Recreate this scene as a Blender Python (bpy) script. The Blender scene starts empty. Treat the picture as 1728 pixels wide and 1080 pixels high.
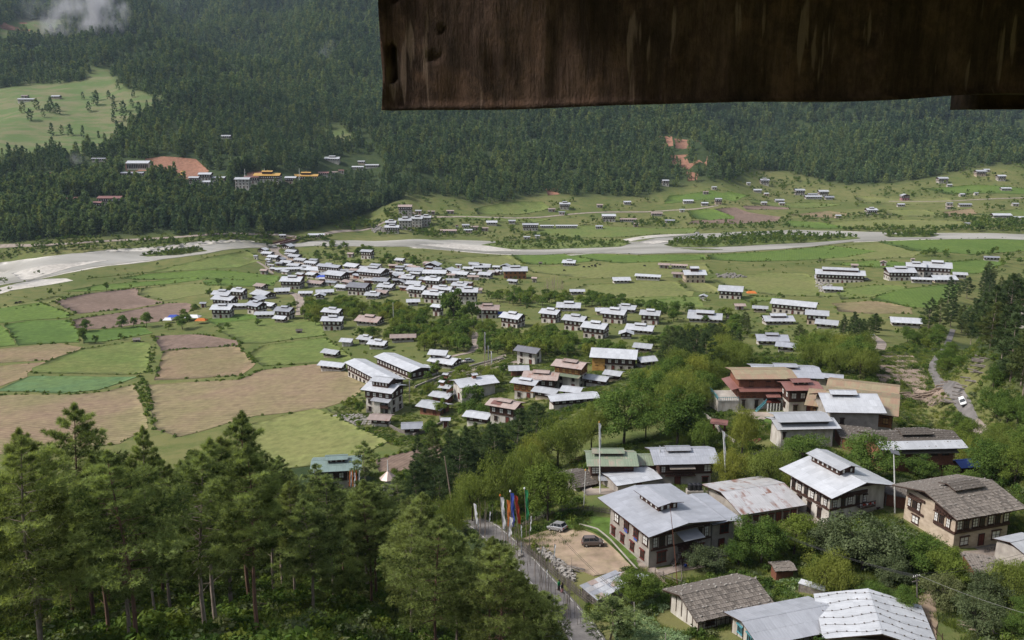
import bpy, math, random
import numpy as np
from mathutils import Vector, Matrix
from mathutils.geometry import delaunay_2d_cdt

SC = bpy.context.scene
COL = SC.collection
R = math.radians
random.seed(7)
rng = np.random.RandomState(7)

# ------------------------------------------------------------------ camera, sky, sun, exposure
CAMZ = 115.0
PITCH = R(13.0)
F = 1500.0
cam_data = bpy.data.cameras.new('camera')
cam = bpy.data.objects.new('camera', cam_data)
COL.objects.link(cam)
cam.location = (0, 0, CAMZ)
cam.rotation_euler = (R(90) - PITCH, 0, 0)
cam_data.sensor_fit = 'HORIZONTAL'
cam_data.sensor_width = 36.0
cam_data.lens = 36.0 * F / 1728.0
cam_data.clip_start = 0.05
cam_data.clip_end = 12000
SC.camera = cam

SUN_EL, SUN_AZ = R(47), R(-100)      # azimuth from +Y towards +X
world = bpy.data.worlds.new('World')
SC.world = world
world.use_nodes = True
wn = world.node_tree
wn.nodes.clear()
sky = wn.nodes.new('ShaderNodeTexSky')
sky.sky_type = 'NISHITA'
sky.sun_disc = False
sky.sun_elevation = SUN_EL
sky.sun_rotation = SUN_AZ
sky.dust_density = 2.0
sky.air_density = 1.0
hsv = wn.nodes.new('ShaderNodeHueSaturation')
hsv.inputs['Saturation'].default_value = 0.5
bg = wn.nodes.new('ShaderNodeBackground')
bg.inputs['Strength'].default_value = 0.115
wo = wn.nodes.new('ShaderNodeOutputWorld')
wn.links.new(sky.outputs[0], hsv.inputs['Color'])
wn.links.new(hsv.outputs[0], bg.inputs['Color'])
wn.links.new(bg.outputs[0], wo.inputs['Surface'])

sd = bpy.data.lights.new('sun', 'SUN')
sd.energy = 2.9
sd.angle = R(9)
sd.color = (1.0, 0.955, 0.89)
sun = bpy.data.objects.new('sun', sd)
COL.objects.link(sun)
sdir = Vector((math.cos(SUN_EL) * math.sin(SUN_AZ), math.cos(SUN_EL) * math.cos(SUN_AZ), math.sin(SUN_EL)))
sun.rotation_euler = sdir.to_track_quat('Z', 'Y').to_euler()
sun.location = (0, 0, 600)

SC.view_settings.view_transform = 'Standard'
SC.view_settings.look = 'None'
SC.view_settings.exposure = 0.72
SC.view_settings.gamma = 1.0
SC.view_settings.use_curve_mapping = False
SC.render.engine = 'CYCLES'
SC.cycles.max_bounces = 4
SC.cycles.diffuse_bounces = 2
SC.cycles.glossy_bounces = 2
SC.cycles.transmission_bounces = 2
SC.cycles.transparent_max_bounces = 8
SC.cycles.volume_bounces = 0
SC.cycles.caustics_reflective = False
SC.cycles.caustics_refractive = False
SC.cycles.use_denoising = True
SC.cycles.sample_clamp_indirect = 3.0

# ------------------------------------------------------------------ projection helpers (photo pixels 1728x1080)
CP, SP = math.cos(PITCH), math.sin(PITCH)
def ray(px, py):
    dx, up = px - 864.0, 540.0 - py
    return (dx, F * CP + up * SP, -F * SP + up * CP)
def project(x, y, z):
    z = z - CAMZ
    fwd = y * CP - z * SP
    up = y * SP + z * CP
    return 864.0 + F * x / fwd, 540.0 - F * up / fwd

# ------------------------------------------------------------------ value noise
def _hash(ix, iy, s):
    h = (ix.astype(np.int64) * 374761393 + iy.astype(np.int64) * 668265263 + s * 1442695041) & 0x7fffffff
    h = ((h ^ (h >> 13)) * 1274126177) & 0x7fffffff
    return ((h ^ (h >> 16)) & 0xffff) / 65535.0
def vnoise(x, y, s=0):
    ix, iy = np.floor(x), np.floor(y)
    fx, fy = x - ix, y - iy
    fx = fx * fx * (3 - 2 * fx); fy = fy * fy * (3 - 2 * fy)
    a, b = _hash(ix, iy, s), _hash(ix + 1, iy, s)
    c, d = _hash(ix, iy + 1, s), _hash(ix + 1, iy + 1, s)
    return (a + (b - a) * fx) * (1 - fy) + (c + (d - c) * fx) * fy

# ------------------------------------------------------------------ terrain height field
def col_az(px, py=None):
    d = ray(px, 500 if py is None else py)
    return math.atan2(d[0], d[1])
CTRL = []
def cz(px, py, z):                      # a ground point seen at (px, py) lying at height z
    d = ray(px, py); t = (z - CAMZ) / d[2]
    CTRL.append((math.atan2(d[0], d[1]), math.log(math.hypot(d[0], d[1]) * t), z))
def cD(px, py, D):                      # a ground point seen at (px, py) at horizontal distance D
    d = ray(px, py); h = math.hypot(d[0], d[1])
    CTRL.append((math.atan2(d[0], d[1]), math.log(D), CAMZ + d[2] / h * D))
def ch(px, D, z):                       # a ground point nobody sees
    CTRL.append((col_az(px), math.log(D), z))
for a in [(0,480,0),(0,432,.5),(250,440,0),(430,425,1),(600,430,0),(800,440,0),(1000,440,0),(1300,430,0),(1500,400,0),(1100,400,0),
          (1728,400,1),(700,400,1),(0,540,3),(200,520,3),(400,500,5),(600,480,5),(800,490,6),(1000,490,6),(1200,480,5),(1400,470,5),
          (1600,450,5),(0,620,7),(200,600,7),(400,580,9),(600,570,12),(800,560,14),(1000,550,16),(1200,540,14),(1400,530,14),
          (1550,500,14),(0,700,12),(200,690,12),(400,680,15),(600,690,20),(700,650,20),(850,640,24),(1000,630,26),(1200,610,29),
          (1350,590,29),(1480,580,29),(500,760,20),(650,760,24),(750,730,24),(880,700,30),(1000,680,35),(1100,680,40),
          (850,860,43),(960,800,45),(1150,815,47),(1270,690,46),(1400,700,47),(1330,750,48),(1540,800,48),(1400,885,49),
          (1627,690,42),(1600,640,39),(1510,620,37),(1728,700,52),(1000,917,49),(945,994,49),(1095,965,48.5),(1190,945,48.5),
          (1610,925,50),(1728,920,51),(1180,1065,50.5),(1250,1080,51.5),(1500,1080,54),(1728,1080,56),(960,1050,49.5),(900,950,49),
          (850,900,47),(1728,330,12),(1500,350,5),(1300,350,5),(1100,350,6),(900,350,10),(700,380,2),(600,388,2),(1728,360,5)]:
    cz(*a)
for a in [(1728,262,1650),(1600,290,1480),(1400,312,1340),(1250,312,1230),(1150,322,1160),(900,325,1100),(760,335,1020),(680,337,980),
          (620,365,985),(480,305,955),(480,392,858),(300,300,985),(230,290,1000),(150,345,930),(0,395,870),(0,330,980),(0,250,1180),
          (150,230,1230),(150,180,1400),(100,130,1600),(300,230,1150),(300,100,1550),(200,50,1900),(350,0,2300),(450,200,1300),
          (450,80,1800),(600,250,1180),(600,100,1700),(600,0,2100),(750,200,1330),(750,100,1700),(900,210,1350),(900,50,1900),
          (1050,240,1330),(1100,200,1500),(1190,260,1300),(1350,240,1640),(1450,190,1900),(1600,195,2000),(1728,190,2350),
          (1200,0,2600),(1500,0,2800),(1728,0,3000),(50,45,2700),(-400,0,2500)]:
    cD(*a)
for a in [(1728,250,60),(1660,260,53),(1728,310,57),(1900,250,80),(1900,150,62),(1610,310,36),(1728,420,18),(0,70,75),(0,140,45),(0,200,26),
          (-400,70,78),(-400,200,30),(-400,400,8),(300,70,74),(300,130,47),(300,200,25),(550,70,71),(550,110,53),(550,170,32),
          (750,70,66),(750,110,52),(750,150,43),(0,30,94),(864,30,92),(1728,30,92),(1000,70,62),(1300,70,61),(1728,70,62),
          (2100,120,64),(2100,250,88),(2100,600,12),(2100,900,5),(-400,700,0),(-400,1000,30),(1250,1620,46),(1300,1900,120),
          (-400,4600,1250),(400,4600,1250),(864,4600,1200),(1400,4600,1200),(2100,4600,1250),(2100,1700,60),(-400,14,98),(864,14,98),(2100,14,98)]:
    ch(*a)
_C = np.array(CTRL)
_P = np.stack([_C[:, 0] * 3.0, _C[:, 1]], 1)
def _k(r2): return np.where(r2 > 1e-12, 0.5 * r2 * np.log(np.maximum(r2, 1e-12)), 0.0)
_n = len(_P)
_d2 = ((_P[:, None] - _P[None]) ** 2).sum(-1)
_M = np.zeros((_n + 3, _n + 3))
_M[:_n, :_n] = _k(_d2) + np.eye(_n) * 2e-4
_M[:_n, _n] = 1; _M[:_n, _n + 1:] = _P
_M[_n, :_n] = 1; _M[_n + 1:, :_n] = _P.T
_W = np.linalg.solve(_M, np.concatenate([_C[:, 2], np.zeros(3)]))
def tps(az, lg):
    q = np.stack([az * 3.0, lg], -1).reshape(-1, 2)
    out = np.empty(len(q))
    for i in range(0, len(q), 20000):
        b = q[i:i + 20000]
        r2 = ((b[:, None] - _P[None]) ** 2).sum(-1)
        out[i:i + 20000] = _k(r2) @ _W[:_n] + _W[_n] + b @ _W[_n + 1:]
    return out.reshape(az.shape)
NA, ND = 440, 460
AZ0, AZ1 = -0.86, 0.86
L0, L1 = math.log(14.0), math.log(4600.0)
_az = np.linspace(AZ0, AZ1, NA); _lg = np.linspace(L0, L1, ND)
GA, GL = np.meshgrid(_az, _lg, indexing='ij')
GX, GY = np.exp(GL) * np.sin(GA), np.exp(GL) * np.cos(GA)
_ca = np.linspace(AZ0, AZ1, 110); _cl = np.linspace(L0, L1, 150)
_cA, _cL = np.meshgrid(_ca, _cl, indexing='ij')
_cz = tps(_cA, _cL)
def _bicub(A, L):                                                   # smooth resampling of the coarse spline
    fa = np.clip((A - AZ0) / (AZ1 - AZ0) * 109, 0, 108.999); fl = np.clip((L - L0) / (L1 - L0) * 149, 0, 148.999)
    ia, il = fa.astype(int), fl.astype(int); ta, tl = fa - ia, fl - il
    def w(t): return [-.5*t+t*t-.5*t**3, 1-2.5*t*t+1.5*t**3, .5*t+2*t*t-1.5*t**3, -.5*t*t+.5*t**3]
    wa, wl = w(ta), w(tl); o = 0
    for i in range(4):
        for j in range(4):
            o = o + wa[i] * wl[j] * _cz[np.clip(ia + i - 1, 0, 109), np.clip(il + j - 1, 0, 149)]
    return o
GZ = _bicub(GA, GL)
_D = np.exp(GL)
_m = np.clip((_D - 1020) / 900, 0, 1) * np.clip((GZ - 18) / 60, 0, 1)
_rid = 0
for s, (wl, am) in enumerate([(560, 105), (260, 52), (110, 18), (50, 6)]):
    nn = vnoise(GX / wl + 3.1 * s, GY / wl + 1.7 * s, s)
    _rid = _rid + am * (1 - np.abs(2 * nn - 1) * 1.6)
GZ = GZ + _m * (_rid - 40)
_b = np.clip((_D - 900) / 60, 0, 1) * np.clip((GZ - 8) / 20, 0, 1) * (1 - np.clip((_D - 1100) / 300, 0, 1))
GZ = GZ + _b * (vnoise(GX / 60, GY / 60, 9) - .5) * 12
_near = 1 - np.clip((_D - 250) / 200, 0, 1)
GZ = GZ + (vnoise(GX / 9, GY / 9, 11) - .5) * .5 * _near * np.clip((_D - 20) / 30, 0, 1)
def H(x, y):
    x = np.asarray(x, float); y = np.asarray(y, float)
    fa = np.clip((np.arctan2(x, y) - AZ0) / (AZ1 - AZ0) * (NA - 1), 0, NA - 1.001)
    # rows are evenly spaced in log distance; weight linearly in distance like the mesh does
    fl = np.clip((np.log(np.maximum(np.hypot(x, y), 14.0)) - L0) / (L1 - L0) * (ND - 1), 0, ND - 1.001)
    ia, il = fa.astype(int), fl.astype(int); ta, tl = fa - ia, fl - il
    q = math.exp((L1 - L0) / (ND - 1)) - 1
    tl = (np.exp(tl * (L1 - L0) / (ND - 1)) - 1) / q
    return (GZ[ia, il] * (1 - ta) + GZ[ia + 1, il] * ta) * (1 - tl) + (GZ[ia, il + 1] * (1 - ta) + GZ[ia + 1, il + 1] * ta) * tl
def h1(x, y): return float(H(x, y))
_T = np.exp(np.linspace(math.log(20), math.log(4500), 900))
def ground(px, py, h=0.0):              # the point of the terrain (raised by h) under a photo pixel
    d = ray(px, py); k = math.hypot(d[0], d[1])
    t = _T / k
    X, Y, Z = d[0] * t, d[1] * t, CAMZ + d[2] * t
    g = Z - H(X, Y) - h
    i = np.argmax(g < 0)
    if g[i] >= 0: i = len(t) - 1
    if i == 0: return Vector((X[0], Y[0], Z[0] - h))
    a = g[i - 1] / (g[i - 1] - g[i])
    tt = t[i - 1] + (t[i] - t[i - 1]) * a
    for _ in range(2):
        lo, hi = tt * .997, tt * 1.003
        ga = CAMZ + d[2] * lo - h1(d[0] * lo, d[1] * lo) - h; gb = CAMZ + d[2] * hi - h1(d[0] * hi, d[1] * hi) - h
        if ga > 0 > gb: tt = lo + (hi - lo) * ga / (ga - gb)
    return Vector((d[0] * tt, d[1] * tt, CAMZ + d[2] * tt - h))
def plane_pt(px, py, z):
    d = ray(px, py); t = (z - CAMZ) / d[2]
    return Vector((d[0] * t, d[1] * t, z))

# ------------------------------------------------------------------ object helpers
def tag(o, label=None, cat=None, group=None, kind=None):
    if label: o['label'] = label
    if cat: o['category'] = cat
    if group: o['group'] = group
    if kind: o['kind'] = kind
    return o
def empty(name, loc=(0, 0, 0), rz=0.0):
    o = bpy.data.objects.new(name, None)
    o.empty_display_size = .5
    o.location = loc; o.rotation_euler = (0, 0, rz)
    COL.objects.link(o)
    return o
def link_mesh(name, me, parent=None, loc=None, rot=None, scale=None):
    o = bpy.data.objects.new(name, me)
    COL.objects.link(o)
    if parent: o.parent = parent
    if loc is not None: o.location = loc
    if rot is not None: o.rotation_euler = rot
    if scale is not None: o.scale = scale
    return o
def copy_tree(o, parent=None):
    c = o.copy(); COL.objects.link(c)
    if parent: c.parent = parent
    for ch_ in o.children: copy_tree(ch_, c)
    return c

class MB:
    """collects simple solids and links them as ONE mesh"""
    def __init__(s): s.v = []; s.f = []; s.m = []
    def add(s, vs, fs, m=0):
        b = len(s.v); s.v += [tuple(p) for p in vs]
        for f in fs: s.f.append(tuple(b + i for i in f)); s.m.append(m)
        return s
    def box(s, x0, x1, y0, y1, z0, z1, m=0):
        return s.add([(x0,y0,z0),(x1,y0,z0),(x1,y1,z0),(x0,y1,z0),(x0,y0,z1),(x1,y0,z1),(x1,y1,z1),(x0,y1,z1)],
              [(0,3,2,1),(4,5,6,7),(0,1,5,4),(1,2,6,5),(2,3,7,6),(3,0,4,7)], m)
    def obox(s, c, ux, uy, uz, m=0):    # oriented box from half-axis vectors
        c, ux, uy, uz = map(Vector, (c, ux, uy, uz))
        vs = [c + a*ux + b*uy + d*uz for d in (-1, 1) for a, b in ((-1,-1),(1,-1),(1,1),(-1,1))]
        return s.add(vs, [(0,3,2,1),(4,5,6,7),(0,1,5,4),(1,2,6,5),(2,3,7,6),(3,0,4,7)], m)
    def taper(s, x0, x1, y0, y1, z0, z1, t, m=0):   # box whose top is inset by t
        return s.add([(x0,y0,z0),(x1,y0,z0),(x1,y1,z0),(x0,y1,z0),(x0+t,y0+t,z1),(x1-t,y0+t,z1),(x1-t,y1-t,z1),(x0+t,y1-t,z1)],
              [(0,3,2,1),(4,5,6,7),(0,1,5,4),(1,2,6,5),(2,3,7,6),(3,0,4,7)], m)
    def tube(s, pts, r, n=6, m=0, caps=True):
        pts = [Vector(p) for p in pts]
        if not hasattr(r, '__len__'): r = [r] * len(pts)
        b = len(s.v); L = len(pts)
        for i, p in enumerate(pts):
            t = (pts[min(i+1, L-1)] - pts[max(i-1, 0)]).normalized()
            a = t.orthogonal().normalized(); c = t.cross(a)
            for k in range(n):
                w = 2 * math.pi * k / n
                s.v.append(tuple(p + (a * math.cos(w) + c * math.sin(w)) * r[i]))
        for i in range(L - 1):
            for k in range(n):
                s.f.append((b+i*n+k, b+i*n+(k+1)%n, b+(i+1)*n+(k+1)%n, b+(i+1)*n+k)); s.m.append(m)
        if caps:
            s.f.append(tuple(b + k for k in range(n))[::-1]); s.m.append(m)
            s.f.append(tuple(b + (L-1)*n + k for k in range(n))); s.m.append(m)
        return s
    def mesh(s, name, mats, smooth=False):
        me = bpy.data.meshes.new(name)
        me.from_pydata(s.v, [], s.f)
        for m in (mats if isinstance(mats, (list, tuple)) else [mats]): me.materials.append(m)
        if any(s.m): me.polygons.foreach_set('material_index', s.m)
        if smooth: me.polygons.foreach_set('use_smooth', [True] * len(s.f))
        me.update()
        return me
    def build(s, name, mats, parent=None, loc=None, rot=None, smooth=False):
        return link_mesh(name, s.mesh(name, mats, smooth), parent, loc, rot)

def np_mesh(name, V, Fa, mats, midx=None, attrs=None, smooth=False):
    """fast mesh from numpy arrays; Fa is (n,3) or (n,4)"""
    me = bpy.data.meshes.new(name)
    k = Fa.shape[1]
    me.vertices.add(len(V)); me.vertices.foreach_set('co', np.ascontiguousarray(V, dtype=np.float32).ravel())
    me.loops.add(Fa.size); me.loops.foreach_set('vertex_index', np.ascontiguousarray(Fa, dtype=np.int32).ravel())
    me.polygons.add(len(Fa))
    me.polygons.foreach_set('loop_start', np.arange(0, Fa.size, k, dtype=np.int32))
    me.polygons.foreach_set('loop_total', np.full(len(Fa), k, dtype=np.int32))
    for m in (mats if isinstance(mats, (list, tuple)) else [mats]): me.materials.append(m)
    if midx is not None: me.polygons.foreach_set('material_index', np.asarray(midx, dtype=np.int32))
    if smooth: me.polygons.foreach_set('use_smooth', np.ones(len(Fa), dtype=bool))
    for nm, (dom, arr) in (attrs or {}).items():
        a = me.attributes.new(nm, 'FLOAT', dom); a.data.foreach_set('value', np.asarray(arr, dtype=np.float32))
    me.update(calc_edges=True)
    me.validate()
    return me
# ------------------------------------------------------------------ materials
MATS = {}
def nt(name):
    m = bpy.data.materials.new(name); m.use_nodes = True
    t = m.node_tree; t.nodes.clear(); MATS[name] = m
    return m, t
def N(t, kind, **kw):
    n = t.nodes.new(kind)
    for k, v in kw.items():
        if k in n.inputs: n.inputs[k].default_value = v
        else: setattr(n, k, v)
    return n
def ramp(t, fac, stops, interp='LINEAR'):
    n = t.nodes.new('ShaderNodeValToRGB'); n.color_ramp.interpolation = interp
    e = n.color_ramp.elements
    while len(e) < len(stops): e.new(.5)
    for i, (p, c) in enumerate(stops):
        e[i].position = p; e[i].color = (*c, 1) if len(c) == 3 else c
    t.links.new(fac, n.inputs[0])
    return n.outputs[0]
def noise(t, scale, coord=None, detail=4, rough=.55, out=0):
    n = N(t, 'ShaderNodeTexNoise', Scale=scale, Detail=detail, Roughness=rough)
    if coord is not None: t.links.new(coord, n.inputs['Vector'])
    return n.outputs[out]
def mix(t, fac, a, b, mode='MIX'):
    n = t.nodes.new('ShaderNodeMix'); n.data_type = 'RGBA'; n.blend_type = mode
    for s, v in ((0, fac), (6, a), (7, b)):
        if hasattr(v, 'links') or hasattr(v, 'is_linked'): t.links.new(v, n.inputs[s])
        elif s == 0: n.inputs[0].default_value = v
        else: n.inputs[s].default_value = (*v, 1)
    return n.outputs[2]
def scaled(t, coord, s):
    n = N(t, 'ShaderNodeMapping'); n.inputs['Scale'].default_value = s
    t.links.new(coord, n.inputs['Vector']); return n.outputs[0]
def coord(t, which='Object'):
    return t.nodes.new('ShaderNodeTexCoord').outputs[which]
def worldpos(t): return t.nodes.new('ShaderNodeNewGeometry').outputs['Position']
def finish(t, color, rough=.9, bump=None, bstr=.3, bdist=.05, metal=0.0, spec=.3):
    p = N(t, 'ShaderNodeBsdfPrincipled')
    if hasattr(color, 'links'): t.links.new(color, p.inputs['Base Color'])
    else: p.inputs['Base Color'].default_value = (*color, 1)
    if hasattr(rough, 'links'): t.links.new(rough, p.inputs['Roughness'])
    else: p.inputs['Roughness'].default_value = rough
    p.inputs['Metallic'].default_value = metal
    p.inputs['Specular IOR Level'].default_value = spec
    if bump is not None:
        b = N(t, 'ShaderNodeBump', Strength=bstr, Distance=bdist)
        t.links.new(bump, b.inputs['Height']); t.links.new(b.outputs[0], p.inputs['Normal'])
    o = t.nodes.new('ShaderNodeOutputMaterial'); t.links.new(p.outputs[0], o.inputs['Surface'])
def plain(name, c1, c2=None, scale=1.5, rough=.85, bump=.2, metal=0, stretch=(1, 1, 1), spec=.25, rand=.12):
    m, t = nt(name)
    co = scaled(t, coord(t), stretch)
    n = noise(t, scale, co, 5)
    c2 = c2 or tuple(v * .6 for v in c1)
    c = ramp(t, n, [(.3, c2), (.7, c1)])
    if rand:
        oi = t.nodes.new('ShaderNodeObjectInfo')
        c = mix(t, 1.0, c, ramp(t, oi.outputs['Random'], [(0, (1 - rand,) * 3), (1, (1 + rand * .4,) * 3)]), 'MULTIPLY')
    finish(t, c, rough, n if bump else None, bump, .04, metal, spec)
    return m
# foliage: per-tuft tone attribute + per-tree random
def foliage(name, dark, light, trans=.25, hue=.5, rnd=.35, third=None):
    m, t = nt(name)
    a = t.nodes.new('ShaderNodeAttribute'); a.attribute_name = 'tone'
    oi = t.nodes.new('ShaderNodeObjectInfo')
    c = ramp(t, a.outputs['Fac'], [(0, dark), (1, light)])
    warm = third or tuple(x * y for x, y in zip(light, (1.5, 1.12, .75)))
    tint = ramp(t, oi.outputs['Random'], [(0, tuple(d * .8 for d in dark)), (.55, tuple((d + l) * .55 for d, l in zip(dark, light))), (1, warm)])
    c = mix(t, rnd, c, tint)
    d = N(t, 'ShaderNodeBsdfDiffuse'); tr = N(t, 'ShaderNodeBsdfTranslucent')
    t.links.new(c, d.inputs[0])
    t.links.new(mix(t, 1.0, c, (1.5, 1.5, .7), 'MULTIPLY'), tr.inputs[0])
    mx = N(t, 'ShaderNodeMixShader'); mx.inputs[0].default_value = trans
    t.links.new(d.outputs[0], mx.inputs[1]); t.links.new(tr.outputs[0], mx.inputs[2])
    o = t.nodes.new('ShaderNodeOutputMaterial'); t.links.new(mx.outputs[0], o.inputs['Surface'])
    return m
M_PINE = foliage('pine_needles', (.03, .05, .02), (.31, .375, .15), .4, rnd=.10)
M_PINE2 = foliage('dark_pine_needles', (.018, .036, .018), (.12, .165, .065), .2, rnd=.35)
M_FAR = foliage('hill_pine_needles', (.03, .066, .042), (.17, .235, .115), .2, rnd=.4)
M_FARL = foliage('hill_pine_light_needles', (.05, .095, .045), (.22, .29, .13), .2, rnd=.4)  # lighter needles, used in patches that stand in for sunlit slopes
M_WILLOW = foliage('willow_leaves', (.075, .11, .025), (.24, .28, .075), .35, rnd=.3)
M_LEAF = foliage('green_leaves', (.04, .08, .02), (.15, .21, .05), .3, rnd=.35)
M_OLIVE = foliage('grey_green_leaves', (.05, .07, .032), (.16, .19, .095), .25, rnd=.3)
M_SHRUB = foliage('shrub_leaves', (.035, .065, .017), (.12, .17, .042), .25, rnd=.5)
M_CABB = foliage('cabbage_leaves', (.10, .17, .06), (.30, .38, .22), .2, rnd=.3)
M_BARK = plain('pine_bark', (.38, .31, .26), (.14, .105, .085), 3, .95, .6, stretch=(2, 2, .4))
M_BARKR = plain('red_pine_bark', (.20, .115, .085), (.08, .05, .038), 3, .95, .6, stretch=(2, 2, .4))
M_BRANCH = plain('branch_bark', (.09, .07, .055), None, 4, .95, 0)

SHEETM = {}
def metal_roof(name, base, dark, rust=0.0, rustc=(.28, .11, .06), sheet=(.9, 2.6), gloss=.42, single=False):
    m, t = nt(name + ('_sheet' if single else ''))
    co = coord(t)
    if single:                                                       # each sheet samples its own bit of wear
        oi0 = t.nodes.new('ShaderNodeObjectInfo'); va = t.nodes.new('ShaderNodeVectorMath'); va.operation = 'MULTIPLY_ADD'
        va.inputs[1].default_value = (1, 1, 1); t.links.new(co, va.inputs[0])
        cb = t.nodes.new('ShaderNodeCombineXYZ'); mu = t.nodes.new('ShaderNodeMath'); mu.operation = 'MULTIPLY'; mu.inputs[1].default_value = 211.0
        t.links.new(oi0.outputs['Random'], mu.inputs[0]); t.links.new(mu.outputs[0], cb.inputs['X']); t.links.new(mu.outputs[0], cb.inputs['Y'])
        t.links.new(cb.outputs[0], va.inputs[2]); co = va.outputs[0]
    br = N(t, 'ShaderNodeTexBrick'); br.offset = .5
    br.inputs['Scale'].default_value = 1.0
    br.inputs['Color1'].default_value = (*base, 1); br.inputs['Color2'].default_value = (*tuple(.86 * v for v in base), 1)
    br.inputs['Mortar'].default_value = (*dark, 1)
    br.inputs['Mortar Size'].default_value = .018; br.inputs['Mortar Smooth'].default_value = .6
    br.inputs['Brick Width'].default_value = sheet[0]; br.inputs['Row Height'].default_value = sheet[1]
    if single: br.inputs['Mortar Size'].default_value = 0.0; br.inputs['Color2'].default_value = (*base, 1)
    t.links.new(co, br.inputs['Vector'])
    n1 = noise(t, .5, co, 5, .6)
    c = mix(t, ramp(t, n1, [(.35, (.55,) * 3), (.65, (0,) * 3)]), br.outputs[0], tuple(v * .72 for v in base))
    n3 = noise(t, 1.0, scaled(t, co, (3.5, .35, 1)), 4, .6)
    c = mix(t, ramp(t, n3, [(.5, (0,) * 3), (.75, (.4,) * 3)]), c, dark)
    if rust > 0:
        n2 = noise(t, .22, scaled(t, co, (1.6, .7, 1)), 6, .65)
        c = mix(t, ramp(t, n2, [(.72 - rust * .35, (0,) * 3), (.80 - rust * .3, (1,) * 3)]), c, rustc)
    oi = t.nodes.new('ShaderNodeObjectInfo')
    c = mix(t, 1.0, c, ramp(t, oi.outputs['Random'], [(0, (.90 if single else .74,) * 3), (1, (1.04,) * 3)]), 'MULTIPLY')
    w = N(t, 'ShaderNodeTexWave', Scale=2.2); w.wave_type = 'BANDS'; w.bands_direction = 'X'
    t.links.new(co, w.inputs['Vector'])
    finish(t, c, gloss, w.outputs['Fac'], .35, .02, .15, .4)
    if not single: SHEETM[m.name] = metal_roof(name, base, dark, rust, rustc, sheet, gloss, True)
    return m
M_WHITE_ROOF = metal_roof('white_metal_roof', (.55, .56, .59), (.34, .35, .37))
M_GREY_ROOF = metal_roof('grey_metal_roof', (.40, .41, .45), (.25, .26, .29))
M_RUST_ROOF = metal_roof('rusting_metal_roof', (.50, .49, .50), (.3, .28, .27), .56, (.24, .12, .085))
M_PINK_ROOF = metal_roof('faded_pink_metal_roof', (.46, .36, .32), (.3, .22, .2), .5, (.33, .2, .16))
M_RED_ROOF = metal_roof('red_metal_roof', (.27, .125, .105), (.16, .08, .07), .3, (.3, .2, .17))
M_TAN_ROOF = metal_roof('tan_metal_roof', (.34, .28, .17), (.22, .18, .12), .75, (.33, .215, .14))
M_GREEN_ROOF = metal_roof('green_metal_roof', (.26, .31, .22), (.17, .2, .15), .6, (.33, .28, .22))
M_TEAL_ROOF = metal_roof('teal_metal_roof', (.22, .29, .27), (.15, .2, .18))
M_DARK_ROOF = metal_roof('dark_grey_metal_roof', (.2, .2, .22), (.12, .12, .13))
M_SHINGLE = plain('weathered_shingle', (.24, .21, .185), (.085, .07, .06), 2.2, .9, .5, rand=.45, stretch=(1, 5, 5))
M_SHINGLE_ROOF = plain('weathered_shingle_deck', (.2, .17, .15), (.08, .065, .055), 2.2, .9, .5)
M_WHITEWASH = plain('whitewashed_wall', (.58, .55, .51), (.32, .28, .24), .9, .95, .15, stretch=(1, 1, .35))
M_CREAM = plain('earth_wall', (.55, .45, .35), (.36, .28, .21), .9, .95, .3, stretch=(1, 1, 2.0))
M_STONEWALL = plain('grey_plaster_wall', (.40, .36, .32), (.25, .22, .20), .8, .95, .25)
M_OCHRE = plain('ochre_wall', (.42, .24, .07), (.3, .16, .05), .8, .9, .1)
M_REDMUD = plain('red_brick_wall', (.27, .12, .075), (.16, .07, .045), 2, .9, .2)
M_TIMBER = plain('dark_timber', (.085, .042, .03), (.035, .02, .016), 2.5, .8, .3, stretch=(1, 1, 4))
M_ORANGE_TIMBER = plain('orange_timber', (.30, .135, .05), (.17, .07, .03), 2.5, .8, .2)
M_PALE_WOOD = plain('pale_wood', (.34, .27, .21), (.19, .14, .11), 3, .9, .3)
M_GREY_WOOD = plain('weathered_grey_wood', (.23, .20, .18), (.11, .095, .085), 3, .95, .4)
M_RUSTWOOD = plain('rust_brown_boards', (.25, .10, .06), (.12, .05, .035), 2, .9, .3, stretch=(4, 4, 1))
M_WHITEPANEL = plain('white_panel', (.72, .71, .68), (.6, .59, .57), 2, .7, 0, rand=.15)
M_DARKGLASS = plain('dark_window', (.025, .022, .022), (.012, .011, .011), 2, .35, 0, rand=0, spec=.5)
M_YELLOWPANEL = plain('yellow_panel', (.5, .3, .1), (.38, .2, .07), 2, .8, 0)
M_REDDOOR = plain('dark_red_paint', (.16, .04, .03), (.09, .028, .022), 2, .7, 0)
M_GOLD = plain('gold_roof_paint', (.62, .38, .10), (.45, .26, .08), 2, .45, 0, metal=.3)
M_BLUE = plain('blue_paint', (.06, .11, .38), (.05, .09, .3), 2, .6, 0)
M_TURQ = plain('turquoise_paint', (.10, .30, .36), (.08, .24, .28), 2, .6, 0)
M_TANK = plain('black_plastic', (.02, .02, .024), (.014, .014, .016), 2, .45, 0)
M_WHITECLOTH = plain('white_cloth', (.72, .72, .74), (.58, .58, .62), 2, .9, 0)
M_REDCLOTH = plain('red_cloth', (.50, .07, .04), (.38, .05, .03), 2, .9, 0)
M_ORANGECLOTH = plain('orange_cloth', (.55, .17, .04), (.42, .12, .03), 2, .9, 0)
M_BLUECLOTH = plain('blue_cloth', (.06, .10, .42), (.05, .08, .32), 2, .9, 0)
M_GREENCLOTH = plain('green_cloth', (.03, .22, .09), (.02, .16, .06), 2, .9, 0)
M_PINKCLOTH = plain('pink_cloth', (.42, .22, .24), (.34, .16, .18), 2, .9, 0)
M_SKIN = plain('skin', (.30, .17, .11), (.25, .14, .09), 3, .6, 0)
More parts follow.
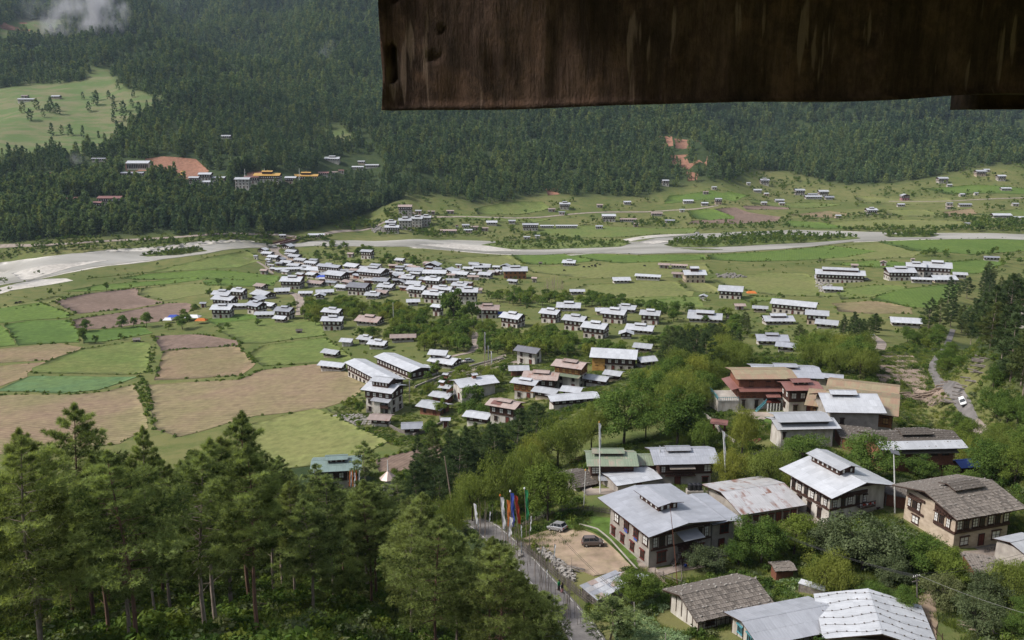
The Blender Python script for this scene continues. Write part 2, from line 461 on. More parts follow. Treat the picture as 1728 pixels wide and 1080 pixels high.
M_HAIR = plain('black_hair', (.012, .01, .01), (.008, .007, .007), 3, .6, 0)
M_RUBBER = plain('tyre_rubber', (.02, .02, .02), (.012, .012, .012), 3, .9, 0)
M_CARGLASS = plain('car_glass', (.03, .035, .04), (.02, .024, .03), 1, .12, 0, spec=.6)
M_CAR_SILVER = plain('silver_car_paint', (.42, .42, .44), (.38, .38, .40), 1, .3, 0, metal=.4)
M_CAR_BROWN = plain('grey_brown_car_paint', (.16, .13, .12), (.14, .11, .10), 1, .3, 0, metal=.3)
M_CAR_WHITE = plain('white_car_paint', (.75, .75, .75), (.7, .7, .7), 1, .3, 0)
M_STONE = plain('pale_stone', (.33, .305, .28), (.18, .165, .15), 1.5, .95, .4, rand=.35)
M_DARKSTONE = plain('dark_stone', (.16, .14, .13), (.08, .07, .065), 1.5, .95, .4, rand=.35)
M_CONCRETE = plain('concrete', (.42, .38, .34), (.30, .27, .24), .6, .9, .15)
M_WIRE = plain('wire', (.05, .05, .05), None, 1, .6, 0)
M_LIGHTWIRE = plain('pale_wire', (.3, .29, .28), None, 1, .6, 0)
M_COW = plain('black_hide', (.02, .017, .015), None, 1, .9, 0)

def soilmat(name, c1, c2, c3, s1=.05, s2=1.2, rows=None, bump=.4, patch=.5):
    m, t = nt(name)
    co = worldpos(t)
    n1, n2 = noise(t, s1, co, 4, .6), noise(t, s2, co, 5, .7)
    c = mix(t, ramp(t, n1, [(.38, (0,) * 3), (.64, (1,) * 3)]), c1, c2)
    c = mix(t, ramp(t, n2, [(.42, (0,) * 3), (.72, (patch,) * 3)]), c, c3)
    n4 = noise(t, .35, co, 5, .65)
    c = mix(t, 1.0, c, ramp(t, n4, [(.3, (.68,) * 3), (.7, (1.18,) * 3)]), 'MULTIPLY')
    hgt = n2
    if rows:
        mp = N(t, 'ShaderNodeMapping'); mp.inputs['Rotation'].default_value = (0, 0, rows[0])
        t.links.new(co, mp.inputs['Vector'])
        w = N(t, 'ShaderNodeTexWave', Scale=rows[1], Distortion=2.5, Detail=2); w.inputs['Detail Scale'].default_value = .6
        t.links.new(mp.outputs[0], w.inputs['Vector'])
        c = mix(t, 1.0, c, ramp(t, w.outputs['Fac'], [(0, (rows[2],) * 3), (1, (1.05,) * 3)]), 'MULTIPLY')
    finish(t, c, .97, hgt, bump, .25, 0, .15)
    return m
G = dict(
 brown=soilmat('ploughed_soil', (.20, .14, .112), (.17, .12, .092), (.23, .17, .135), .03, .5, (.5, .22, .8)),
 tan=soilmat('stubble_soil', (.235, .165, .108), (.195, .165, .085), (.20, .165, .08), .03, .6, (1.2, .2, .85)),
 tanred=soilmat('reddish_stubble', (.25, .175, .12), (.205, .18, .09), (.21, .175, .09), .025, .35, (1.9, .16, .86)),
 green=soilmat('young_rice', (.088, .138, .028), (.11, .158, .034), (.07, .13, .03), .03, .6, (.3, .16, .93), .2, .35),
 dkgreen=soilmat('deep_green_crop', (.075, .125, .028), (.09, .145, .032), (.05, .10, .022), .03, .6, (.3, .16, .93), .2, .35),
 olive=soilmat('rough_pasture', (.125, .165, .045), (.155, .17, .055), (.085, .125, .03), .04, .3, (2.2, .3, .86), .6, .6),
 teal=soilmat('blue_green_crop', (.095, .16, .07), (.12, .175, .06), (.075, .13, .05), .05, .6, None, .4, .4),
 yellow=soilmat('yellow_green_meadow', (.18, .185, .068), (.155, .175, .058), (.215, .20, .085), .04, .5, None, .3, .4),
 ltolive=soilmat('light_pasture', (.155, .165, .058), (.13, .155, .046), (.21, .19, .085), .02, .3, None, .3, .5),
 red=soilmat('red_earth', (.27, .135, .09), (.24, .12, .08), (.30, .18, .12), .03, .3, None, .6, .6),
 dirt=soilmat('packed_dirt', (.36, .27, .20), (.30, .22, .16), (.15, .15, .06), .12, .5, None, .3, .4),
 dug=soilmat('dug_earth', (.33, .25, .20), (.27, .20, .155), (.40, .32, .27), .15, .9, (.9, .35, .8), .9, .5),
 lawn=soilmat('green_lawn', (.09, .15, .03), (.11, .17, .035), (.06, .10, .02), .15, 1.2, None, .3, .5),
 sand=soilmat('river_gravel', (.50, .47, .43), (.40, .37, .335), (.36, .34, .3), .03, .15, None, .4, .5),
 asphalt=soilmat('worn_asphalt', (.18, .165, .16), (.15, .14, .135), (.22, .2, .19), .2, 2.5, None, .1, .5),
 track=soilmat('dirt_track', (.30, .25, .21), (.26, .21, .18), (.36, .31, .27), .2, 1.5, None, .2, .5),
 garden=soilmat('garden_soil', (.10, .12, .04), (.14, .12, .06), (.07, .11, .03), .2, .9, (.9, .5, .85), .8, .6),
)
# open ground: grass with bare and rough patches; forest floor where the 'wood' attribute says
def ground_mat():
    m, t = nt('valley_ground'); co = worldpos(t)
    n1, n2, n3 = noise(t, .012, co, 5, .6), noise(t, .12, co, 5, .7), noise(t, 1.1, co, 5, .75)
    g = mix(t, ramp(t, n1, [(.38, (0,)*3), (.62, (1,)*3)]), (.098, .115, .035), (.155, .15, .058))
    g = mix(t, ramp(t, n2, [(.45, (0,)*3), (.68, (.75,)*3)]), g, (.06, .098, .024))
    g = mix(t, ramp(t, n3, [(.5, (0,)*3), (.78, (.6,)*3)]), g, (.15, .15, .07))
    a = t.nodes.new('ShaderNodeAttribute'); a.attribute_name = 'wood'
    fl = mix(t, ramp(t, n2, [(.35, (0,)*3), (.65, (1,)*3)]), (.025, .042, .017), (.05, .065, .025))
    c = mix(t, a.outputs['Fac'], g, fl)
    a2 = t.nodes.new('ShaderNodeAttribute'); a2.attribute_name = 'meadow'
    n6 = noise(t, .022, scaled(t, co, (1, 2.2, 4)), 5, .65)
    md = mix(t, ramp(t, n6, [(.44, (0,)*3), (.60, (1,)*3)]), (.095, .135, .048), (.155, .15, .078))
    c = mix(t, a2.outputs['Fac'], c, md)
    finish(t, c, .98, n3, .6, .3, 0, .1)
    return m
M_GROUND = ground_mat()
def water_mat():
    m, t = nt('silty_water'); co = worldpos(t)
    n1, n2 = noise(t, .03, scaled(t, co, (.25, 1, 1)), 4), noise(t, .7, scaled(t, co, (.3, 1, 1)), 5, .7)
    c = mix(t, ramp(t, n1, [(.4, (0,)*3), (.6, (1,)*3)]), (.25, .235, .205), (.37, .35, .315))
    finish(t, c, .42, n2, .6, .3, 0, .35)
    return m
M_WATER = water_mat()
def beam_mat():
    m, t = nt('old_carved_timber'); co = coord(t)
    n1 = noise(t, 7, scaled(t, co, (1.5, 1, .8)), 10, .74)
    n2 = noise(t, 22, scaled(t, co, (1.3, 1, .7)), 8, .75)
    n3 = noise(t, 8, co, 5, .7)
    n5 = noise(t, 34, scaled(t, co, (1.6, 1, .16)), 6, .7)
    c = mix(t, ramp(t, n1, [(.32, (0,)*3), (.68, (1,)*3)]), (.018, .011, .008), (.13, .078, .056))
    c = mix(t, ramp(t, n2, [(.46, (0,)*3), (.62, (.75,)*3)]), c, (.04, .021, .015))
    c = mix(t, ramp(t, n3, [(.52, (0,)*3), (.62, (.45,)*3)]), c, (.17, .095, .062))
    c = mix(t, ramp(t, n5, [(.38, (.5,)*3), (.55, (0,)*3)]), c, (.014, .008, .006))
    # pale runs of whitewash: thin vertical streaks
    n4 = noise(t, 1, scaled(t, co, (38, 1, 4.2)), 3, .5)
    c = mix(t, ramp(t, n4, [(.62, (0,)*3), (.67, (.55,)*3)]), c, (.26, .18, .14))
    ad = t.nodes.new('ShaderNodeMath'); ad.operation = 'ADD'
    t.links.new(n1, ad.inputs[0]); t.links.new(n2, ad.inputs[1])
    ad2 = t.nodes.new('ShaderNodeMath'); ad2.operation = 'ADD'
    t.links.new(ad.outputs[0], ad2.inputs[0]); t.links.new(n5, ad2.inputs[1])
    finish(t, c, .85, ad2.outputs[0], .9, .012, 0, .2)
    return m
M_BEAM = beam_mat()
# ------------------------------------------------------------------ pixel-space region tests (used to decide what grows where)
def inpoly(px, py, poly):
    px = np.asarray(px, float); py = np.asarray(py, float)
    r = np.zeros(px.shape, bool); n = len(poly)
    for i in range(n):
        x1, y1 = poly[i]; x2, y2 = poly[(i + 1) % n]
        c = ((y1 > py) != (y2 > py)) & (px < (x2 - x1) * (py - y1) / (y2 - y1 + 1e-9) + x1)
        r ^= c
    return r
def P(s): v = [float(a) for a in s.replace(';', ' ').replace(',', ' ').split()]; return list(zip(v[::2], v[1::2]))
FOOT = P('-700,415 0,410 100,404 250,396 420,401 520,388 600,366 650,347 690,330 760,332 800,346 880,337 920,325 960,331 1090,332 1130,318 1180,312 1240,304 1262,286 1330,290 1420,313 1500,310 1570,298 1640,284 1728,274 2300,262')
WOOD_POLY = [(-900, -900)] + FOOT + [(2400, -900)]
MEADOW = P('-300,150 0,150 60,143 130,140 150,128 163,115 188,117 190,132 215,150 275,163 268,180 238,195 205,222 180,245 130,262 90,250 60,262 -300,262')
TERRACE = P('-200,42 0,45 30,35 100,33 112,52 70,62 0,66 -200,70')
CLEAR2 = P('540,218 575,222 608,230 600,240 560,236')
REDCUT = P('238,268 275,262 330,268 352,290 345,300 300,304 268,300 250,288')
SLIP = P('1112,232 1150,230 1185,240 1196,262 1190,282 1160,300 1145,285 1125,262')
MONK = P('395,296 430,290 560,284 568,294 560,304 500,312 415,316 395,310')
REDPAD = P('150,332 215,332 222,345 200,352 150,350')
LEDGE = P('205,268 262,268 262,294 205,296')
PADS = [MONK, REDPAD, LEDGE, P('318,288 385,288 388,306 318,308'), P('545,262 640,262 640,286 545,286'), P('110,332 150,332 150,346 110,346')]
gpx, gpy = project(GX, GY, GZ)
DD = np.exp(GL)
wood = inpoly(gpx, gpy, WOOD_POLY) & (DD > 820)
mead = inpoly(gpx, gpy, MEADOW) | inpoly(gpx, gpy, TERRACE) | inpoly(gpx, gpy, CLEAR2)
FG_WOOD = P('-900,740 0,740 200,745 480,770 640,800 730,860 820,900 880,960 960,1075 960,1500 -900,1500')
wood |= inpoly(gpx, gpy, FG_WOOD) & (DD < 240)
wood |= inpoly(gpx, gpy, P('1560,470 1800,440 2400,440 2400,640 1728,660 1640,600 1560,560')) & (DD < 420)
wood &= ~mead
wa, ma = wood.astype(float), mead.astype(float)
def blur(a, n=1):
    for _ in range(n):
        b = a.copy(); b[1:-1, 1:-1] = (a[1:-1, 1:-1] * 2 + a[:-2, 1:-1] + a[2:, 1:-1] + a[1:-1, :-2] + a[1:-1, 2:]) / 6; a = b
    return a
wa, ma = blur(wa, 2), blur(ma, 1)
V = np.stack([GX, GY, GZ], -1).reshape(-1, 3)
idx = np.arange(NA * ND).reshape(NA, ND)
Fq = np.stack([idx[:-1, :-1], idx[:-1, 1:], idx[1:, 1:], idx[1:, :-1]], -1).reshape(-1, 4)[:, ::-1]
me = np_mesh('ground', V, Fq, M_GROUND, attrs={'wood': ('POINT', wa.ravel()), 'meadow': ('POINT', ma.ravel())}, smooth=True)
ground_ob = tag(link_mesh('ground', me), kind='structure')
# the rest of the hill behind and beside the lookout, so the land goes on when one steps aside
bv, bf = [], []
K = 48
aa = np.linspace(AZ1, 2 * math.pi + AZ0, K)
rr = [14, 40, 90, 200, 500, 1200, 2600, 4600]
for i, a in enumerate(aa):
    e = min(i, K - 1 - i) / 6.0
    for r_ in rr:
        edge = AZ1 if i < K / 2 else AZ0
        zt = float(H(r_ * math.sin(edge), r_ * math.cos(edge)))
        zb = 98 - 80 * min(1, r_ / 600) + max(0, r_ - 1200) * .3
        w = min(1, e); bv.append((r_ * math.sin(a), r_ * math.cos(a), zt * (1 - w) + zb * w))
nr = len(rr)
for i in range(K - 1):
    for j in range(nr - 1): bf.append((i*nr+j, i*nr+nr+j, i*nr+nr+j+1, i*nr+j+1))
c0 = len(bv); bv.append((0, 0, 97.0))
for i in range(K - 1): bf.append((c0, i*nr+nr, i*nr))
me = bpy.data.meshes.new('hillside'); me.from_pydata(bv, [], bf); me.materials.append(M_GROUND); me.update()
tag(link_mesh('hillside', me), kind='structure')
me = MB().add([(14*math.sin(a), 14*math.cos(a), h1(14*math.sin(a), 14*math.cos(a))) for a in np.linspace(AZ0, AZ1, 24)] + [(0, 0, 97)], [(24, i+1, i) for i in range(23)]).mesh('hilltop', M_GROUND)
tag(link_mesh('hilltop', me), kind='structure')

# ------------------------------------------------------------------ draped sheets: fields, gravel, water, roads
def densify(w, step):
    out = []
    for i in range(len(w)):
        a, b = w[i], w[(i + 1) % len(w)]
        k = max(1, int((b - a).length / step))
        out += [a.lerp(b, j / k) for j in range(k)]
    return out
def sheet(name, pix, mat, off=.15, step=None, skirt=True, wob=0.0, bank=0.0, world=False):
    w = pix if world else [ground(x, y).to_2d() for x, y in pix]
    w = [Vector((p[0], p[1])) for p in w]
    cx = sum((p.x for p in w)) / len(w); cy = sum((p.y for p in w)) / len(w)
    D = math.hypot(cx, cy)
    step = step or max(1.6, D / 70)
    ring = densify(w, step)
    if wob:
        for i, p in enumerate(ring):
            n = float(vnoise(np.array(p.x / (6 * wob)), np.array(p.y / (6 * wob)), 5)) - .5
            p.x += n * wob * 1.2; p.y += (float(vnoise(np.array(p.x / (6 * wob)), np.array(p.y / (6 * wob)), 6)) - .5) * wob * 1.2
    xs = [p.x for p in ring]; ys = [p.y for p in ring]
    gx = np.arange(min(xs), max(xs), step); gy = np.arange(min(ys), max(ys), step)
    X, Y = np.meshgrid(gx, gy); X, Y = X.ravel() + .37, Y.ravel() + .31
    ins = inpoly(X, Y, list(zip(xs, ys)))
    pts = ring + [Vector((a, b)) for a, b in zip(X[ins], Y[ins])]
    n = len(ring)
    vs, es, fs, *_ = delaunay_2d_cdt(pts, [(i, (i + 1) % n) for i in range(n)], [], 1, 1e-3)
    vx = np.array([v.x for v in vs]); vy = np.array([v.y for v in vs])
    vz = H(vx, vy) + off
    V = list(zip(vx, vy, vz)); Fs = [tuple(f) for f in fs]
    if bank:
        e = set(range(n))
        V = [(x, y, z - (bank if i in e else 0)) for i, (x, y, z) in enumerate(V)]
    if skirt:
        b = len(V); V += [(V[i][0], V[i][1], V[i][2] - off - .3) for i in range(n)]
        Fs += [(i, b + i, b + (i + 1) % n, (i + 1) % n) for i in range(n)]
    m = bpy.data.meshes.new(name); m.from_pydata(V, [], Fs); m.materials.append(mat)
    m.polygons.foreach_set('use_smooth', [len(f) == 3 for f in Fs]); m.update()
    o = tag(link_mesh(name, m), kind='structure')
    return o, w
FIELDS = [
 ('brown', '89,509 150,495 232,486 234,499 277,510 225,521 132,530'),
 ('brown', '120,540 200,528 281,512 316,511 334,521 271,542 183,554 132,557'),
 ('green', '-120,540 0,521 69,511 120,530 114,537 6,545 -120,560'),
 ('dkgreen', '8,547 60,541 114,541 134,560 134,578 80,580 31,583'),
 ('green', '-120,566 0,548 8,552 28,582 0,586 -120,600'),
 ('dkgreen', '136,559 155,558 240,551 259,562 175,577 142,579'),
 ('tan', '-120,604 0,589 102,580 140,587 86,608 0,613 -120,622'),
 ('tan', '-120,632 0,618 81,611 46,630 45,636 0,652 -120,680'),
 ('olive', '55,622 100,602 145,588 224,577 253,580 250,628 224,632 57,630'),
 ('teal', '-60,672 0,657 51,635 140,636 229,637 169,658 110,664 0,661'),
 ('tanred', '-200,690 0,668 120,666 180,661 229,648 252,722 200,750 90,760 -200,790'),
 ('brown', '259,567 335,564 400,575 402,583 272,592'),
 ('tan', '273,593 402,584 432,614 408,634 262,642'),
 ('tanred', '248,650 330,645 405,641 440,625 540,614 580,626 622,652 590,676 540,690 430,702 340,728 300,738 262,727'),
 ('yellow', '425,716 470,703 530,690 560,702 600,722 655,746 600,775 480,792 420,790 400,745'),
 ('garden', '545,688 580,694 660,730 690,740 740,744 700,758 655,748 600,720'),
 ('brown', '633,776 690,762 745,750 752,780 720,792 670,797 640,796'),
 ('olive', '370,546 430,538 480,534 540,545 548,566 445,580 410,580 372,560'),
 ('olive', '445,584 548,570 590,600 600,615 545,613 440,618 420,598'),
 ('green', '106,492 170,480 235,476 330,466 342,472 240,483 150,492'),
 ('green', '200,470 250,462 340,456 392,458 470,466 470,474 400,473 300,470'),
 ('ltolive', '238,486 300,480 372,478 372,492 320,500 280,508 236,498'),
 ('green', '342,474 430,466 468,470 462,482 420,484 350,482'),
 ('olive', '150,470 230,462 330,440 420,424 440,440 400,452 330,456 240,460'),
 ('ltolive', '-100,530 0,518 60,508 100,500 110,506 60,516 0,528 -100,545'),
 ('ltolive', '738,440 780,434 858,430 884,446 830,449 790,448'),
 ('green', '862,430 950,429 990,436 1000,441 950,446 888,446'),
 ('green', '994,429 1080,432 1188,430 1196,438 1120,442 1050,445 1006,440 960,432'),
 ('green', '1192,430 1300,424 1400,415 1480,424 1430,434 1340,440 1260,442 1200,438'),
 ('ltolive', '880,450 1000,446 1190,444 1200,462 1110,470 1000,470 900,460'),
 ('ltolive', '985,482 1080,474 1140,476 1172,490 1168,500 1060,512 960,502 960,492'),
 ('ltolive', '1410,416 1500,410 1560,424 1540,434 1440,440 1380,440'),
 ('green', '1480,408 1600,404 1728,402 1850,402 1850,418 1728,424 1640,430 1540,424'),
 ('green', '1400,446 1470,440 1560,446 1660,438 1700,444 1650,462 1600,462 1480,452'),
 ('ltolive', '1195,470 1300,460 1360,462 1390,480 1440,500 1300,498 1230,484'),
 ('olive', '1240,500 1320,502 1300,508 1262,510'),
 ('yellow', '1144,474 1180,472 1214,488 1212,496 1186,494 1158,490'),
 ('green', '1498,492 1560,484 1620,478 1612,502 1570,520 1530,518 1470,506'),
 ('olive', '1408,490 1470,482 1520,482 1530,488 1470,502 1420,506'),
 ('tan', '1404,512 1470,508 1540,520 1540,530 1470,530 1416,526'),
 ('olive', '880,512 990,508 1120,500 1180,502 1190,520 1130,520 1010,516 900,520'),
 ('green', '1070,510 1150,502 1160,514 1110,520 1080,518'),
 ('brown', '1205,353 1240,350 1262,358 1318,366 1312,374 1250,378 1160,378 1168,373 1240,369'),
 ('brown', '1252,347 1330,347 1332,353 1260,354'),
 ('green', '1160,356 1204,353 1240,366 1238,370 1196,372 1168,368'),
 ('olive', '900,384 1000,380 1100,386 1180,384 1170,394 1060,400 960,402 900,396'),
 ('ltolive', '1400,374 1500,370 1620,374 1640,380 1560,386 1440,386 1396,382'),
 ('green', '1330,372 1390,376 1440,386 1380,386 1320,380'),
 ('ltolive', '1484,354 1560,354 1590,362 1560,366 1500,364'),
 ('olive', '1640,362 1728,352 1850,350 1850,366 1728,370'),
 ('tan', '1590,358 1640,352 1650,362 1600,366'),
 ('green', '1130,330 1200,322 1262,330 1240,340 1180,338 1120,344'),
 ('olive', '1262,336 1380,342 1420,346 1360,352 1270,344'),
 ('ltolive', '1440,330 1520,336 1600,334 1610,342 1540,346 1450,342'),
 ('olive', '800,352 870,340 915,340 930,352 880,362 806,362'),
 ('olive', '740,362 840,366 930,370 900,376 800,372'),
 ('tan', '1330,362 1400,356 1440,362 1400,368'),
 ('green', '1560,318 1640,312 1728,318 1850,316 1850,326 1728,328 1600,328'),
 ('dirt', '868,912 905,900 938,892 985,897 1012,914 1040,936 1062,958 1046,966 1000,972 940,948 895,926'),
 ('lawn', '985,890 1040,884 1060,900 1080,950 1072,966 1040,935 1012,912'),
 ('lawn', '900,878 950,880 985,872 1032,876 1034,890 985,892 940,890 900,896'),
 ('track', '1036,906 1046,903 1110,968 1092,978 1075,960'),
 ('lawn', '1276,703 1300,703 1306,716 1292,722 1278,712'),
 ('dug', '1480,604 1498,594 1530,594 1552,612 1566,640 1560,658 1536,654 1500,656 1478,642'),
 ('sand', '120,430 200,420 300,412 420,406 440,409 340,415 240,425 150,434'), ('sand', '690,419 760,423 830,429 900,431 1000,431 1000,428 860,427 780,421 720,415'), ('sand', '1060,408 1112,401 1180,394 1180,391 1100,397 1050,404'), ('sand', '1440,409 1520,406 1640,406 1728,407 1728,404 1600,403 1450,406'),
 ('dirt', '1240,716 1280,710 1312,722 1300,738 1262,730'),
 ('dug', '1536,650 1590,652 1600,668 1575,684 1546,676'),
 ('sand', '0,458 60,446 110,438 180,432 245,428 300,432 250,442 180,449 110,462 60,472 0,482 -200,512 -200,470'),
 ('track', '760,640 800,628 850,616 880,606 884,612 850,626 800,640 770,650'),
 ('track', '720,640 830,606 852,598 856,604 834,614 728,650'),
 ('red', '1138,234 1178,238 1188,250 1166,258 1140,250'),
 ('red', '1130,262 1194,264 1192,280 1160,286 1134,276'),
 ('red', '1106,230 1134,230 1136,246 1116,250'),
 ('red', '244,268 275,264 330,268 352,288 344,300 300,303 270,300 254,288'),
 ('red', '416,292 434,284 446,292 440,297 420,298'),
 ('red', '212,272 250,276 258,290 240,294 212,288'),
 ('red', '156,266 184,268 182,274 158,273'),
 ('red', '0,38 40,36 60,42 50,52 20,50 0,48'),
 ('red', '920,318 940,316 944,328 924,330'),
 ('red', '1158,290 1178,292 1176,304 1160,306'),
 ('track', '1096,968 1110,962 1205,938 1240,930 1244,940 1206,952 1140,966 1104,978'),
 ('track', '1328,846 1346,842 1392,884 1404,898 1384,904 1350,880'),
 ('track', '1604,936 1700,920 1712,932 1650,946 1618,952'),
 ('track', '985,800 1000,826 1070,826 1064,836 990,838 975,820'),
 ('track', '1110,822 1205,820 1212,830 1112,834'),
 ('track', '1216,700 1300,696 1310,706 1260,714 1222,712'),
 ('lawn', '340,540 400,530 440,532 440,544 380,552'),
]
WFIELDS = []
for kind, s in FIELDS:
    crop = kind in ('green', 'dkgreen', 'teal', 'olive', 'yellow')
    name = {'dirt': 'dirt_yard', 'lawn': 'lawn', 'track': 'yard_path', 'dug': 'dug_ground', 'sand': 'gravel_bank', 'red': 'earth_cut', 'garden': 'garden_ground'}.get(kind, 'field')
    o, w = sheet(name, P(s), G[kind], .22 if crop else .12, wob=1.2)
    if name == 'field': WFIELDS.append(w)
RIVER = ('-300,488 -100,458 0,444 60,436 100,431 240,424 350,414 440,410 470,411 520,408 600,406 680,405 760,405 850,408 900,412 960,412 1080,408 1110,402 1180,395 1290,390 1340,388 1420,390 1480,392 1560,394 1640,394 1728,396 1900,398 '
 '1900,404 1728,405 1640,404 1520,405 1440,408 1400,413 1330,420 1230,426 1080,430 960,428 850,429 780,424 700,418 600,416 540,415 480,416 440,418 340,430 240,441 150,452 80,467 0,482 -100,500 -300,540')
sheet('river', P(RIVER), M_WATER, .34, step=9, wob=3.0)
for s in ('1122,414 1150,406 1200,402 1262,397 1330,396 1440,400 1452,403 1400,408 1300,413 1200,418 1140,418', '812,414 850,408 960,405 1040,407 1066,411 1048,417 960,420 860,421',
          '1490,397 1560,394 1584,397 1570,401 1500,401', '236,431 280,424 330,420 350,424 300,431 250,433', '1150,420 1190,420 1220,422 1180,423'):
    sheet('river_island', P(s), G['olive'], .62, step=7, wob=2.0)
for s in ('700,414 760,411 830,416 880,424 820,425 760,420', '1075,410 1110,406 1130,408 1100,414', '20,462 110,446 180,440 120,452 40,474'):
    sheet('gravel_bar', P(s), G['sand'], .5, step=6, wob=2.0)
sheet('gravel_bank', P('-100,505 0,486 60,472 110,470 122,474 60,484 0,496 -100,520'), G['sand'], .16, wob=2)

ROADS = []
def ribbon(name, pix, width, mat, off=.12, world=False, kind='structure', wob=0):
    w = [Vector(p) for p in pix] if world else [ground(x, y).to_2d() for x, y in pix]
    fine = []
    n = len(w)
    for i in range(n - 1):                                           # catmull-rom
        p0, p1, p2, p3 = w[max(i-1, 0)], w[i], w[i+1], w[min(i+2, n-1)]
        k = max(2, int((p2 - p1).length / max(1.5, width * .5)))
        for j in range(k):
            t = j / k
            fine.append(.5 * ((2*p1) + (p2-p0)*t + (2*p0-5*p1+4*p2-p3)*t*t + (3*p1-p0-3*p2+p3)*t**3))
    fine.append(w[-1])
    vs, fs = [], []
    cols = 5
    for i, p in enumerate(fine):
        t = (fine[min(i+1, len(fine)-1)] - fine[max(i-1, 0)]).normalized(); nrm = Vector((-t.y, t.x))
        for c in range(cols):
            wd = width * (1 + wob * (random.random() - .5))
            q = p + nrm * wd * (c / (cols - 1) - .5)
            vs.append((q.x, q.y, h1(q.x, q.y) + off))
        q1 = p - nrm * width * .5; q2 = p + nrm * width * .5
    for i in range(len(fine) - 1):
        for c in range(cols - 1): fs.append((i*cols+c, i*cols+cols+c, i*cols+cols+c+1, i*cols+c+1))
    b = len(vs)
    for i in range(len(fine)):
        for c in (0, cols - 1): v = vs[i*cols+c]; vs.append((v[0], v[1], v[2] - .4))
    for i in range(len(fine) - 1):
        fs.append((i*cols, i*cols+cols, b+2*i+2, b+2*i)[::-1]); fs.append((i*cols+cols-1, i*cols+2*cols-1, b+2*i+3, b+2*i+1))
    m = bpy.data.meshes.new(name); m.from_pydata(vs, [], fs); m.materials.append(mat); m.update()
    o = tag(link_mesh(name, m), kind=kind)
    ROADS.append((fine, width))
    return o, fine
road_o, ROADW = ribbon('road', P('1010,1140 990,1080 965,1045 930,1000 895,962 868,934 846,914 822,893 796,878'), 4.6, G['asphalt'], .14)
M_LINE = plain('road_paint', (.62, .60, .55), (.3, .28, .26), 3, .9, 0)
def offs_line(fine, off):
    out = []
    for i, p in enumerate(fine):
        t = (fine[min(i+1, len(fine)-1)] - fine[max(i-1, 0)]).normalized()
        out.append(p + Vector((-t.y, t.x)) * off)
    return out
for sgn in (-1, 1): ribbon('road_edge_line', [tuple(p) for p in offs_line(ROADW, sgn * 1.95)][::2], .12, M_LINE, .165, world=True)
ribbon('road', P('1640,716 1630,690 1616,668 1596,652 1580,638 1573,622 1580,605 1594,588 1602,572 1608,556'), 2.3, G['asphalt'], .14)
ribbon('road', P('1640,716 1656,730 1685,745'), 2.4, G['track'], .13)
ribbon('village_track', P('1484,590 1488,580 1480,572 1470,566'), 3.4, G['track'], .13)
ribbon('village_track', P('1560,1085 1566,1050 1562,1022 1572,1006 1580,996'), 2.2, G['dirt'], .1, wob=.4)
ribbon('main_street', P('500,404 486,410 470,416 463,422 470,430 484,436 510,446 545,456 575,464 605,472 640,478'), 7, G['track'], .16)
ribbon('river_road', P('505,402 540,397 580,390 640,379 668,374'), 5.5, G['track'], .2)
ribbon('river_road', P('-60,420 0,416 60,414 110,412 160,408 240,404 330,398 420,395 470,396 500,400'), 4, G['track'], .3)
ribbon('valley_road', P('690,356 760,366 860,368 960,362 1040,358 1120,356 1180,352 1212,347'), 4, G['track'], .25)
ribbon('valley_road', P('1500,340 1580,340 1650,337 1728,334 1850,332'), 4, G['track'], .25)
ribbon('village_track', P('400,432 430,440 446,449 456,458 460,462'), 2.5, G['track'], .2)
ribbon('village_track', P('486,494 500,498 506,508 508,520 506,532'), 5, G['track'], .2)
ribbon('village_track', P('800,560 800,590 770,600 740,606'), 3, G['track'], .2)
ribbon('forest_track', P('258,282 268,286 272,296 276,304'), 3, G['track'], .4)
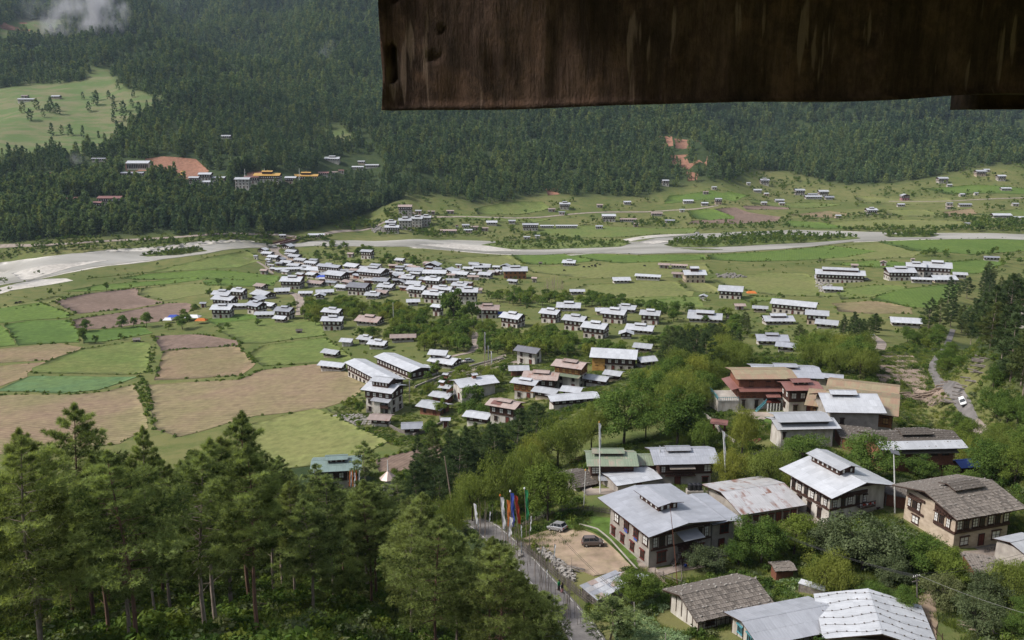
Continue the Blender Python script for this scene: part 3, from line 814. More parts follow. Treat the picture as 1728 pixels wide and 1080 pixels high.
# ------------------------------------------------------------------ buildings
OCC, HB = [], []                        # ground circles already built on; photo boxes of houses (x0, y0, x1, y1, distance)
def blocked(x, y, pad):
    for a, b, r_ in OCC:
        if (a - x) ** 2 + (b - y) ** 2 < (r_ + pad) ** 2: return True
    return False
WCACHE = {}; LINT = {}
WSTY = {  # frame material, pane material, panes across, panes up
 'white': (M_TIMBER, M_WHITEPANEL, 2, 2), 'dark': (M_TIMBER, M_DARKGLASS, 2, 2), 'trio': (M_TIMBER, M_WHITEPANEL, 2, 3), 'yellow': (M_TIMBER, M_YELLOWPANEL, 2, 2),
 'red': (M_REDDOOR, M_DARKGLASS, 2, 2), 'blue': (M_BLUE, M_DARKGLASS, 2, 1), 'turq': (M_TURQ, M_DARKGLASS, 3, 1), 'whiteframe': (M_WHITEPANEL, M_DARKGLASS, 2, 1)}
def window_mesh(w, h, sty, lod):
    k = (round(w, 2), round(h, 2), sty, lod)
    if k in WCACHE: return WCACHE[k]
    fm, pm, nx, nz = WSTY[sty]
    if lod == 0:
        m = MB(); m.box(-w/2, w/2, -.05, .03, 0, h, 0); q = .12 * min(w, h) + .02
        m.box(-w/2+q, w/2-q, -.075, -.051, q, h-q, 1)
        WCACHE[k] = (m.mesh('window', [fm, pm]), None, None); return WCACHE[k]
    t = .07 if w > .8 else .05
    f = MB()
    f.box(-w/2, -w/2+t, -.09, .04, 0, h); f.box(w/2-t, w/2, -.09, .04, 0, h)
    f.box(-w/2+t, w/2-t, -.09, .04, 0, t); f.box(-w/2+t, w/2-t, -.09, .04, h-t, h)
    for i in range(1, nx): x = -w/2 + w*i/nx; f.box(x-t/2, x+t/2, -.07, .04, t, h-t)
    for j in range(1, nz):
        z = h*j/nz
        for i in range(nx): f.box(-w/2+w*i/nx+t/2, -w/2+w*(i+1)/nx-t/2, -.06, .04, z-t/2.2, z+t/2.2)
    p = MB()
    for i in range(nx):
        for j in range(nz): p.box(-w/2+w*i/nx+t/2+.003, -w/2+w*(i+1)/nx-t/2-.003, -.03, .0, h*j/nz+t/2, h*(j+1)/nz-t/2)
    s = MB().box(-w/2-.1, w/2+.1, -.16, .02, -.09, -.002)
    LINT[k] = MB().box(-w/2-.14, w/2+.14, -.24, .02, h+.002, h+.15).mesh('lintel', fm)
    WCACHE[k] = (f.mesh('window', fm), p.mesh('pane', pm), s.mesh('sill', fm))
    return WCACHE[k]
DCACHE = {}
def door_mesh(w, h, mat):
    k = (round(w, 2), round(h, 2), mat.name)
    if k not in DCACHE:
        m = MB(); m.box(-w/2, w/2, -.04, .03, 0, h, 0); m.box(-w/2-.1, -w/2, -.1, .03, 0, h+.1, 1); m.box(w/2, w/2+.1, -.1, .03, 0, h+.1, 1); m.box(-w/2, w/2, -.1, .03, h, h+.1, 1)
        m.box(-.02, .02, -.06, -.041, .05, h-.05, 1)
        DCACHE[k] = m.mesh('door', [mat, M_TIMBER])
    return DCACHE[k]
FACE = {'S': ((0, -1), 0.0), 'E': ((1, 0), R(90)), 'N': ((0, 1), R(180)), 'W': ((-1, 0), R(-90))}
def put(root, mesh3, side, u, z, L, W, out=0.0):
    """a window on one face: u runs from -1 to 1 along the face"""
    (nx, ny), rz = FACE[side]
    if side in 'SN': x, y = u * L / 2 * (1 if side == 'S' else -1), ny * (W / 2 + out)
    else: x, y = nx * (L / 2 + out), u * W / 2 * (1 if side == 'E' else -1)
    f, p, s = mesh3
    o = link_mesh('window', f, root, (x, y, z), (0, 0, rz))
    if p is not None: link_mesh('pane', p, o)
    if s is not None:
        link_mesh('sill', s, o)
        for k_, v_ in WCACHE.items():
            if v_ is mesh3: link_mesh('lintel', LINT[k_], o)
    return o
def gable_mesh(L, W, over, overx, pitch, z, th, mat, under=M_TIMBER, axis='x', cap=True, hip=0.0):
    """two thick slopes meeting at a ridge along x; local origin at wall centre"""
    a, b = L/2 + overx, W/2 + over
    rise = b * pitch
    e = a - hip
    m = MB()
    T = [(-a,-b,z-over*pitch),(a,-b,z-over*pitch),(e,0,z+rise-over*pitch),(-e,0,z+rise-over*pitch),(a,b,z-over*pitch),(-a,b,z-over*pitch)]
    Bt = [(x, y, zz - th) for x, y, zz in T]
    m.add(T + Bt, [(0,1,2,3),(3,2,4,5)], 0)
    m.add(T + Bt, [(6,9,8,7),(9,11,10,8),(0,6,7,1),(5,4,10,11),(0,3,9,6),(3,5,11,9),(1,7,8,2),(2,8,10,4)], 1)
    if hip: m.add([T[1],T[4],T[2],T[0],T[5],T[3]], [(0,1,2),(4,3,5)], 0)
    if cap and not hip: m.box(-a, a, -.12, .12, z+rise-over*pitch+.005, z+rise-over*pitch+.05, 0)
    if axis == 'y':
        m.v = [(-y, x, zz) for x, y, zz in m.v]
    return m.mesh('roof', [mat, under])
def sheets(root, L, W, over, overx, pitch, z, mat, sx, sy, axis='x', sag=.03, name='roof_sheet', flip=(1, -1), stagger=True, jit=.006):
    """single roof sheets laid on both slopes, each an object"""
    a, b = L/2 + overx, W/2 + over
    nx, ny = max(1, round(2*a/sx)), max(1, round(b/sy))
    wx = 2*a/nx; wy = b/ny; th = math.atan(pitch); ln = wy/math.cos(th)
    me = MB()
    n = 6                                                           # shallow corrugation
    for i in range(n):
        x0, x1 = -wx/2 + wx*i/n, -wx/2 + wx*(i+1)/n; h = .018 if i % 2 else 0
        me.add([(x0,-ln/2,h),(x1,-ln/2,.018-h),(x1,ln/2,.018-h),(x0,ln/2,h)], [(0,1,2,3)])
    me.add([(-wx/2,-ln/2,-.012),(wx/2,-ln/2,-.012),(wx/2,ln/2,-.012),(-wx/2,ln/2,-.012)], [(0,3,2,1)])
    me.add([(-wx/2,-ln/2,-.012),(wx/2,-ln/2,-.012),(wx/2,-ln/2,.018),(-wx/2,-ln/2,.0)], [(0,1,2,3)])
    mesh = me.mesh(name, SHEETM.get(mat.name, mat))
    for sgn in flip:
        for j in range(ny):
            for i in range(nx):
                x = -a + (i+.5)*wx
                yy = b - (j+.5)*wy
                zz = z - over*pitch + (b - yy)*pitch + .022 + .012*((j) % 2) + .006*((i) % 2) + random.uniform(0, jit)
                rot = Matrix.Rotation(sgn*-th, 4, 'X') if sgn > 0 else Matrix.Rotation(th, 4, 'X') 
                p = Vector((x, sgn*yy, zz))
                o = link_mesh(name, mesh, root)
                Mx = Matrix.Translation(p) @ rot @ Matrix.Rotation(random.uniform(-.006, .006), 4, 'Z')
                if axis == 'y': Mx = Matrix.Rotation(R(90), 4, 'Z') @ Mx
                o.matrix_local = Mx
SHING = None
def shingles(root, L, W, over, overx, pitch, z, axis='x', limit=280, course=.62, wid=.34, stones=True, pick=None):
    """split boards laid in courses, weighed down with stones"""
    a, b = L/2 + overx, W/2 + over
    ny = max(2, round(b/course)); nx = max(3, round(2*a/wid)); th = math.atan(pitch)
    wx = 2*a/nx; wy = b/ny
    cells = [(s, j, i) for s in (-1, 1) for j in range(ny) for i in range(nx)]
    meshes = []
    for k in range(3):
        m = MB(); h = [random.uniform(0, .02) for _ in range(4)]
        l = wy*1.25/math.cos(th)
        m.add([(-wx*.47,-l/2,-.02),(wx*.47,-l/2,-.02),(wx*.47,l/2,-.02),(-wx*.47,l/2,-.02),(-wx*.47,-l/2,.025+h[0]),(wx*.47,-l/2,.025+h[1]),(wx*.45,l/2,.02+h[2]),(-wx*.45,l/2,.02+h[3])],
              [(0,3,2,1),(4,5,6,7),(0,1,5,4),(1,2,6,5),(2,3,7,6),(3,0,4,7)])
        meshes.append(m)
    mm = [m.mesh('shingle', M_SHINGLE) for m in meshes]
    if pick is None: pick = -1
    cells.sort(key=lambda c: (c[0] != pick, c[1]))
    rest = MB()
    def mat(s, j, i):
        yy = b - (j+.5)*wy; x = -a + (i+.5)*wx + random.uniform(-.02, .02)
        zz = z - over*pitch + (b - yy)*pitch + .05 + .01*(i % 2) + random.uniform(0, .02)
        M_ = Matrix.Translation((x, s*(yy + random.uniform(-.05, .05)), zz)) @ Matrix.Rotation(-s*(th-.05), 4, 'X') @ Matrix.Rotation(random.uniform(-.06, .06), 4, 'Z')
        return Matrix.Rotation(R(90), 4, 'Z') @ M_ if axis == 'y' else M_
    for n_, (s, j, i) in enumerate(cells):
        if n_ < limit:
            o = link_mesh('shingle', mm[n_ % 3], root); o.matrix_local = mat(s, j, i)
        else:
            src = meshes[n_ % 3]; M_ = mat(s, j, i)
            rest.add([M_ @ Vector(v) for v in src.v], src.f)
    if rest.v: tag(rest.build('shingle_courses', M_SHINGLE, root), kind='stuff')
    if stones:
        st = MB()
        for s in (-1, 1):
            for j in range(0, ny, 2):
                yy = b - (j+.9)*wy
                z1 = z - over*pitch + (b-yy)*pitch
                q = MB().box(-a, a, -.035, .035, .07, .12)           # batten across the course
                M_ = Matrix.Translation((0, s*yy, z1)); 
                if axis == 'y': M_ = Matrix.Rotation(R(90), 4, 'Z') @ M_
                st.add([M_ @ Vector(v) for v in q.v], q.f, 1)
                x = -a + .3
                while x < a:
                    r_ = random.uniform(.05, .13)
                    c = Vector((x, s*yy + random.uniform(-.08, .08), z1 + .12 + r_*.5))
                    if axis == 'y': c = Matrix.Rotation(R(90), 4, 'Z') @ c
                    ang = random.uniform(0, 3)
                    st.obox(c, (r_*math.cos(ang), r_*math.sin(ang), 0), (-r_*.8*math.sin(ang), r_*.8*math.cos(ang), 0), (0.1*r_, 0, r_*.6), 0)
                    x += random.uniform(.5, 2.4)
        tag(st.build('roof_stones', [M_STONE, M_GREY_WOOD], root), kind='stuff')
def register(x, y, z, L, W, h, rz, pad=.6):
    c, s = math.cos(rz), math.sin(rz)
    xs, ys = [], []
    nu = max(1, int(max(L, W) / 4))
    for i in range(nu + 1):
        t = (i / nu - .5) * .8
        if L >= W: px_, py_ = x + c*L*t, y + s*L*t
        else: px_, py_ = x - s*W*t, y + c*W*t
        OCC.append((px_, py_, min(L, W) / 2 + pad))
    for a in (-.5, .5):
        for b in (-.5, .5):
            for q in (.3, h):
                u, v = project(x + c*L*a*1.15 - s*W*b*1.15, y + s*L*a*1.15 + c*W*b*1.15, z + q); xs.append(u); ys.append(v)
    HB.append((min(xs), min(ys), max(xs), max(ys), math.hypot(x, y)))
ROOFM = dict(w=M_WHITE_ROOF, g=M_GREY_ROOF, r=M_RED_ROOF, p=M_PINK_ROOF, t=M_TAN_ROOF, n=M_GREEN_ROOF, e=M_TEAL_ROOF, d=M_DARK_ROOF, u=M_RUST_ROOF, s=M_SHINGLE, o=M_GOLD, b=M_BLUE)
def building(x, y, rz, L, W, st, roof='w', label='', cat='house', group=None, sh=2.7, pitch=.22, lod=0, lantern=None, wall=M_WHITEWASH, upper='timber', wins=None,
             axis='x', over=None, overx=None, name='house', z=None, sink=1.5, win_sty='white', low_sty='dark', hip=0, attic=.5, nowin=(), nlow=None, single=None, lantern_pos=0.0, sheet=None):
    z = h1(x, y) if z is None else z
    root = empty(name, (x, y, z), rz); tag(root, label, cat, group)
    Hh = st * sh
    over = (1.3 if lod else 1.1) if over is None else over; overx = over if overx is None else overx
    register(x, y, z, L + over, W + over, Hh + 1.5, rz)
    if single:                                                       # open-sided shed
        pass
    body = MB(); split_z = Hh - sh if (upper == 'timber' and st > 1) else Hh
    if upper == 'timber' and st == 1: split_z = sh * .42 if L > 4 else Hh
    body.taper(-L/2, L/2, -W/2, W/2, -sink, split_z, .06 * st, 0)
    ax, aw = (L, W) if axis == 'x' else (W, L)
    body.build('wall', wall, root)
    if split_z < Hh:
        tb = MB(); g = .10
        tb.box(-L/2-g, L/2+g, -W/2-g, W/2+g, split_z + .002, split_z + .16)
        tb.box(-L/2-g*.3, L/2+g*.3, -W/2-g*.3, W/2+g*.3, split_z + .162, Hh - .16)
        tb.box(-L/2-g*1.4, L/2+g*1.4, -W/2-g*1.4, W/2+g*1.4, Hh - .158, Hh)
        if lod:
            for sx, l_, n_ in (('x', L, max(4, int(L/.45))), ('y', W, max(4, int(W/.45)))):   # carved eave blocks
                for i in range(n_):
                    p_ = -l_/2 + (i+.5)*l_/n_
                    for s_ in (-1, 1):
                        if sx == 'x': tb.box(p_-.09, p_+.09, s_*(W/2+g*1.4)-(.18 if s_ < 0 else 0), s_*(W/2+g*1.4)+(.18 if s_ > 0 else 0), Hh-.34, Hh-.17)
                        else: tb.box(s_*(L/2+g*1.4)-(.18 if s_ < 0 else 0), s_*(L/2+g*1.4)+(.18 if s_ > 0 else 0), p_-.09, p_+.09, Hh-.34, Hh-.17)
        tb.build('timber_storey', M_TIMBER if win_sty != 'yellow' else M_ORANGE_TIMBER, root)
    # attic posts and gable fill, then the roof standing on them
    zt = Hh + attic
    gb = MB(); rise = aw/2 * pitch
    for s_ in (-1, 1):
        vs = [(s_*(ax/2-.25), -aw/2+.2, Hh+.003), (s_*(ax/2-.25), aw/2-.2, Hh+.003), (s_*(ax/2-.25), aw/2-.2, zt-.12), (s_*(ax/2-.25), 0, zt+rise-.14), (s_*(ax/2-.25), -aw/2+.2, zt-.12)]
        vs2 = [(v[0]-s_*.15, v[1], v[2]) for v in vs]
        gb.add(vs+vs2, [(0,1,2,3,4),(9,8,7,6,5),(0,5,6,1),(1,6,7,2),(2,7,8,3),(3,8,9,4),(4,9,5,0)])
    for s_ in (-1, 1): gb.box(-ax/2+.4, ax/2-.4, s_*(aw/2-.35)-.06, s_*(aw/2-.35)+.06, Hh+.003, zt-.16)
    if axis == 'y': gb.v = [(-b, a, c) for a, b, c in gb.v]
    gb.build('attic', M_TIMBER, root)
    rm = ROOFM[roof]
    roof_o = link_mesh('roof', gable_mesh(ax, aw, over, overx, pitch, zt, .10, M_SHINGLE_ROOF if roof == 's' else rm, M_TIMBER, axis, hip=hip), root)
    if roof == 's' and lod: shingles(root, ax, aw, over, overx, pitch, zt, axis, limit=280 if lod > 1 else 0)
    elif sheet: sheets(root, ax, aw, over, overx, pitch, zt, rm, sheet[0], sheet[1], axis)
    if lod:
        rf = MB(); n_ = max(5, int((ax + 2*overx)/.9))
        for i in range(n_):
            p_ = -ax/2-overx+.15 + i*(ax+2*overx-.3)/(n_-1)
            for s_ in (-1, 1):
                c = Vector((p_, s_*(aw/2+over)/2, zt - over*pitch + (aw/2+over)/2*pitch - .16)); hl = (aw/2+over)/2 - .05
                rf.obox(c, (.045, 0, 0), (0, s_*hl, -hl*pitch), (0, .01, .05))
        if axis == 'y': rf.v = [(-b, a, c) for a, b, c in rf.v]
        rf.build('rafter_set', M_PALE_WOOD if lod > 1 else M_TIMBER, root).__setitem__('kind', 'stuff')
    if lantern:
        ll, lw, lh = lantern
        zr = zt + aw/2*pitch
        cx_ = lantern_pos
        lo = link_mesh('raised_roof', gable_mesh(ll, lw, .7 if lod else .45, .8 if lod else .45, pitch, zr+lh, .09, M_SHINGLE_ROOF if roof == 's' else rm, M_TIMBER, axis), root, (cx_, 0, 0) if axis == 'x' else (0, cx_, 0))
        lb = MB().box(-ll/2, ll/2, -lw/2, lw/2, zt-.1, zr+lh-.1, 0)
        if axis == 'y': lb.v = [(-b, a, c) for a, b, c in lb.v]
        lb.build('raised_roof_wall', M_TIMBER, lo)
        if lod and lh > .5:
            wn_ = window_mesh(.55, lh*.7, 'white', 0)
            for sd, l_, w_ in (('S', ll, lw), ('W', ll, lw)) if axis == 'x' else (('W', lw, ll), ('S', lw, ll)):
                span = l_ if sd == 'S' else w_
                k_ = max(2, int(span/1.1))
                for i in range(k_): put(lo, wn_, sd, -1 + (2*i+1)/k_, zr - .05, l_, w_)
        if roof == 's' and lod: shingles(lo, ll, lw, .7, .8, pitch, zr+lh, axis, limit=0)
    # windows
    if wins is None:
        wins = []
        for s_ in range(st):
            top = upper == 'timber' and s_ == st - 1
            sty = win_sty if top else low_sty
            ww, wh = (1.15, 1.35) if top else (.95, 1.25)
            if lod == 0: ww *= 1.15; wh *= 1.1
            for sd, l_ in (('S', L), ('E', W), ('W', W)) + ((('N', L),) if lod else ()):
                if sd in nowin: continue
                k_ = max(1, int(l_ / (2.1 if top else 2.9)))
                if nlow and not top: k_ = nlow
                for i in range(k_):
                    if not top and s_ == 0 and sd == 'S' and i == k_//2: wins.append((sd, -1+(2*i+1)/k_, 0.1, .95, 2.0, 'door')); continue
                    zz = s_*sh + (sh-wh)*.52
                    if s_ == 0 and upper == 'timber' and st == 1: zz = sh*.42+.3; wh = 1.0
                    wins.append((sd, -1+(2*i+1)/k_, zz, ww, wh, sty))
    for sd, u, zz, ww, wh, sty in wins:
        if sty == 'door': put(root, (door_mesh(ww, wh, M_REDDOOR), None, None), sd, u, zz, L, W, .0).name = 'door'
        else: put(root, window_mesh(ww, wh, sty, min(lod, 1)), sd, u, zz, L, W, .05 if zz > split_z else .02)
    return root
def size_from_px(wpx, x, y, z, rz, ratio):
    """ridge length so that a roof of L x L/ratio turned by rz covers wpx photo pixels"""
    D = math.hypot(math.hypot(x, y), CAMZ - z); a = rz + math.atan2(x, y)
    return (wpx * D / F) / (abs(math.cos(a)) + abs(math.sin(a)) / ratio)
def spot(cx, cy, wpx, rz, ratio, st, sh=2.6):
    """ground position of a building whose roof centre shows at (cx, cy)"""
    g = ground(cx, cy, st * sh + .9)
    L = size_from_px(wpx, g.x, g.y, h1(g.x, g.y), rz, ratio)
    return g.x, g.y, L
# ---- near buildings, fitted corner by corner: near corner, far end of the face to its right, far end of the face to its left
def corners(nb, rb, lb, z=None):
    A = ground(*nb) if z is None else plane_pt(nb[0], nb[1], z)
    z = A.z if z is None else z
    B = plane_pt(rb[0], rb[1], z)
    C_ = plane_pt(lb[0], lb[1], z)
    v = (B - A).to_2d(); L = v.length; rz = math.atan2(v.y, v.x)
    u = (C_ - A).to_2d(); W = abs(-u.x * math.sin(rz) + u.y * math.cos(rz))
    c = A.to_2d() + v / 2 + Vector((-math.sin(rz), math.cos(rz))) * W / 2
    return c.x, c.y, rz, L, W, z
# ------------------------------------------------------------------ the near village
def info(n, c): print(n, [round(v, 1) for v in c])
# the grey mansion beside the parking yard
c = corners((1094, 958), (1199, 933), (1033, 902), 48.6); info('mansion', c)
x, y, rz, L, W, z = c; MAN = c
wn_ = []
for u in (-.82, -.36, .12, .62): wn_.append(('W', -u, 3.3, 1.25, 1.5, 'white' if u in (-.82, .62) else 'red'))
for u in (-.7, -.2, .3, .78): wn_.append(('W', -u, .7, 1.0, 1.4, 'red'))
wn_ += [('S', -.82, 3.1, .75, 1.7, 'trio'), ('S', -.6, 3.1, .95, 1.7, 'dark'), ('S', -.36, 3.1, .75, 1.7, 'trio'), ('S', .62, 3.1, .6, 1.6, 'dark'), ('S', .82, 3.1, .7, 1.7, 'trio'),
        ('S', -.6, .5, 1.6, 1.7, 'red'), ('S', .62, .5, 1.4, 1.5, 'red'), ('S', .05, .1, 1.1, 2.1, 'door')]
man = building(x, y, rz, L, W, 2, 'g', 'big two storey mansion with pale grey roof and raised ridge roof beside the parking yard', lod=2, wall=M_STONEWALL, upper='plain', sh=2.95,
      wins=wn_, axis='y', pitch=.13, over=1.3, overx=1.8, lantern=(5.4, 3.4, 1.1), z=z, name='mansion', attic=.3, sheet=(1.15, 2.4), lantern_pos=.6)
def part(root, name, mb, mats): return mb.build(name, mats, root)
b = MB()                                                             # timber bay over the ground floor front, awning, steps
b.box(-L/2+.3, L/2-.1, -W/2-.10, -W/2-.012, 2.62, 2.9); b.box(-L/2+.3, L/2-.1, -W/2-.14, -W/2-.012, 5.0, 5.5)
for i in range(10): b.box(-L/2+.5+i*.75, -L/2+.7+i*.75, -W/2-.26, -W/2-.15, 5.05, 5.25)
part(man, 'timber_band', b, M_TIMBER)
b = MB(); b.obox((.9, -W/2-1.15, 4.55), (1.9, 0, 0), (0, 1.15, .22), (0, -.01, .03)); part(man, 'awning', b, M_GREY_ROOF)
for k in range(7):                                                   # clutter under the awning
    MB().taper(-.5+k*.45, -.2+k*.45, -W/2-2.1, -W/2-1.8, -.1, .35+.3*(k % 3), -.03).build('yard_clutter', [M_BLUECLOTH, M_YELLOWPANEL, M_WHITECLOTH, M_REDCLOTH][k % 4], man)
b = MB(); b.box(-.7, 2.7, -W/2-1.5, -W/2-.02, 2.45, 2.6)
for i in range(9): b.box(-.65+i*.41, -.59+i*.41, -W/2-1.48, -W/2-1.42, 2.6, 3.4)
b.box(-.7, 2.7, -W/2-1.5, -W/2-1.4, 3.4, 3.5)
for q in (-.6, 1.0, 2.5): b.box(q, q+.14, -W/2-1.45, -W/2-1.3, -.5, 2.45)
part(man, 'balcony', b, M_TIMBER)
b = MB()
for i in range(9): b.box(-1.9+i*.22, -1.6+i*.22, -W/2-1.1, -W/2-.35, i*.28-.02, i*.28+.05)
b.obox((-.9, -W/2-.3, 1.2), (1.1, 0, 1.35), (0, .03, 0), (-.05, 0, .06)); b.obox((-.9, -W/2-1.14, 1.2), (1.1, 0, 1.35), (0, .03, 0), (-.05, 0, .06))
part(man, 'outdoor_stair', b, M_GREY_WOOD)
for u, zz in ((.36, 2.75), (-.12, 2.85)):
    b = MB().box(-L/2-.12, -L/2-.07, -u*W/2-.45, -u*W/2+.45, zz, zz+.55); part(man, 'sign_board', b, M_BLUE)
# plinth slab along the parking side
# annexe on the right, then the long rusted row
c = corners((1200, 932), (1238, 925), (1170, 890), 48.6); info('annex', c)
x, y, rz, L, W, z = c
building(x, y, rz, L, W, 2, 'g', 'grey plastered annexe built against the mansion, with a low grey metal roof', lod=2, wall=M_STONEWALL, upper='plain', sh=2.55, pitch=.1, z=z, name='annex_house',
         wins=[('S', .05, 3.0, 1.5, 1.5, 'red'), ('S', -.15, .3, .9, 1.7, 'door')], axis='y', over=.7, overx=1.2, attic=.15, sheet=(1.2, 2.4))
c = corners((1252, 893), (1346, 878), (1196, 846), 48.2); info('rustrow', c)
x, y, rz, L, W, z = c
building(x, y, rz, L, W, 1, 'u', 'long single storey row with rust streaked metal roof behind the mansion', lod=2, wall=M_STONEWALL, upper='plain', sh=2.9, pitch=.2, z=z, name='row_building',
         wins=[('S', -.8+.27*i, .7 if i % 2 else .1, .9, 1.3 if i % 2 else 2.0, 'red' if i % 2 else 'door') for i in range(7)], over=.9, attic=.3, sheet=(1.3, 2.3))
# white curved shed behind the mansion
c = corners((1042, 838), (1113, 826), (1026, 815), 47.2); info('arch', c)
x, y, rz, L, W, z = c
building(x, y, rz, L, W, 1, 'w', 'low shed with bright white metal roof pressed behind the mansion', 'shed', lod=1, wall=M_STONEWALL, upper='plain', sh=2.2, pitch=.12, z=z, name='shed', over=.4, attic=.1, wins=[('S', 0, .1, .9, 1.8, 'door')], sheet=(1.2, 2.0))
# green roofed farmhouse and green annexe
c = corners((997, 822), (1068, 822), (992, 800), 46.6); info('greenroof', c)
x, y, rz, L, W, z = c
g1 = building(x, y, rz, L, W, 2, 'n', 'farmhouse with faded green metal roof and a rust stained raised roof', lod=2, wall=M_CREAM, upper='timber', sh=2.3, pitch=.30, z=z, over=1.0, overx=.9, attic=.25,
         lantern=(4.6, 1.6, .5), lantern_pos=-.6, wins=[('S', -.8, 2.75, 1.4, 1.3, 'trio'), ('S', .75, 2.6, 1.3, 1.3, 'red')], sheet=(1.3, 2.4))
b = MB(); b.obox((.3, -W/2-.9, 2.35), (3.0, 0, 0), (0, 1.0, .28), (0, -.01, .03)); part(g1, 'lean_to_roof', b, M_GREY_ROOF)
c = corners((1072, 808), (1106, 808), (1067, 792), 46.8)
x, y, rz, L, W, z = c
building(x, y, rz, L, W, 1, 'n', 'low annexe with bright green metal roof between the green and the grey roofed farmhouses', 'annexe', lod=1, wall=M_REDMUD, upper='plain', sh=3.1, pitch=.3, z=z, over=.8, name='annex', wins=[('S', -.3, .5, 1.3, 1.5, 'red')], attic=.15, sheet=(1.3, 2.4))
c = corners((1112, 820), (1200, 818), (1105, 796), 46.9); info('greyroof', c)
x, y, rz, L, W, z = c
g2 = building(x, y, rz, L, W, 2, 'g', 'farmhouse with smooth light grey metal roof, raised roof and small shingle awning', lod=2, wall=M_STONEWALL, upper='timber', sh=2.35, pitch=.30, z=z, over=1.1, overx=1.3, attic=.3,
         lantern=(3.2, 1.5, .35), lantern_pos=-.9, wins=[('S', .82, 2.75, 1.3, 1.35, 'trio'), ('S', -.86, 2.75, .8, 1.2, 'trio'), ('S', .75, .4, 1.1, 1.3, 'red'), ('S', -.3, .1, 1.0, 1.9, 'door')], sheet=(1.35, 2.5))
b = MB(); b.obox((-.9, -W/2-.7, 4.0), (2.4, 0, 0), (0, .7, .2), (0, -.01, .04)); part(g2, 'awning', b, M_SHINGLE)
b = MB()
for i in range(14): b.box(-4.0+i*.42, -3.94+i*.42, -W/2-.9, -W/2-.82, 2.3, 3.1)
b.box(-4.05, 1.7, -W/2-.92, -W/2-.1, 2.2, 2.3); b.box(-4.05, 1.7, -W/2-.95, -W/2-.8, 3.1, 3.2); part(g2, 'balcony', b, M_TIMBER)
# stone weighted shingle shed left of the green farmhouse
c = corners((972, 838), (1000, 832), (966, 812), 45.6)
x, y, rz, L, W, z = c
building(x, y, rz, L, W, 1, 's', 'sagging old shed under a stone weighted shingle roof beside the green roofed farmhouse', 'shed', lod=1, wall=M_STONEWALL, upper='plain', sh=2.1, pitch=.3, z=z, over=.8, name='shed', wins=[], attic=.2)
# the white gabled house
c = corners((1397, 887), (1490, 868), (1354, 842), 48.9); info('whitegable', c)
x, y, rz, L, W, z = c
wn_ = [('W', .8-.32*i, 3.1, .8, 1.35, 'trio' if i % 2 == 0 else 'dark') for i in range(6)] + [('W', .55-.5*i, .4, .9, 1.9, 'dark') for i in range(3)]
wn_ += [('S', -.83, 3.05, .95, 1.45, 'trio'), ('S', -.52, 3.05, .8, 1.45, 'dark'), ('S', -.28, 3.05, .9, 1.45, 'trio'), ('S', .0, 3.05, .8, 1.5, 'dark'), ('S', .25, 3.05, .7, 1.3, 'trio'), ('S', -.62, .7, 1.1, 1.1, 'dark'), ('S', .78, .9, .4, .5, 'dark')]
wg = building(x, y, rz, L, W, 2, 'w', 'whitewashed farmhouse with broad white gabled roof, raised gable roof and flower balcony', lod=2, wall=M_WHITEWASH, upper='plain', sh=2.85, pitch=.24, z=z,
      wins=wn_, axis='y', over=1.2, overx=1.7, lantern=(7.0, 3.2, 1.1), lantern_pos=1.4, attic=.25, sheet=(1.3, 2.4))
b = MB(); b.box(-L/2-.08, L*.16, -W/2-.10, -W/2-.012, 2.6, 2.95); b.box(-L/2-.08, L*.16, -W/2-.14, -W/2-.012, 4.65, 5.3); b.box(-L/2-.1, -L/2-.012, -W/2-.1, W/2-.6, 2.6, 2.95); b.box(-L/2-.1, -L/2-.012, -W/2-.1, W/2-.6, 4.65, 5.2)
for i in range(8): b.box(-L/2+.2+i*.62, -L/2+.4+i*.62, -W/2-.28, -W/2-.15, 5.0, 5.2)
part(wg, 'timber_band', b, M_TIMBER)
b = MB(); b.box(-.2, 2.9, -W/2-1.1, -W/2-.11, 2.45, 2.58)
for i in range(11): b.box(-.18+i*.3, -.12+i*.3, -W/2-1.08, -W/2-1.02, 2.58, 3.4)
b.box(-.2, 2.9, -W/2-1.12, -W/2-1.0, 3.4, 3.48); part(wg, 'balcony', b, M_TIMBER)
for i in range(8):
    b = MB(); xx = -.1+i*.38; b.taper(xx, xx+.2, -W/2-1.0, -W/2-.8, 2.6, 2.8, -.02, 0)
    for k in range(7): a_ = random.uniform(0, 6.28); b.obox((xx+.1+math.cos(a_)*.12, -W/2-.9+math.sin(a_)*.12, 2.95+random.uniform(0, .25)), (.07, 0, .02), (0, .07, 0), (0, .02, .05), 1)
    part(wg, 'flower_pot', b, [M_STONEWALL, M_REDCLOTH if i % 3 else M_WHITECLOTH])
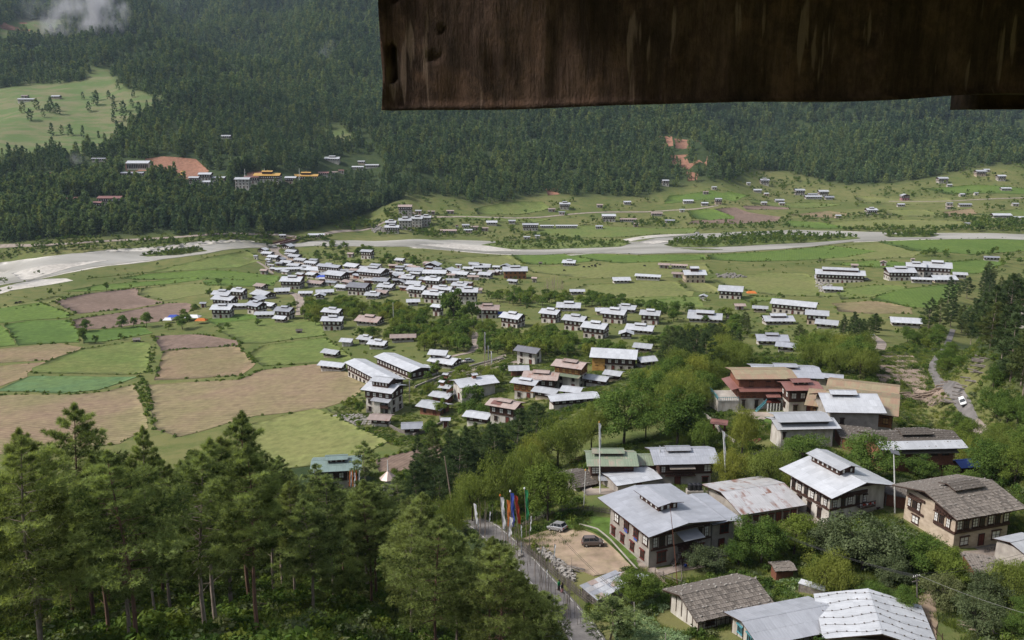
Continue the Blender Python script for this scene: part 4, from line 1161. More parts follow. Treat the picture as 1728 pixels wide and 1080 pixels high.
# the shingle farmhouse
c = corners((1607, 931), (1698, 914), (1531, 880), 49.6); info('shingle farm', c)
x, y, rz, L, W, z = c
wn_ = [('S', -.86+.575*i, 3.55, 1.05, 1.5, 'trio') for i in range(4)] + [('S', -.6+.575*i, 3.55, .95, 1.4, 'dark') for i in range(3)]
wn_ += [('W', .74, 3.4, .75, 1.55, 'trio'), ('W', .48, 3.4, .9, 1.55, 'dark'), ('W', .28, 3.4, .7, 1.55, 'trio'), ('W', -.42, 3.4, .6, 1.5, 'trio'), ('W', -.6, 3.4, .9, 1.5, 'dark'), ('W', -.8, 3.4, .6, 1.5, 'trio')]
wn_ += [('S', -.62, .8, 1.6, 1.4, 'white'), ('S', .02, .2, .95, 1.9, 'door'), ('S', .55, .9, 1.6, 1.4, 'white'), ('W', -.5, 1.1, 1.4, 1.3, 'white')]
sf = building(x, y, rz, L, W, 2, 's', 'farmhouse with cream earth walls, dark timber bays and a wide weathered shingle roof', lod=2, wall=M_CREAM, upper='plain', sh=3.1, pitch=.26, z=z,
      wins=[w for w in wn_], over=1.6, overx=1.5, lantern=(4.4, 2.2, .35), attic=.35, lantern_pos=.6)
b = MB(); b.box(-L/2-.12, L/2+.12, -W/2-.16, -W/2-.012, 2.95, 3.35); b.box(-L/2-.12, L/2+.12, -W/2-.12, -W/2-.012, 5.25, 6.2)
b.box(-L/2-.14, -L/2-.012, -W/2-.1, -W*.1, 2.85, 3.25); b.box(-L/2-.14, -L/2-.012, -W/2-.1, -W*.1, 5.2, 6.2); b.box(-L/2-.14, -L/2-.012, W*.1, W*.42, 2.85, 3.2); b.box(-L/2-.14, -L/2-.012, W*.1, W*.42, 5.2, 5.6)
for i in range(15): b.box(-L/2+.1+i*L/15, -L/2+.3+i*L/15, -W/2-.3, -W/2-.17, 5.3, 5.5)
for i in range(7): b.box(-L/2-.28, -L/2-.15, -W/2+i*.6, -W/2+.2+i*.6, 5.25, 5.45)
part(sf, 'timber_band', b, M_TIMBER)
b = MB(); b.box(-L*.1, L/2+.6, -W/2-2.0, -W/2-.05, -.15, .05)
for i in range(8): b.box(-L*.1+i*.85, -L*.1+.08+i*.85, -W/2-2.0, -W/2-1.92, .05, .95)
b.box(-L*.1, L/2+.6, -W/2-2.0, -W/2-1.93, .9, .98); b.box(-L*.1, L/2+.6, -W/2-2.0, -W/2-1.93, .5, .56)
for i in range(6): b.box(-L*.1-.3-i*.24, -L*.1-.05-i*.24, -W/2-1.7, -W/2-.6, -.2-i*.2, -.12-i*.2)
part(sf, 'veranda', b, M_GREY_WOOD)
b = MB().box(L*.2, L/2+.4, -W/2-1.9, -W/2-.1, -2.2, -.16); part(sf, 'veranda_base', b, M_CREAM)
# half timbered mill with shingle roof and white metal lower strip
c = corners((1489, 803), (1606, 800), (1483, 778), 47.6); info('mill', c)
x, y, rz, L, W, z = c
ml = building(x, y, rz, L, W, 2, 's', 'wide building with rust brown patterned timber walls, shingle roof and white metal eave strip', lod=1, wall=M_RUSTWOOD, upper='plain', sh=3.0, pitch=.30, z=z,
      wins=[('S', u, zz, 1.3, .6, 'dark') for u in (-.8, .75) for zz in (1.2, 4.0)] + [('S', .42, 4.0, 1.3, .6, 'dark')], over=1.6, overx=1.6, lantern=(4.6, 2.2, .3), attic=.3, lantern_pos=.3)
zt = 6.3; bb = W/2+1.6
b = MB(); b.obox((0, -bb+1.1, zt-1.6*.30+1.1*.30+.16), (L/2+1.65, 0, 0), (0, 1.25, 1.25*.30), (0, -.01, .03)); part(ml, 'eave_sheeting', b, M_WHITE_ROOF)
b = MB(); b.obox((0, -W/2-.55, 5.0), (L/2+.3, 0, 0), (0, .6, .2), (0, 0, .05)); part(ml, 'awning', b, M_SHINGLE)
for i in range(7):                                                    # herringbone wall panels
    for j in range(2):
        if i in (3,): continue
        u = -L/2+.9+i*(L-1.4)/6
        b = MB(); s_ = 1 if (i+j) % 2 else -1
        for k in range(5): b.obox((u, -W/2-.02, .9+j*2.3+k*.36), (.7, 0, .22*s_), (0, .025, 0), (-.04*s_, 0, .12))
        part(ml, 'wall_panel', b, M_RUSTWOOD)
b = MB().box(L*.0-.1, L*.0+1.6, -W/2-.06, -W/2-.012, 0, 4.6); part(ml, 'plaster_strip', b, M_STONEWALL)
# white roofed tower house above
c = corners((1398, 745), (1480, 745), (1392, 715), 48.0); info('tower', c)
x, y, rz, L, W, z = c
building(x+1, y+2, rz-.05, L, W, 2, 'w', 'tall plastered house with gleaming white roof directly above the half timbered mill', lod=1, wall=M_STONEWALL, upper='plain', sh=3.0, pitch=.34, z=z, over=1.0, overx=1.2,
         wins=[('S', -.5, 3.2, .8, 1.2, 'dark'), ('S', .4, .3, 1.2, 2.0, 'dark')], lantern=(4.2, 1.8, .45), attic=.3, lantern_pos=-1.2, sheet=(1.3, 2.5))
c = corners((1316, 762), (1404, 760), (1310, 744), 47.6); info('two tier', c)
x, y, rz, L, W, z = c
tt = building(x, y, rz, L, W, 2, 'w', 'white walled house with a white roof in two tiers beside the lawn', lod=1, wall=M_WHITEWASH, upper='plain', sh=2.5, pitch=.22, z=z, over=1.0, overx=1.2,
         wins=[('S', -.88, 2.8, .5, 1.3, 'dark'), ('S', -.5, .6, .9, 2.6, 'dark')], attic=.3)
b = MB()
for s_ in (-1, 1): b.obox((-.6, s_*1.6, 6.9-.2), (L/2+.2, 0, 0), (0, 1.65, -s_*1.65*.2), (0, 0, .05))
part(tt, 'upper_roof', b, M_WHITE_ROOF)
b = MB().box(-L/2+.2, L/2-.8, -2.2, 2.2, 5.6, 6.45); part(tt, 'upper_wall', b, M_DARKGLASS)
# low shingle lean-to roofs: between the white gable and the shingle farmhouse, and under the farmhouse
def lean_to(name, pts, hh, label, mat=M_SHINGLE, posts=M_GREY_WOOD, stones=True, cat='shed', back=.6, sink=0.0, sheetn=None):
    """roof corners given as photo pixels (left front, right front, right back, left back) at height hh over the ground of the first"""
    g = ground(*pts[0], hh)
    z0 = h1(g.x, g.y)
    zz = [z0+hh, z0+hh, z0+hh+back, z0+hh+back]
    w = [plane_pt(p[0], p[1], q) for p, q in zip(pts, zz)]
    cx_, cy_ = sum(p.x for p in w)/4, sum(p.y for p in w)/4
    root = empty(name, (cx_, cy_, z0)); tag(root, label, cat)
    l = [Vector((p.x-cx_, p.y-cy_, p.z-z0)) for p in w]
    dn = Vector((0, 0, -.06))
    m = MB().add(l + [p+dn for p in l], [(0,1,2,3),(7,6,5,4),(0,4,5,1),(1,5,6,2),(2,6,7,3),(3,7,4,0)])
    m.build('roof', M_SHINGLE_ROOF if mat == M_SHINGLE else mat, root)
    if mat == M_SHINGLE:
        e1, e2 = (l[1]-l[0]), (l[3]-l[0])
        n2 = max(2, int(e2.length/.55)); n1 = max(3, int(e1.length/.3))
        st = MB(); sto = MB()
        for j in range(n2):
            for i in range(n1):
                a_, b_ = (i+.5)/n1, (j+.5)/n2
                p = l[0].lerp(l[1], a_).lerp(l[3].lerp(l[2], a_), b_) + Vector((0, 0, .04+random.uniform(0, .03)))
                st.obox(p, e1/n1*.46, e2/n2*.6, Vector((0, 0, .02)))
            if j % 2 == 0:
                for i in range(0, n1, 4):
                    a_, b_ = (i+random.random())/n1, (j+.5)/n2
                    if a_ > 1: continue
                    p = l[0].lerp(l[1], a_).lerp(l[3].lerp(l[2], a_), b_) + Vector((0, 0, .14)); r_ = random.uniform(.08, .15)
                    sto.obox(p, (r_, .03, 0), (-.03, r_*.8, 0), (0, 0, r_*.6))
        tag(st.build('shingle_courses', M_SHINGLE, root), kind='stuff')
        tag(sto.build('roof_stones', M_STONE, root), kind='stuff')
    elif sheetn:
        for j in range(sheetn[1]):
            for i in range(sheetn[0]):
                a_, b_ = (i+.5)/sheetn[0], (j+.5)/sheetn[1]
                p = l[0].lerp(l[1], a_).lerp(l[3].lerp(l[2], a_), b_) + Vector((0, 0, .03+.012*(j % 2)+.006*(i % 2)))
                e1, e2 = (l[1]-l[0])/sheetn[0]*.5, (l[3]-l[0])/sheetn[1]*.53
                MB().obox(p, e1, e2, (0, 0, .008)).build('roof_sheet', sheetn[2][random.randrange(len(sheetn[2]))], root)
    for i in range(4):
        p = l[i]*.9; zb = h1(p.x+cx_, p.y+cy_)-z0
        MB().box(p.x-.08, p.x+.08, p.y-.08, p.y+.08, zb-.4-sink, l[i].z-.07).build('post', posts, root)
    w2 = MB(); 
    for a_, b_ in ((0, 1), (1, 2), (2, 3), (3, 0)):
        p, q = l[a_]*.88, l[b_]*.88; t_ = (q-p); nrm = Vector((-t_.y, t_.x, 0)).normalized()*.05
        zb = min(h1(p.x+cx_, p.y+cy_), h1(q.x+cx_, q.y+cy_)) - z0
        top = Vector((0, 0, l[a_].z-.15)); topq = Vector((0, 0, l[b_].z-.15)); bt = Vector((0, 0, zb-.3))
        P_ = [Vector((v.x, v.y, 0)) for v in (p, q)]
        w2.add([P_[0]+nrm+bt, P_[1]+nrm+bt, P_[1]-nrm+bt, P_[0]-nrm+bt, P_[0]+nrm+top, P_[1]+nrm+topq, P_[1]-nrm+topq, P_[0]-nrm+top], [(0,3,2,1),(4,5,6,7),(0,1,5,4),(1,2,6,5),(2,3,7,6),(3,0,4,7)])
    w2.build('board_wall', M_RUSTWOOD if mat == M_SHINGLE else M_GREY_WOOD, root)
    OCC.append((cx_, cy_, 2.5)); 
    xs = [p[0] for p in pts]; ys = [p[1] for p in pts]; HB.append((min(xs), min(ys), max(xs), max(ys), math.hypot(cx_, cy_)))
    return root
lean_to('shed', [(1494, 833), (1536, 842), (1532, 824), (1484, 812)], 2.2, 'low shingle lean-to squeezed between the white gabled house and the shingle farmhouse')
lean_to('shed', [(1645, 966), (1690, 968), (1680, 940), (1622, 932)], 1.9, 'sunken shed with collapsing shingle roof below the veranda of the shingle farmhouse')
lean_to('shed', [(1418, 738), (1488, 752), (1470, 722), (1406, 716)], 2.4, 'shingle side roof between the gleaming white house and the half timbered mill')
lean_to('shed', [(978, 988), (1008, 1013), (1098, 968), (1040, 964)][0:1] + [(1008, 1013), (1097, 970), (1035, 964)], 2.0, 'roadside shed under a patchwork of loose metal sheets held down by stones', M_GREY_ROOF, sheetn=(4, 5, [M_GREY_ROOF, M_RUST_ROOF, M_WHITE_ROOF, M_PINK_ROOF]), back=.7)
lean_to('shed', [(1347, 984), (1392, 998), (1396, 990), (1352, 977)], 1.3, 'tiny lean-to covered by a narrow row of shiny metal sheets in the vegetable garden', M_WHITE_ROOF, sheetn=(4, 1, [M_WHITE_ROOF, M_GREY_ROOF]), back=.3)
# big shingle byre in the foreground
c = corners((1178, 1064), (1290, 1038), (1138, 1018), 50.6); info('byre', c)
x, y, rz, L, W, z = c
by = building(x, y, rz, L, W, 1, 's', 'long low byre with stone weighted shingle roof and white panelled front beside the cabbage patch', 'byre', lod=2, wall=M_WHITEWASH, upper='plain', sh=1.9, pitch=.34, z=z, over=.9, overx=.9, name='byre', attic=.25,
      wins=[('S', -.66+.0, .5, 1.3, 1.1, 'dark')])
b = MB()
for i in range(16): xx = -L/2+i*L/15; b.box(xx-.045, xx+.045, -W/2-.05, -W/2-.005, -.3, 1.9)
for zz in (.0, .85, 1.85): b.box(-L/2, L/2, -W/2-.04, -W/2-.003, zz-.04, zz+.04)
for i in range(6): yy = -W/2+i*W/5; b.box(-L/2-.05, -L/2-.005, yy-.045, yy+.045, -.3, 1.9)
part(by, 'timber_frame', b, M_TIMBER)
# bottom roofs
c = corners((1282, 1112), (1412, 1085), (1256, 1060), 51.4); info('blue frame', c)
x, y, rz, L, W, z = c
bf_ = building(x, y, rz, L, W, 1, 'g', 'low white panelled cottage with pale grey roof and blue painted windows at the photo bottom', 'cottage', lod=2, wall=M_WHITEWASH, upper='plain', sh=2.3, pitch=.26, z=z, over=.8, overx=.8, name='cottage', attic=.2,
      wins=[('S', -.7, .9, 1.1, .9, 'blue'), ('S', .45, .9, 1.1, .9, 'blue'), ('W', .3, .8, 1.2, 1.1, 'turq'), ('W', -.4, .8, 1.0, 1.0, 'turq'), ('S', -.1, .05, .8, 1.9, 'door')], sheet=(1.3, 2.3))
b = MB()
for i in range(12): xx = -L/2+i*L/11; b.box(xx-.04, xx+.04, -W/2-.05, -W/2-.005, -.3, 2.3)
for zz in (.0, .8, 2.2): b.box(-L/2, L/2, -W/2-.04, -W/2-.003, zz-.035, zz+.035)
for i in range(6): yy = -W/2+i*W/5; b.box(-L/2-.05, -L/2-.005, yy-.04, yy+.04, -.3, 2.3)
part(bf_, 'timber_frame', b, M_TIMBER)
c = corners((1395, 1128), (1592, 1128), (1375, 1058), 51.6); info('big white', c)
x, y, rz, L, W, z = c
bw = building(x+.6, y+1.2, rz-.22, L*.82, W, 1, 'w', 'large barn with bright white sheet roof and strings of black weights at the photo bottom', 'barn', lod=2, wall=M_WHITEWASH, upper='plain', sh=2.7, pitch=.24, z=z, over=.9, overx=.9, name='barn', attic=.2, axis='y',
      wins=[], sheet=(1.5, 2.6))
b = MB(); Lb, Wb = W, L*.82
for k, yy0 in enumerate(np.linspace(-Lb/2, Lb/2, 6)):
    pts = []
    for i in range(25):
        u = -1 + 2*i/24; xx = u*(Wb/2+.8); zr = 2.9 + (Wb/2)*.24 - abs(xx)*.24 + .09
        pts.append((xx, yy0 + .25*math.sin(i*.5+k), zr)); 
        if i % 2: b.obox((xx, yy0 + .25*math.sin(i*.5+k), zr+.05), (.075, .02, 0), (-.02, .06, 0), (0, 0, .05))
    b.tube(pts, .02, 3)
tag(part(bw, 'roof_weights', b, M_DARKSTONE), kind='stuff')
# hut, gate pavilion
def hut(cx, by_, L, W, h, rz, roof, wall, label, name='hut', pitch=.25, cat='hut', lod=1, sheet=None, **kw):
    g = ground(cx, by_)
    return building(g.x, g.y, rz, L, W, 1, roof, label, cat, lod=lod, wall=wall, upper='plain', sh=h, pitch=pitch, over=.35, name=name, wins=kw.pop('wins', []), attic=.1, sheet=sheet, **kw)
hut(1319, 974, 2.6, 2.0, 1.7, .1, 's', M_RUSTWOOD, 'little wooden hut with shingle roof standing alone in the vegetable garden')
hut(1724, 945, 5.0, 5.0, 2.6, .35, 'w', M_STONEWALL, 'house corner with plain pale metal roof cut off by the photo edge under the farmhouse', lod=1)
hut(1626, 802, 4.2, 3.6, 2.6, .2, 'b', M_TIMBER, 'small hut with dull blue roof beside the half timbered mill', pitch=.4)
gp = ground(1213, 732)
gt = empty('gate_pavilion', (gp.x, gp.y, gp.z), -.35); tag(gt, 'small gate pavilion on posts with a red metal roof by the garden wall', 'gate pavilion')
for sx in (-1, 1):
    for sy in (-1, 1): MB().box(sx*1.2-.12, sx*1.2+.12, sy*.8-.12, sy*.8+.12, -.5, 2.7).build('post', M_REDDOOR, gt)
MB().box(-1.5, 1.5, -1.1, 1.1, 2.7, 2.9).build('beam', M_TIMBER, gt)
link_mesh('roof', gable_mesh(2.4, 1.6, .8, .7, .4, 3.0, .08, M_RED_ROOF), gt)
HB.append((1200, 690, 1228, 732, 200)); OCC.append((gp.x, gp.y, 1.6))
# lodge with tan roof on three levels
c = corners((1266, 696), (1338, 688), (1232, 672), 46.2); info('lodge', c)
x, y, rz, L, W, z = c
rz = .02
lg = building(x, y, rz, 12.5, 8, 3, 't', 'three storey lodge with yellow tan roof, red skirt roof and white columns', 'lodge', lod=1, wall=M_WHITEWASH, upper='plain', sh=2.5, pitch=.16, z=z, over=1.2, name='lodge', attic=.35,
   wins=[('S', u, 5.6, .9, 1.1, 'white') for u in (-.55, .1, .85)] + [('S', u, 3.0, .8, 1.2, 'white') for u in (-.85, -.65, -.4, .85)] + [('W', u, 3.0, .9, 1.2, 'white') for u in (-.6, 0, .6)] + [('S', u, .2, .8, 1.9, 'dark') for u in (-.8, -.3)], sheet=(1.4, 2.4))
b = MB().box(-6.35, 6.35, -4.08, -4.005, 2.6, 4.8); b.box(-6.33, -6.255, -4.0, 4.0, 2.6, 4.8); b.box(-6.35, 6.35, -4.08, -4.005, 5.3, 7.5); b.box(-6.33, -6.255, -4.0, 4.0, 5.3, 7.5); part(lg, 'timber_band', b, M_RUSTWOOD)
b = MB(); b.obox((.3, -5.0, 5.15), (6.9, 0, 0), (0, 1.15, .3), (0, 0, .05)); b.obox((-7.2, 0, 5.15), (0, 4.8, 0), (1.1, 0, .3), (0, 0, .05)); part(lg, 'skirt_roof', b, M_RED_ROOF)
b = MB(); b.obox((1.3, -6.3, 4.0), (1.7, 0, 0), (0, 1.0, .22), (0, 0, .05)); part(lg, 'porch_roof', b, M_RED_ROOF)
b = MB(); b.box(-.3, 3.0, -7.0, -4.1, 2.3, 2.5); part(lg, 'porch_floor', b, M_REDDOOR)
for i in range(5): MB().box(-.1+i*.7, .15+i*.7, -7.0, -6.75, -.6, 2.3).build('column', M_WHITEPANEL, lg)
for s_ in (-1, 1):
    b = MB()
    for i in range(9): b.box(1.35+s_*(1.8+i*.25)-.13, 1.35+s_*(1.8+i*.25)+.13, -6.8, -5.6, 2.2-i*.27, 2.3-i*.27)
    b.obox((1.35+s_*2.8, -6.85, 1.9), (1.15*s_, 0, -1.15), (0, .04, 0), (0, 0, .3)); part(lg, 'porch_stair', b, M_TURQ if s_ < 0 else M_CONCRETE)
b = MB(); b.box(-11.5, -6.4, -5.2, 3.0, 2.2, 2.4); b.box(-11.4, -6.5, -5.1, 2.9, -1.5, 2.2, 1); part(lg, 'terrace', b, [M_CONCRETE, M_WHITEWASH])
b = MB()
for i in range(12): b.box(-11.5+i*.45, -11.42+i*.45, -5.2, -5.1, 2.4, 3.2)
for i in range(17): b.box(-11.5, -11.4, -5.2+i*.5, -5.12+i*.5, 2.4, 3.2)
b.box(-11.5, -6.4, -5.22, -5.12, 3.2, 3.3); b.box(-11.52, -11.42, -5.2, 3.0, 3.2, 3.3); part(lg, 'terrace_railing', b, M_TURQ)
lg2 = None
gg = ground(1243, 664)
for nm, cx, cy, w, rt, rat, st, rf, kw, lab in [
   ('house', 1324, 622, 118, -.10, 1.5, 2, 'g', dict(lantern=(4.5, 2.6, .5), pitch=.2, upper='plain', wall=M_STONEWALL), 'broad house with flat grey metal roof and vent box just behind the tan lodge'),
   ('house', 1349, 646, 62, .05, 1.2, 2, 'r', dict(lantern=(3.2, 2.2, .6), pitch=.22), 'house with dull red roof and red raised roof between lodge and tan hall'),
   ('hall', 1440, 670, 138, -.42, 1.15, 2, 't', dict(pitch=.16, upper='timber', win_sty='yellow', lantern=None), 'large hall with tan green metal roof and orange timber galleries'),
   ('hall', 1456, 656, 100, -.42, 1.5, 2, 't', dict(pitch=.2, upper='plain', wall=M_STONEWALL, over=1.6, sh=3.4), 'upper hall with long tan roof carrying the water tanks'),
   ('shed', 1399, 630, 34, -.35, 2.2, 1, 'g', dict(upper='plain', wall=M_STONEWALL), 'narrow grey shed with chimney peeping out behind the tan hall')]:
    x, y, L_ = spot(cx, cy, w, rt, rat, st, 2.9)
    building(x, y, rt, L_*.86, L_*.86/rat, st, rf, lab, 'hall' if nm == 'hall' else 'house', lod=1, sheet=(2.0, 3.0) if w > 60 else None, name=nm, sh=kw.pop('sh', 2.9), **kw)
# garden walls, wooden fences
def wall_line(name, pts, h, th, mat, label, cat='wall', cap=None, world=False):
    w = [Vector(p) for p in pts] if world else [ground(*p).to_2d() for p in pts]
    o0 = w[0]; root = empty(name, (o0.x, o0.y, h1(o0.x, o0.y))); tag(root, label, cat); z0 = h1(o0.x, o0.y)
    m = MB()
    for a, b in zip(w[:-1], w[1:]):
        k = max(1, int((b-a).length/1.5))
        for i in range(k):
            p, q = a.lerp(b, i/k), a.lerp(b, (i+1)/k)
            zp, zq = h1(p.x, p.y)-z0, h1(q.x, q.y)-z0; n_ = Vector((-(q-p).y, (q-p).x)).normalized()*th/2
            vs = []
            for d, zb in ((p, zp), (q, zq)):
                for s_ in (1, -1):
                    for hh in (-.5, h): vs.append((d.x-o0.x+s_*n_.x, d.y-o0.y+s_*n_.y, zb+hh))
            m.add(vs, [(0,4,5,1),(2,3,7,6),(1,5,7,3),(0,2,6,4),(0,1,3,2),(4,6,7,5)])
    m.build('masonry', mat, root)
    return root
POSTMESH = {}
def fence(name, pts, label, h=1.1, sp=1.6, rails=2, mat=M_GREY_WOOD, r_=.06, lean=.12, pickets=False, limit=60):
    w = [ground(*p).to_2d() for p in pts]; o0 = w[0]; z0 = h1(o0.x, o0.y)
    root = empty(name, (o0.x, o0.y, z0)); tag(root, label, 'fence')
    fine = densify_open(w, sp)
    key = (h, r_, mat.name)
    if key not in POSTMESH: POSTMESH[key] = [MB().tube([(0, 0, -.4), (.02*k, .01, h*(1+.08*k))], [r_, r_*.8], 5).mesh('post', mat) for k in range(3)]
    for i, p in enumerate(fine):
        if i < limit * 3: link_mesh('post', POSTMESH[key][i % 3], root, (p.x-o0.x, p.y-o0.y, h1(p.x, p.y)-z0), (random.uniform(-lean, lean), random.uniform(-lean, lean), random.uniform(0, 6)))
    rl = MB()
    for a, b in zip(fine[:-1], fine[1:]):
        for k in range(rails):
            zz = h*(k+.6)/rails*.85; j = random.uniform(-.08, .08)
            rl.tube([(a.x-o0.x, a.y-o0.y, h1(a.x, a.y)-z0+zz+j), (b.x-o0.x, b.y-o0.y, h1(b.x, b.y)-z0+zz-j)], r_*.7, 4)
    if rails: rl.build('rail', mat, root)
    if pickets:
        pk = densify_open(w, .22)
        me_ = [MB().box(-.05, .05, -.015, .015, -.1, h*(.95+.12*k)).mesh('picket', mat) for k in range(3)]
        for i, p in enumerate(pk[:300]):
            link_mesh('picket', me_[i % 3], root, (p.x-o0.x, p.y-o0.y, h1(p.x, p.y)-z0), (random.uniform(-.06, .06), random.uniform(-.06, .06), random.uniform(0, 3)))
    return root
def densify_open(w, step):
    out = []
    for a, b in zip(w[:-1], w[1:]):
        k = max(1, int((b - a).length / step)); out += [a.lerp(b, j / k) for j in range(k)]
    out.append(w[-1]); return out
fence('board_fence', [(872, 922), (890, 936), (930, 968), (960, 993), (985, 1014), (1005, 1030)], 'weathered grey board fence running down between road and parking yard', 1.4, 1.8, 3, pickets=True)
fence('rail_fence', [(1105, 968), (1150, 990), (1150, 960), (1200, 942), (1238, 936)], 'rough timber fence closing the kitchen garden of the mansion', 1.2, 1.4, 2)
fence('rail_fence', [(1106, 972), (1122, 990), (1138, 1000)], 'pale split rails lying along the kitchen garden corner', 1.0, 1.4, 3, M_PALE_WOOD)
fence('rail_fence', [(1590, 1002), (1612, 1028), (1640, 1052), (1690, 1085)], 'split rail fence along the footpath by the fruit trees', 1.1, 1.5, 3)
fence('rail_fence', [(1530, 1020), (1552, 1040), (1570, 1060), (1590, 1085)], 'black posted fence between the white barn and the footpath', 1.2, 1.6, 1, M_TIMBER)
fence('rail_fence', [(1690, 1008), (1728, 1006), (1790, 1004)], 'log rail fence across the lawn at the photo edge', 1.0, 1.6, 3)
fence('picket_fence', [(1150, 838), (1190, 846), (1210, 850)], 'thin stick fence behind the grey roofed farmhouse', 1.2, 1.5, 2, pickets=True)
fence('picket_fence', [(880, 892), (930, 872), (985, 862), (1030, 868)], 'stick fence at the upper edge of the parking yard', 1.0, 1.6, 2, pickets=True)
wall_line('garden_wall', [(1186, 702), (1204, 718), (1222, 740), (1240, 752)], 1.2, .35, M_STONEWALL, 'stone wall running down beside the red roofed gate pavilion')
wall_line('low_wall', [(978, 886), (1008, 894), (1030, 912), (1075, 962)], .25, .22, M_CONCRETE, 'thin white kerb wall between parking yard and lawn', 'kerb')
wall_line('garden_wall', [(640, 712), (676, 730), (700, 736), (728, 724), (745, 716), (742, 706)], .9, .35, M_GREY_WOOD, 'low dark wall around the small walled plot')
wall_line('garden_wall', [(700, 655), (755, 632), (800, 618), (850, 606)], .8, .35, M_STONEWALL, 'long low wall along the courtyard school lane')
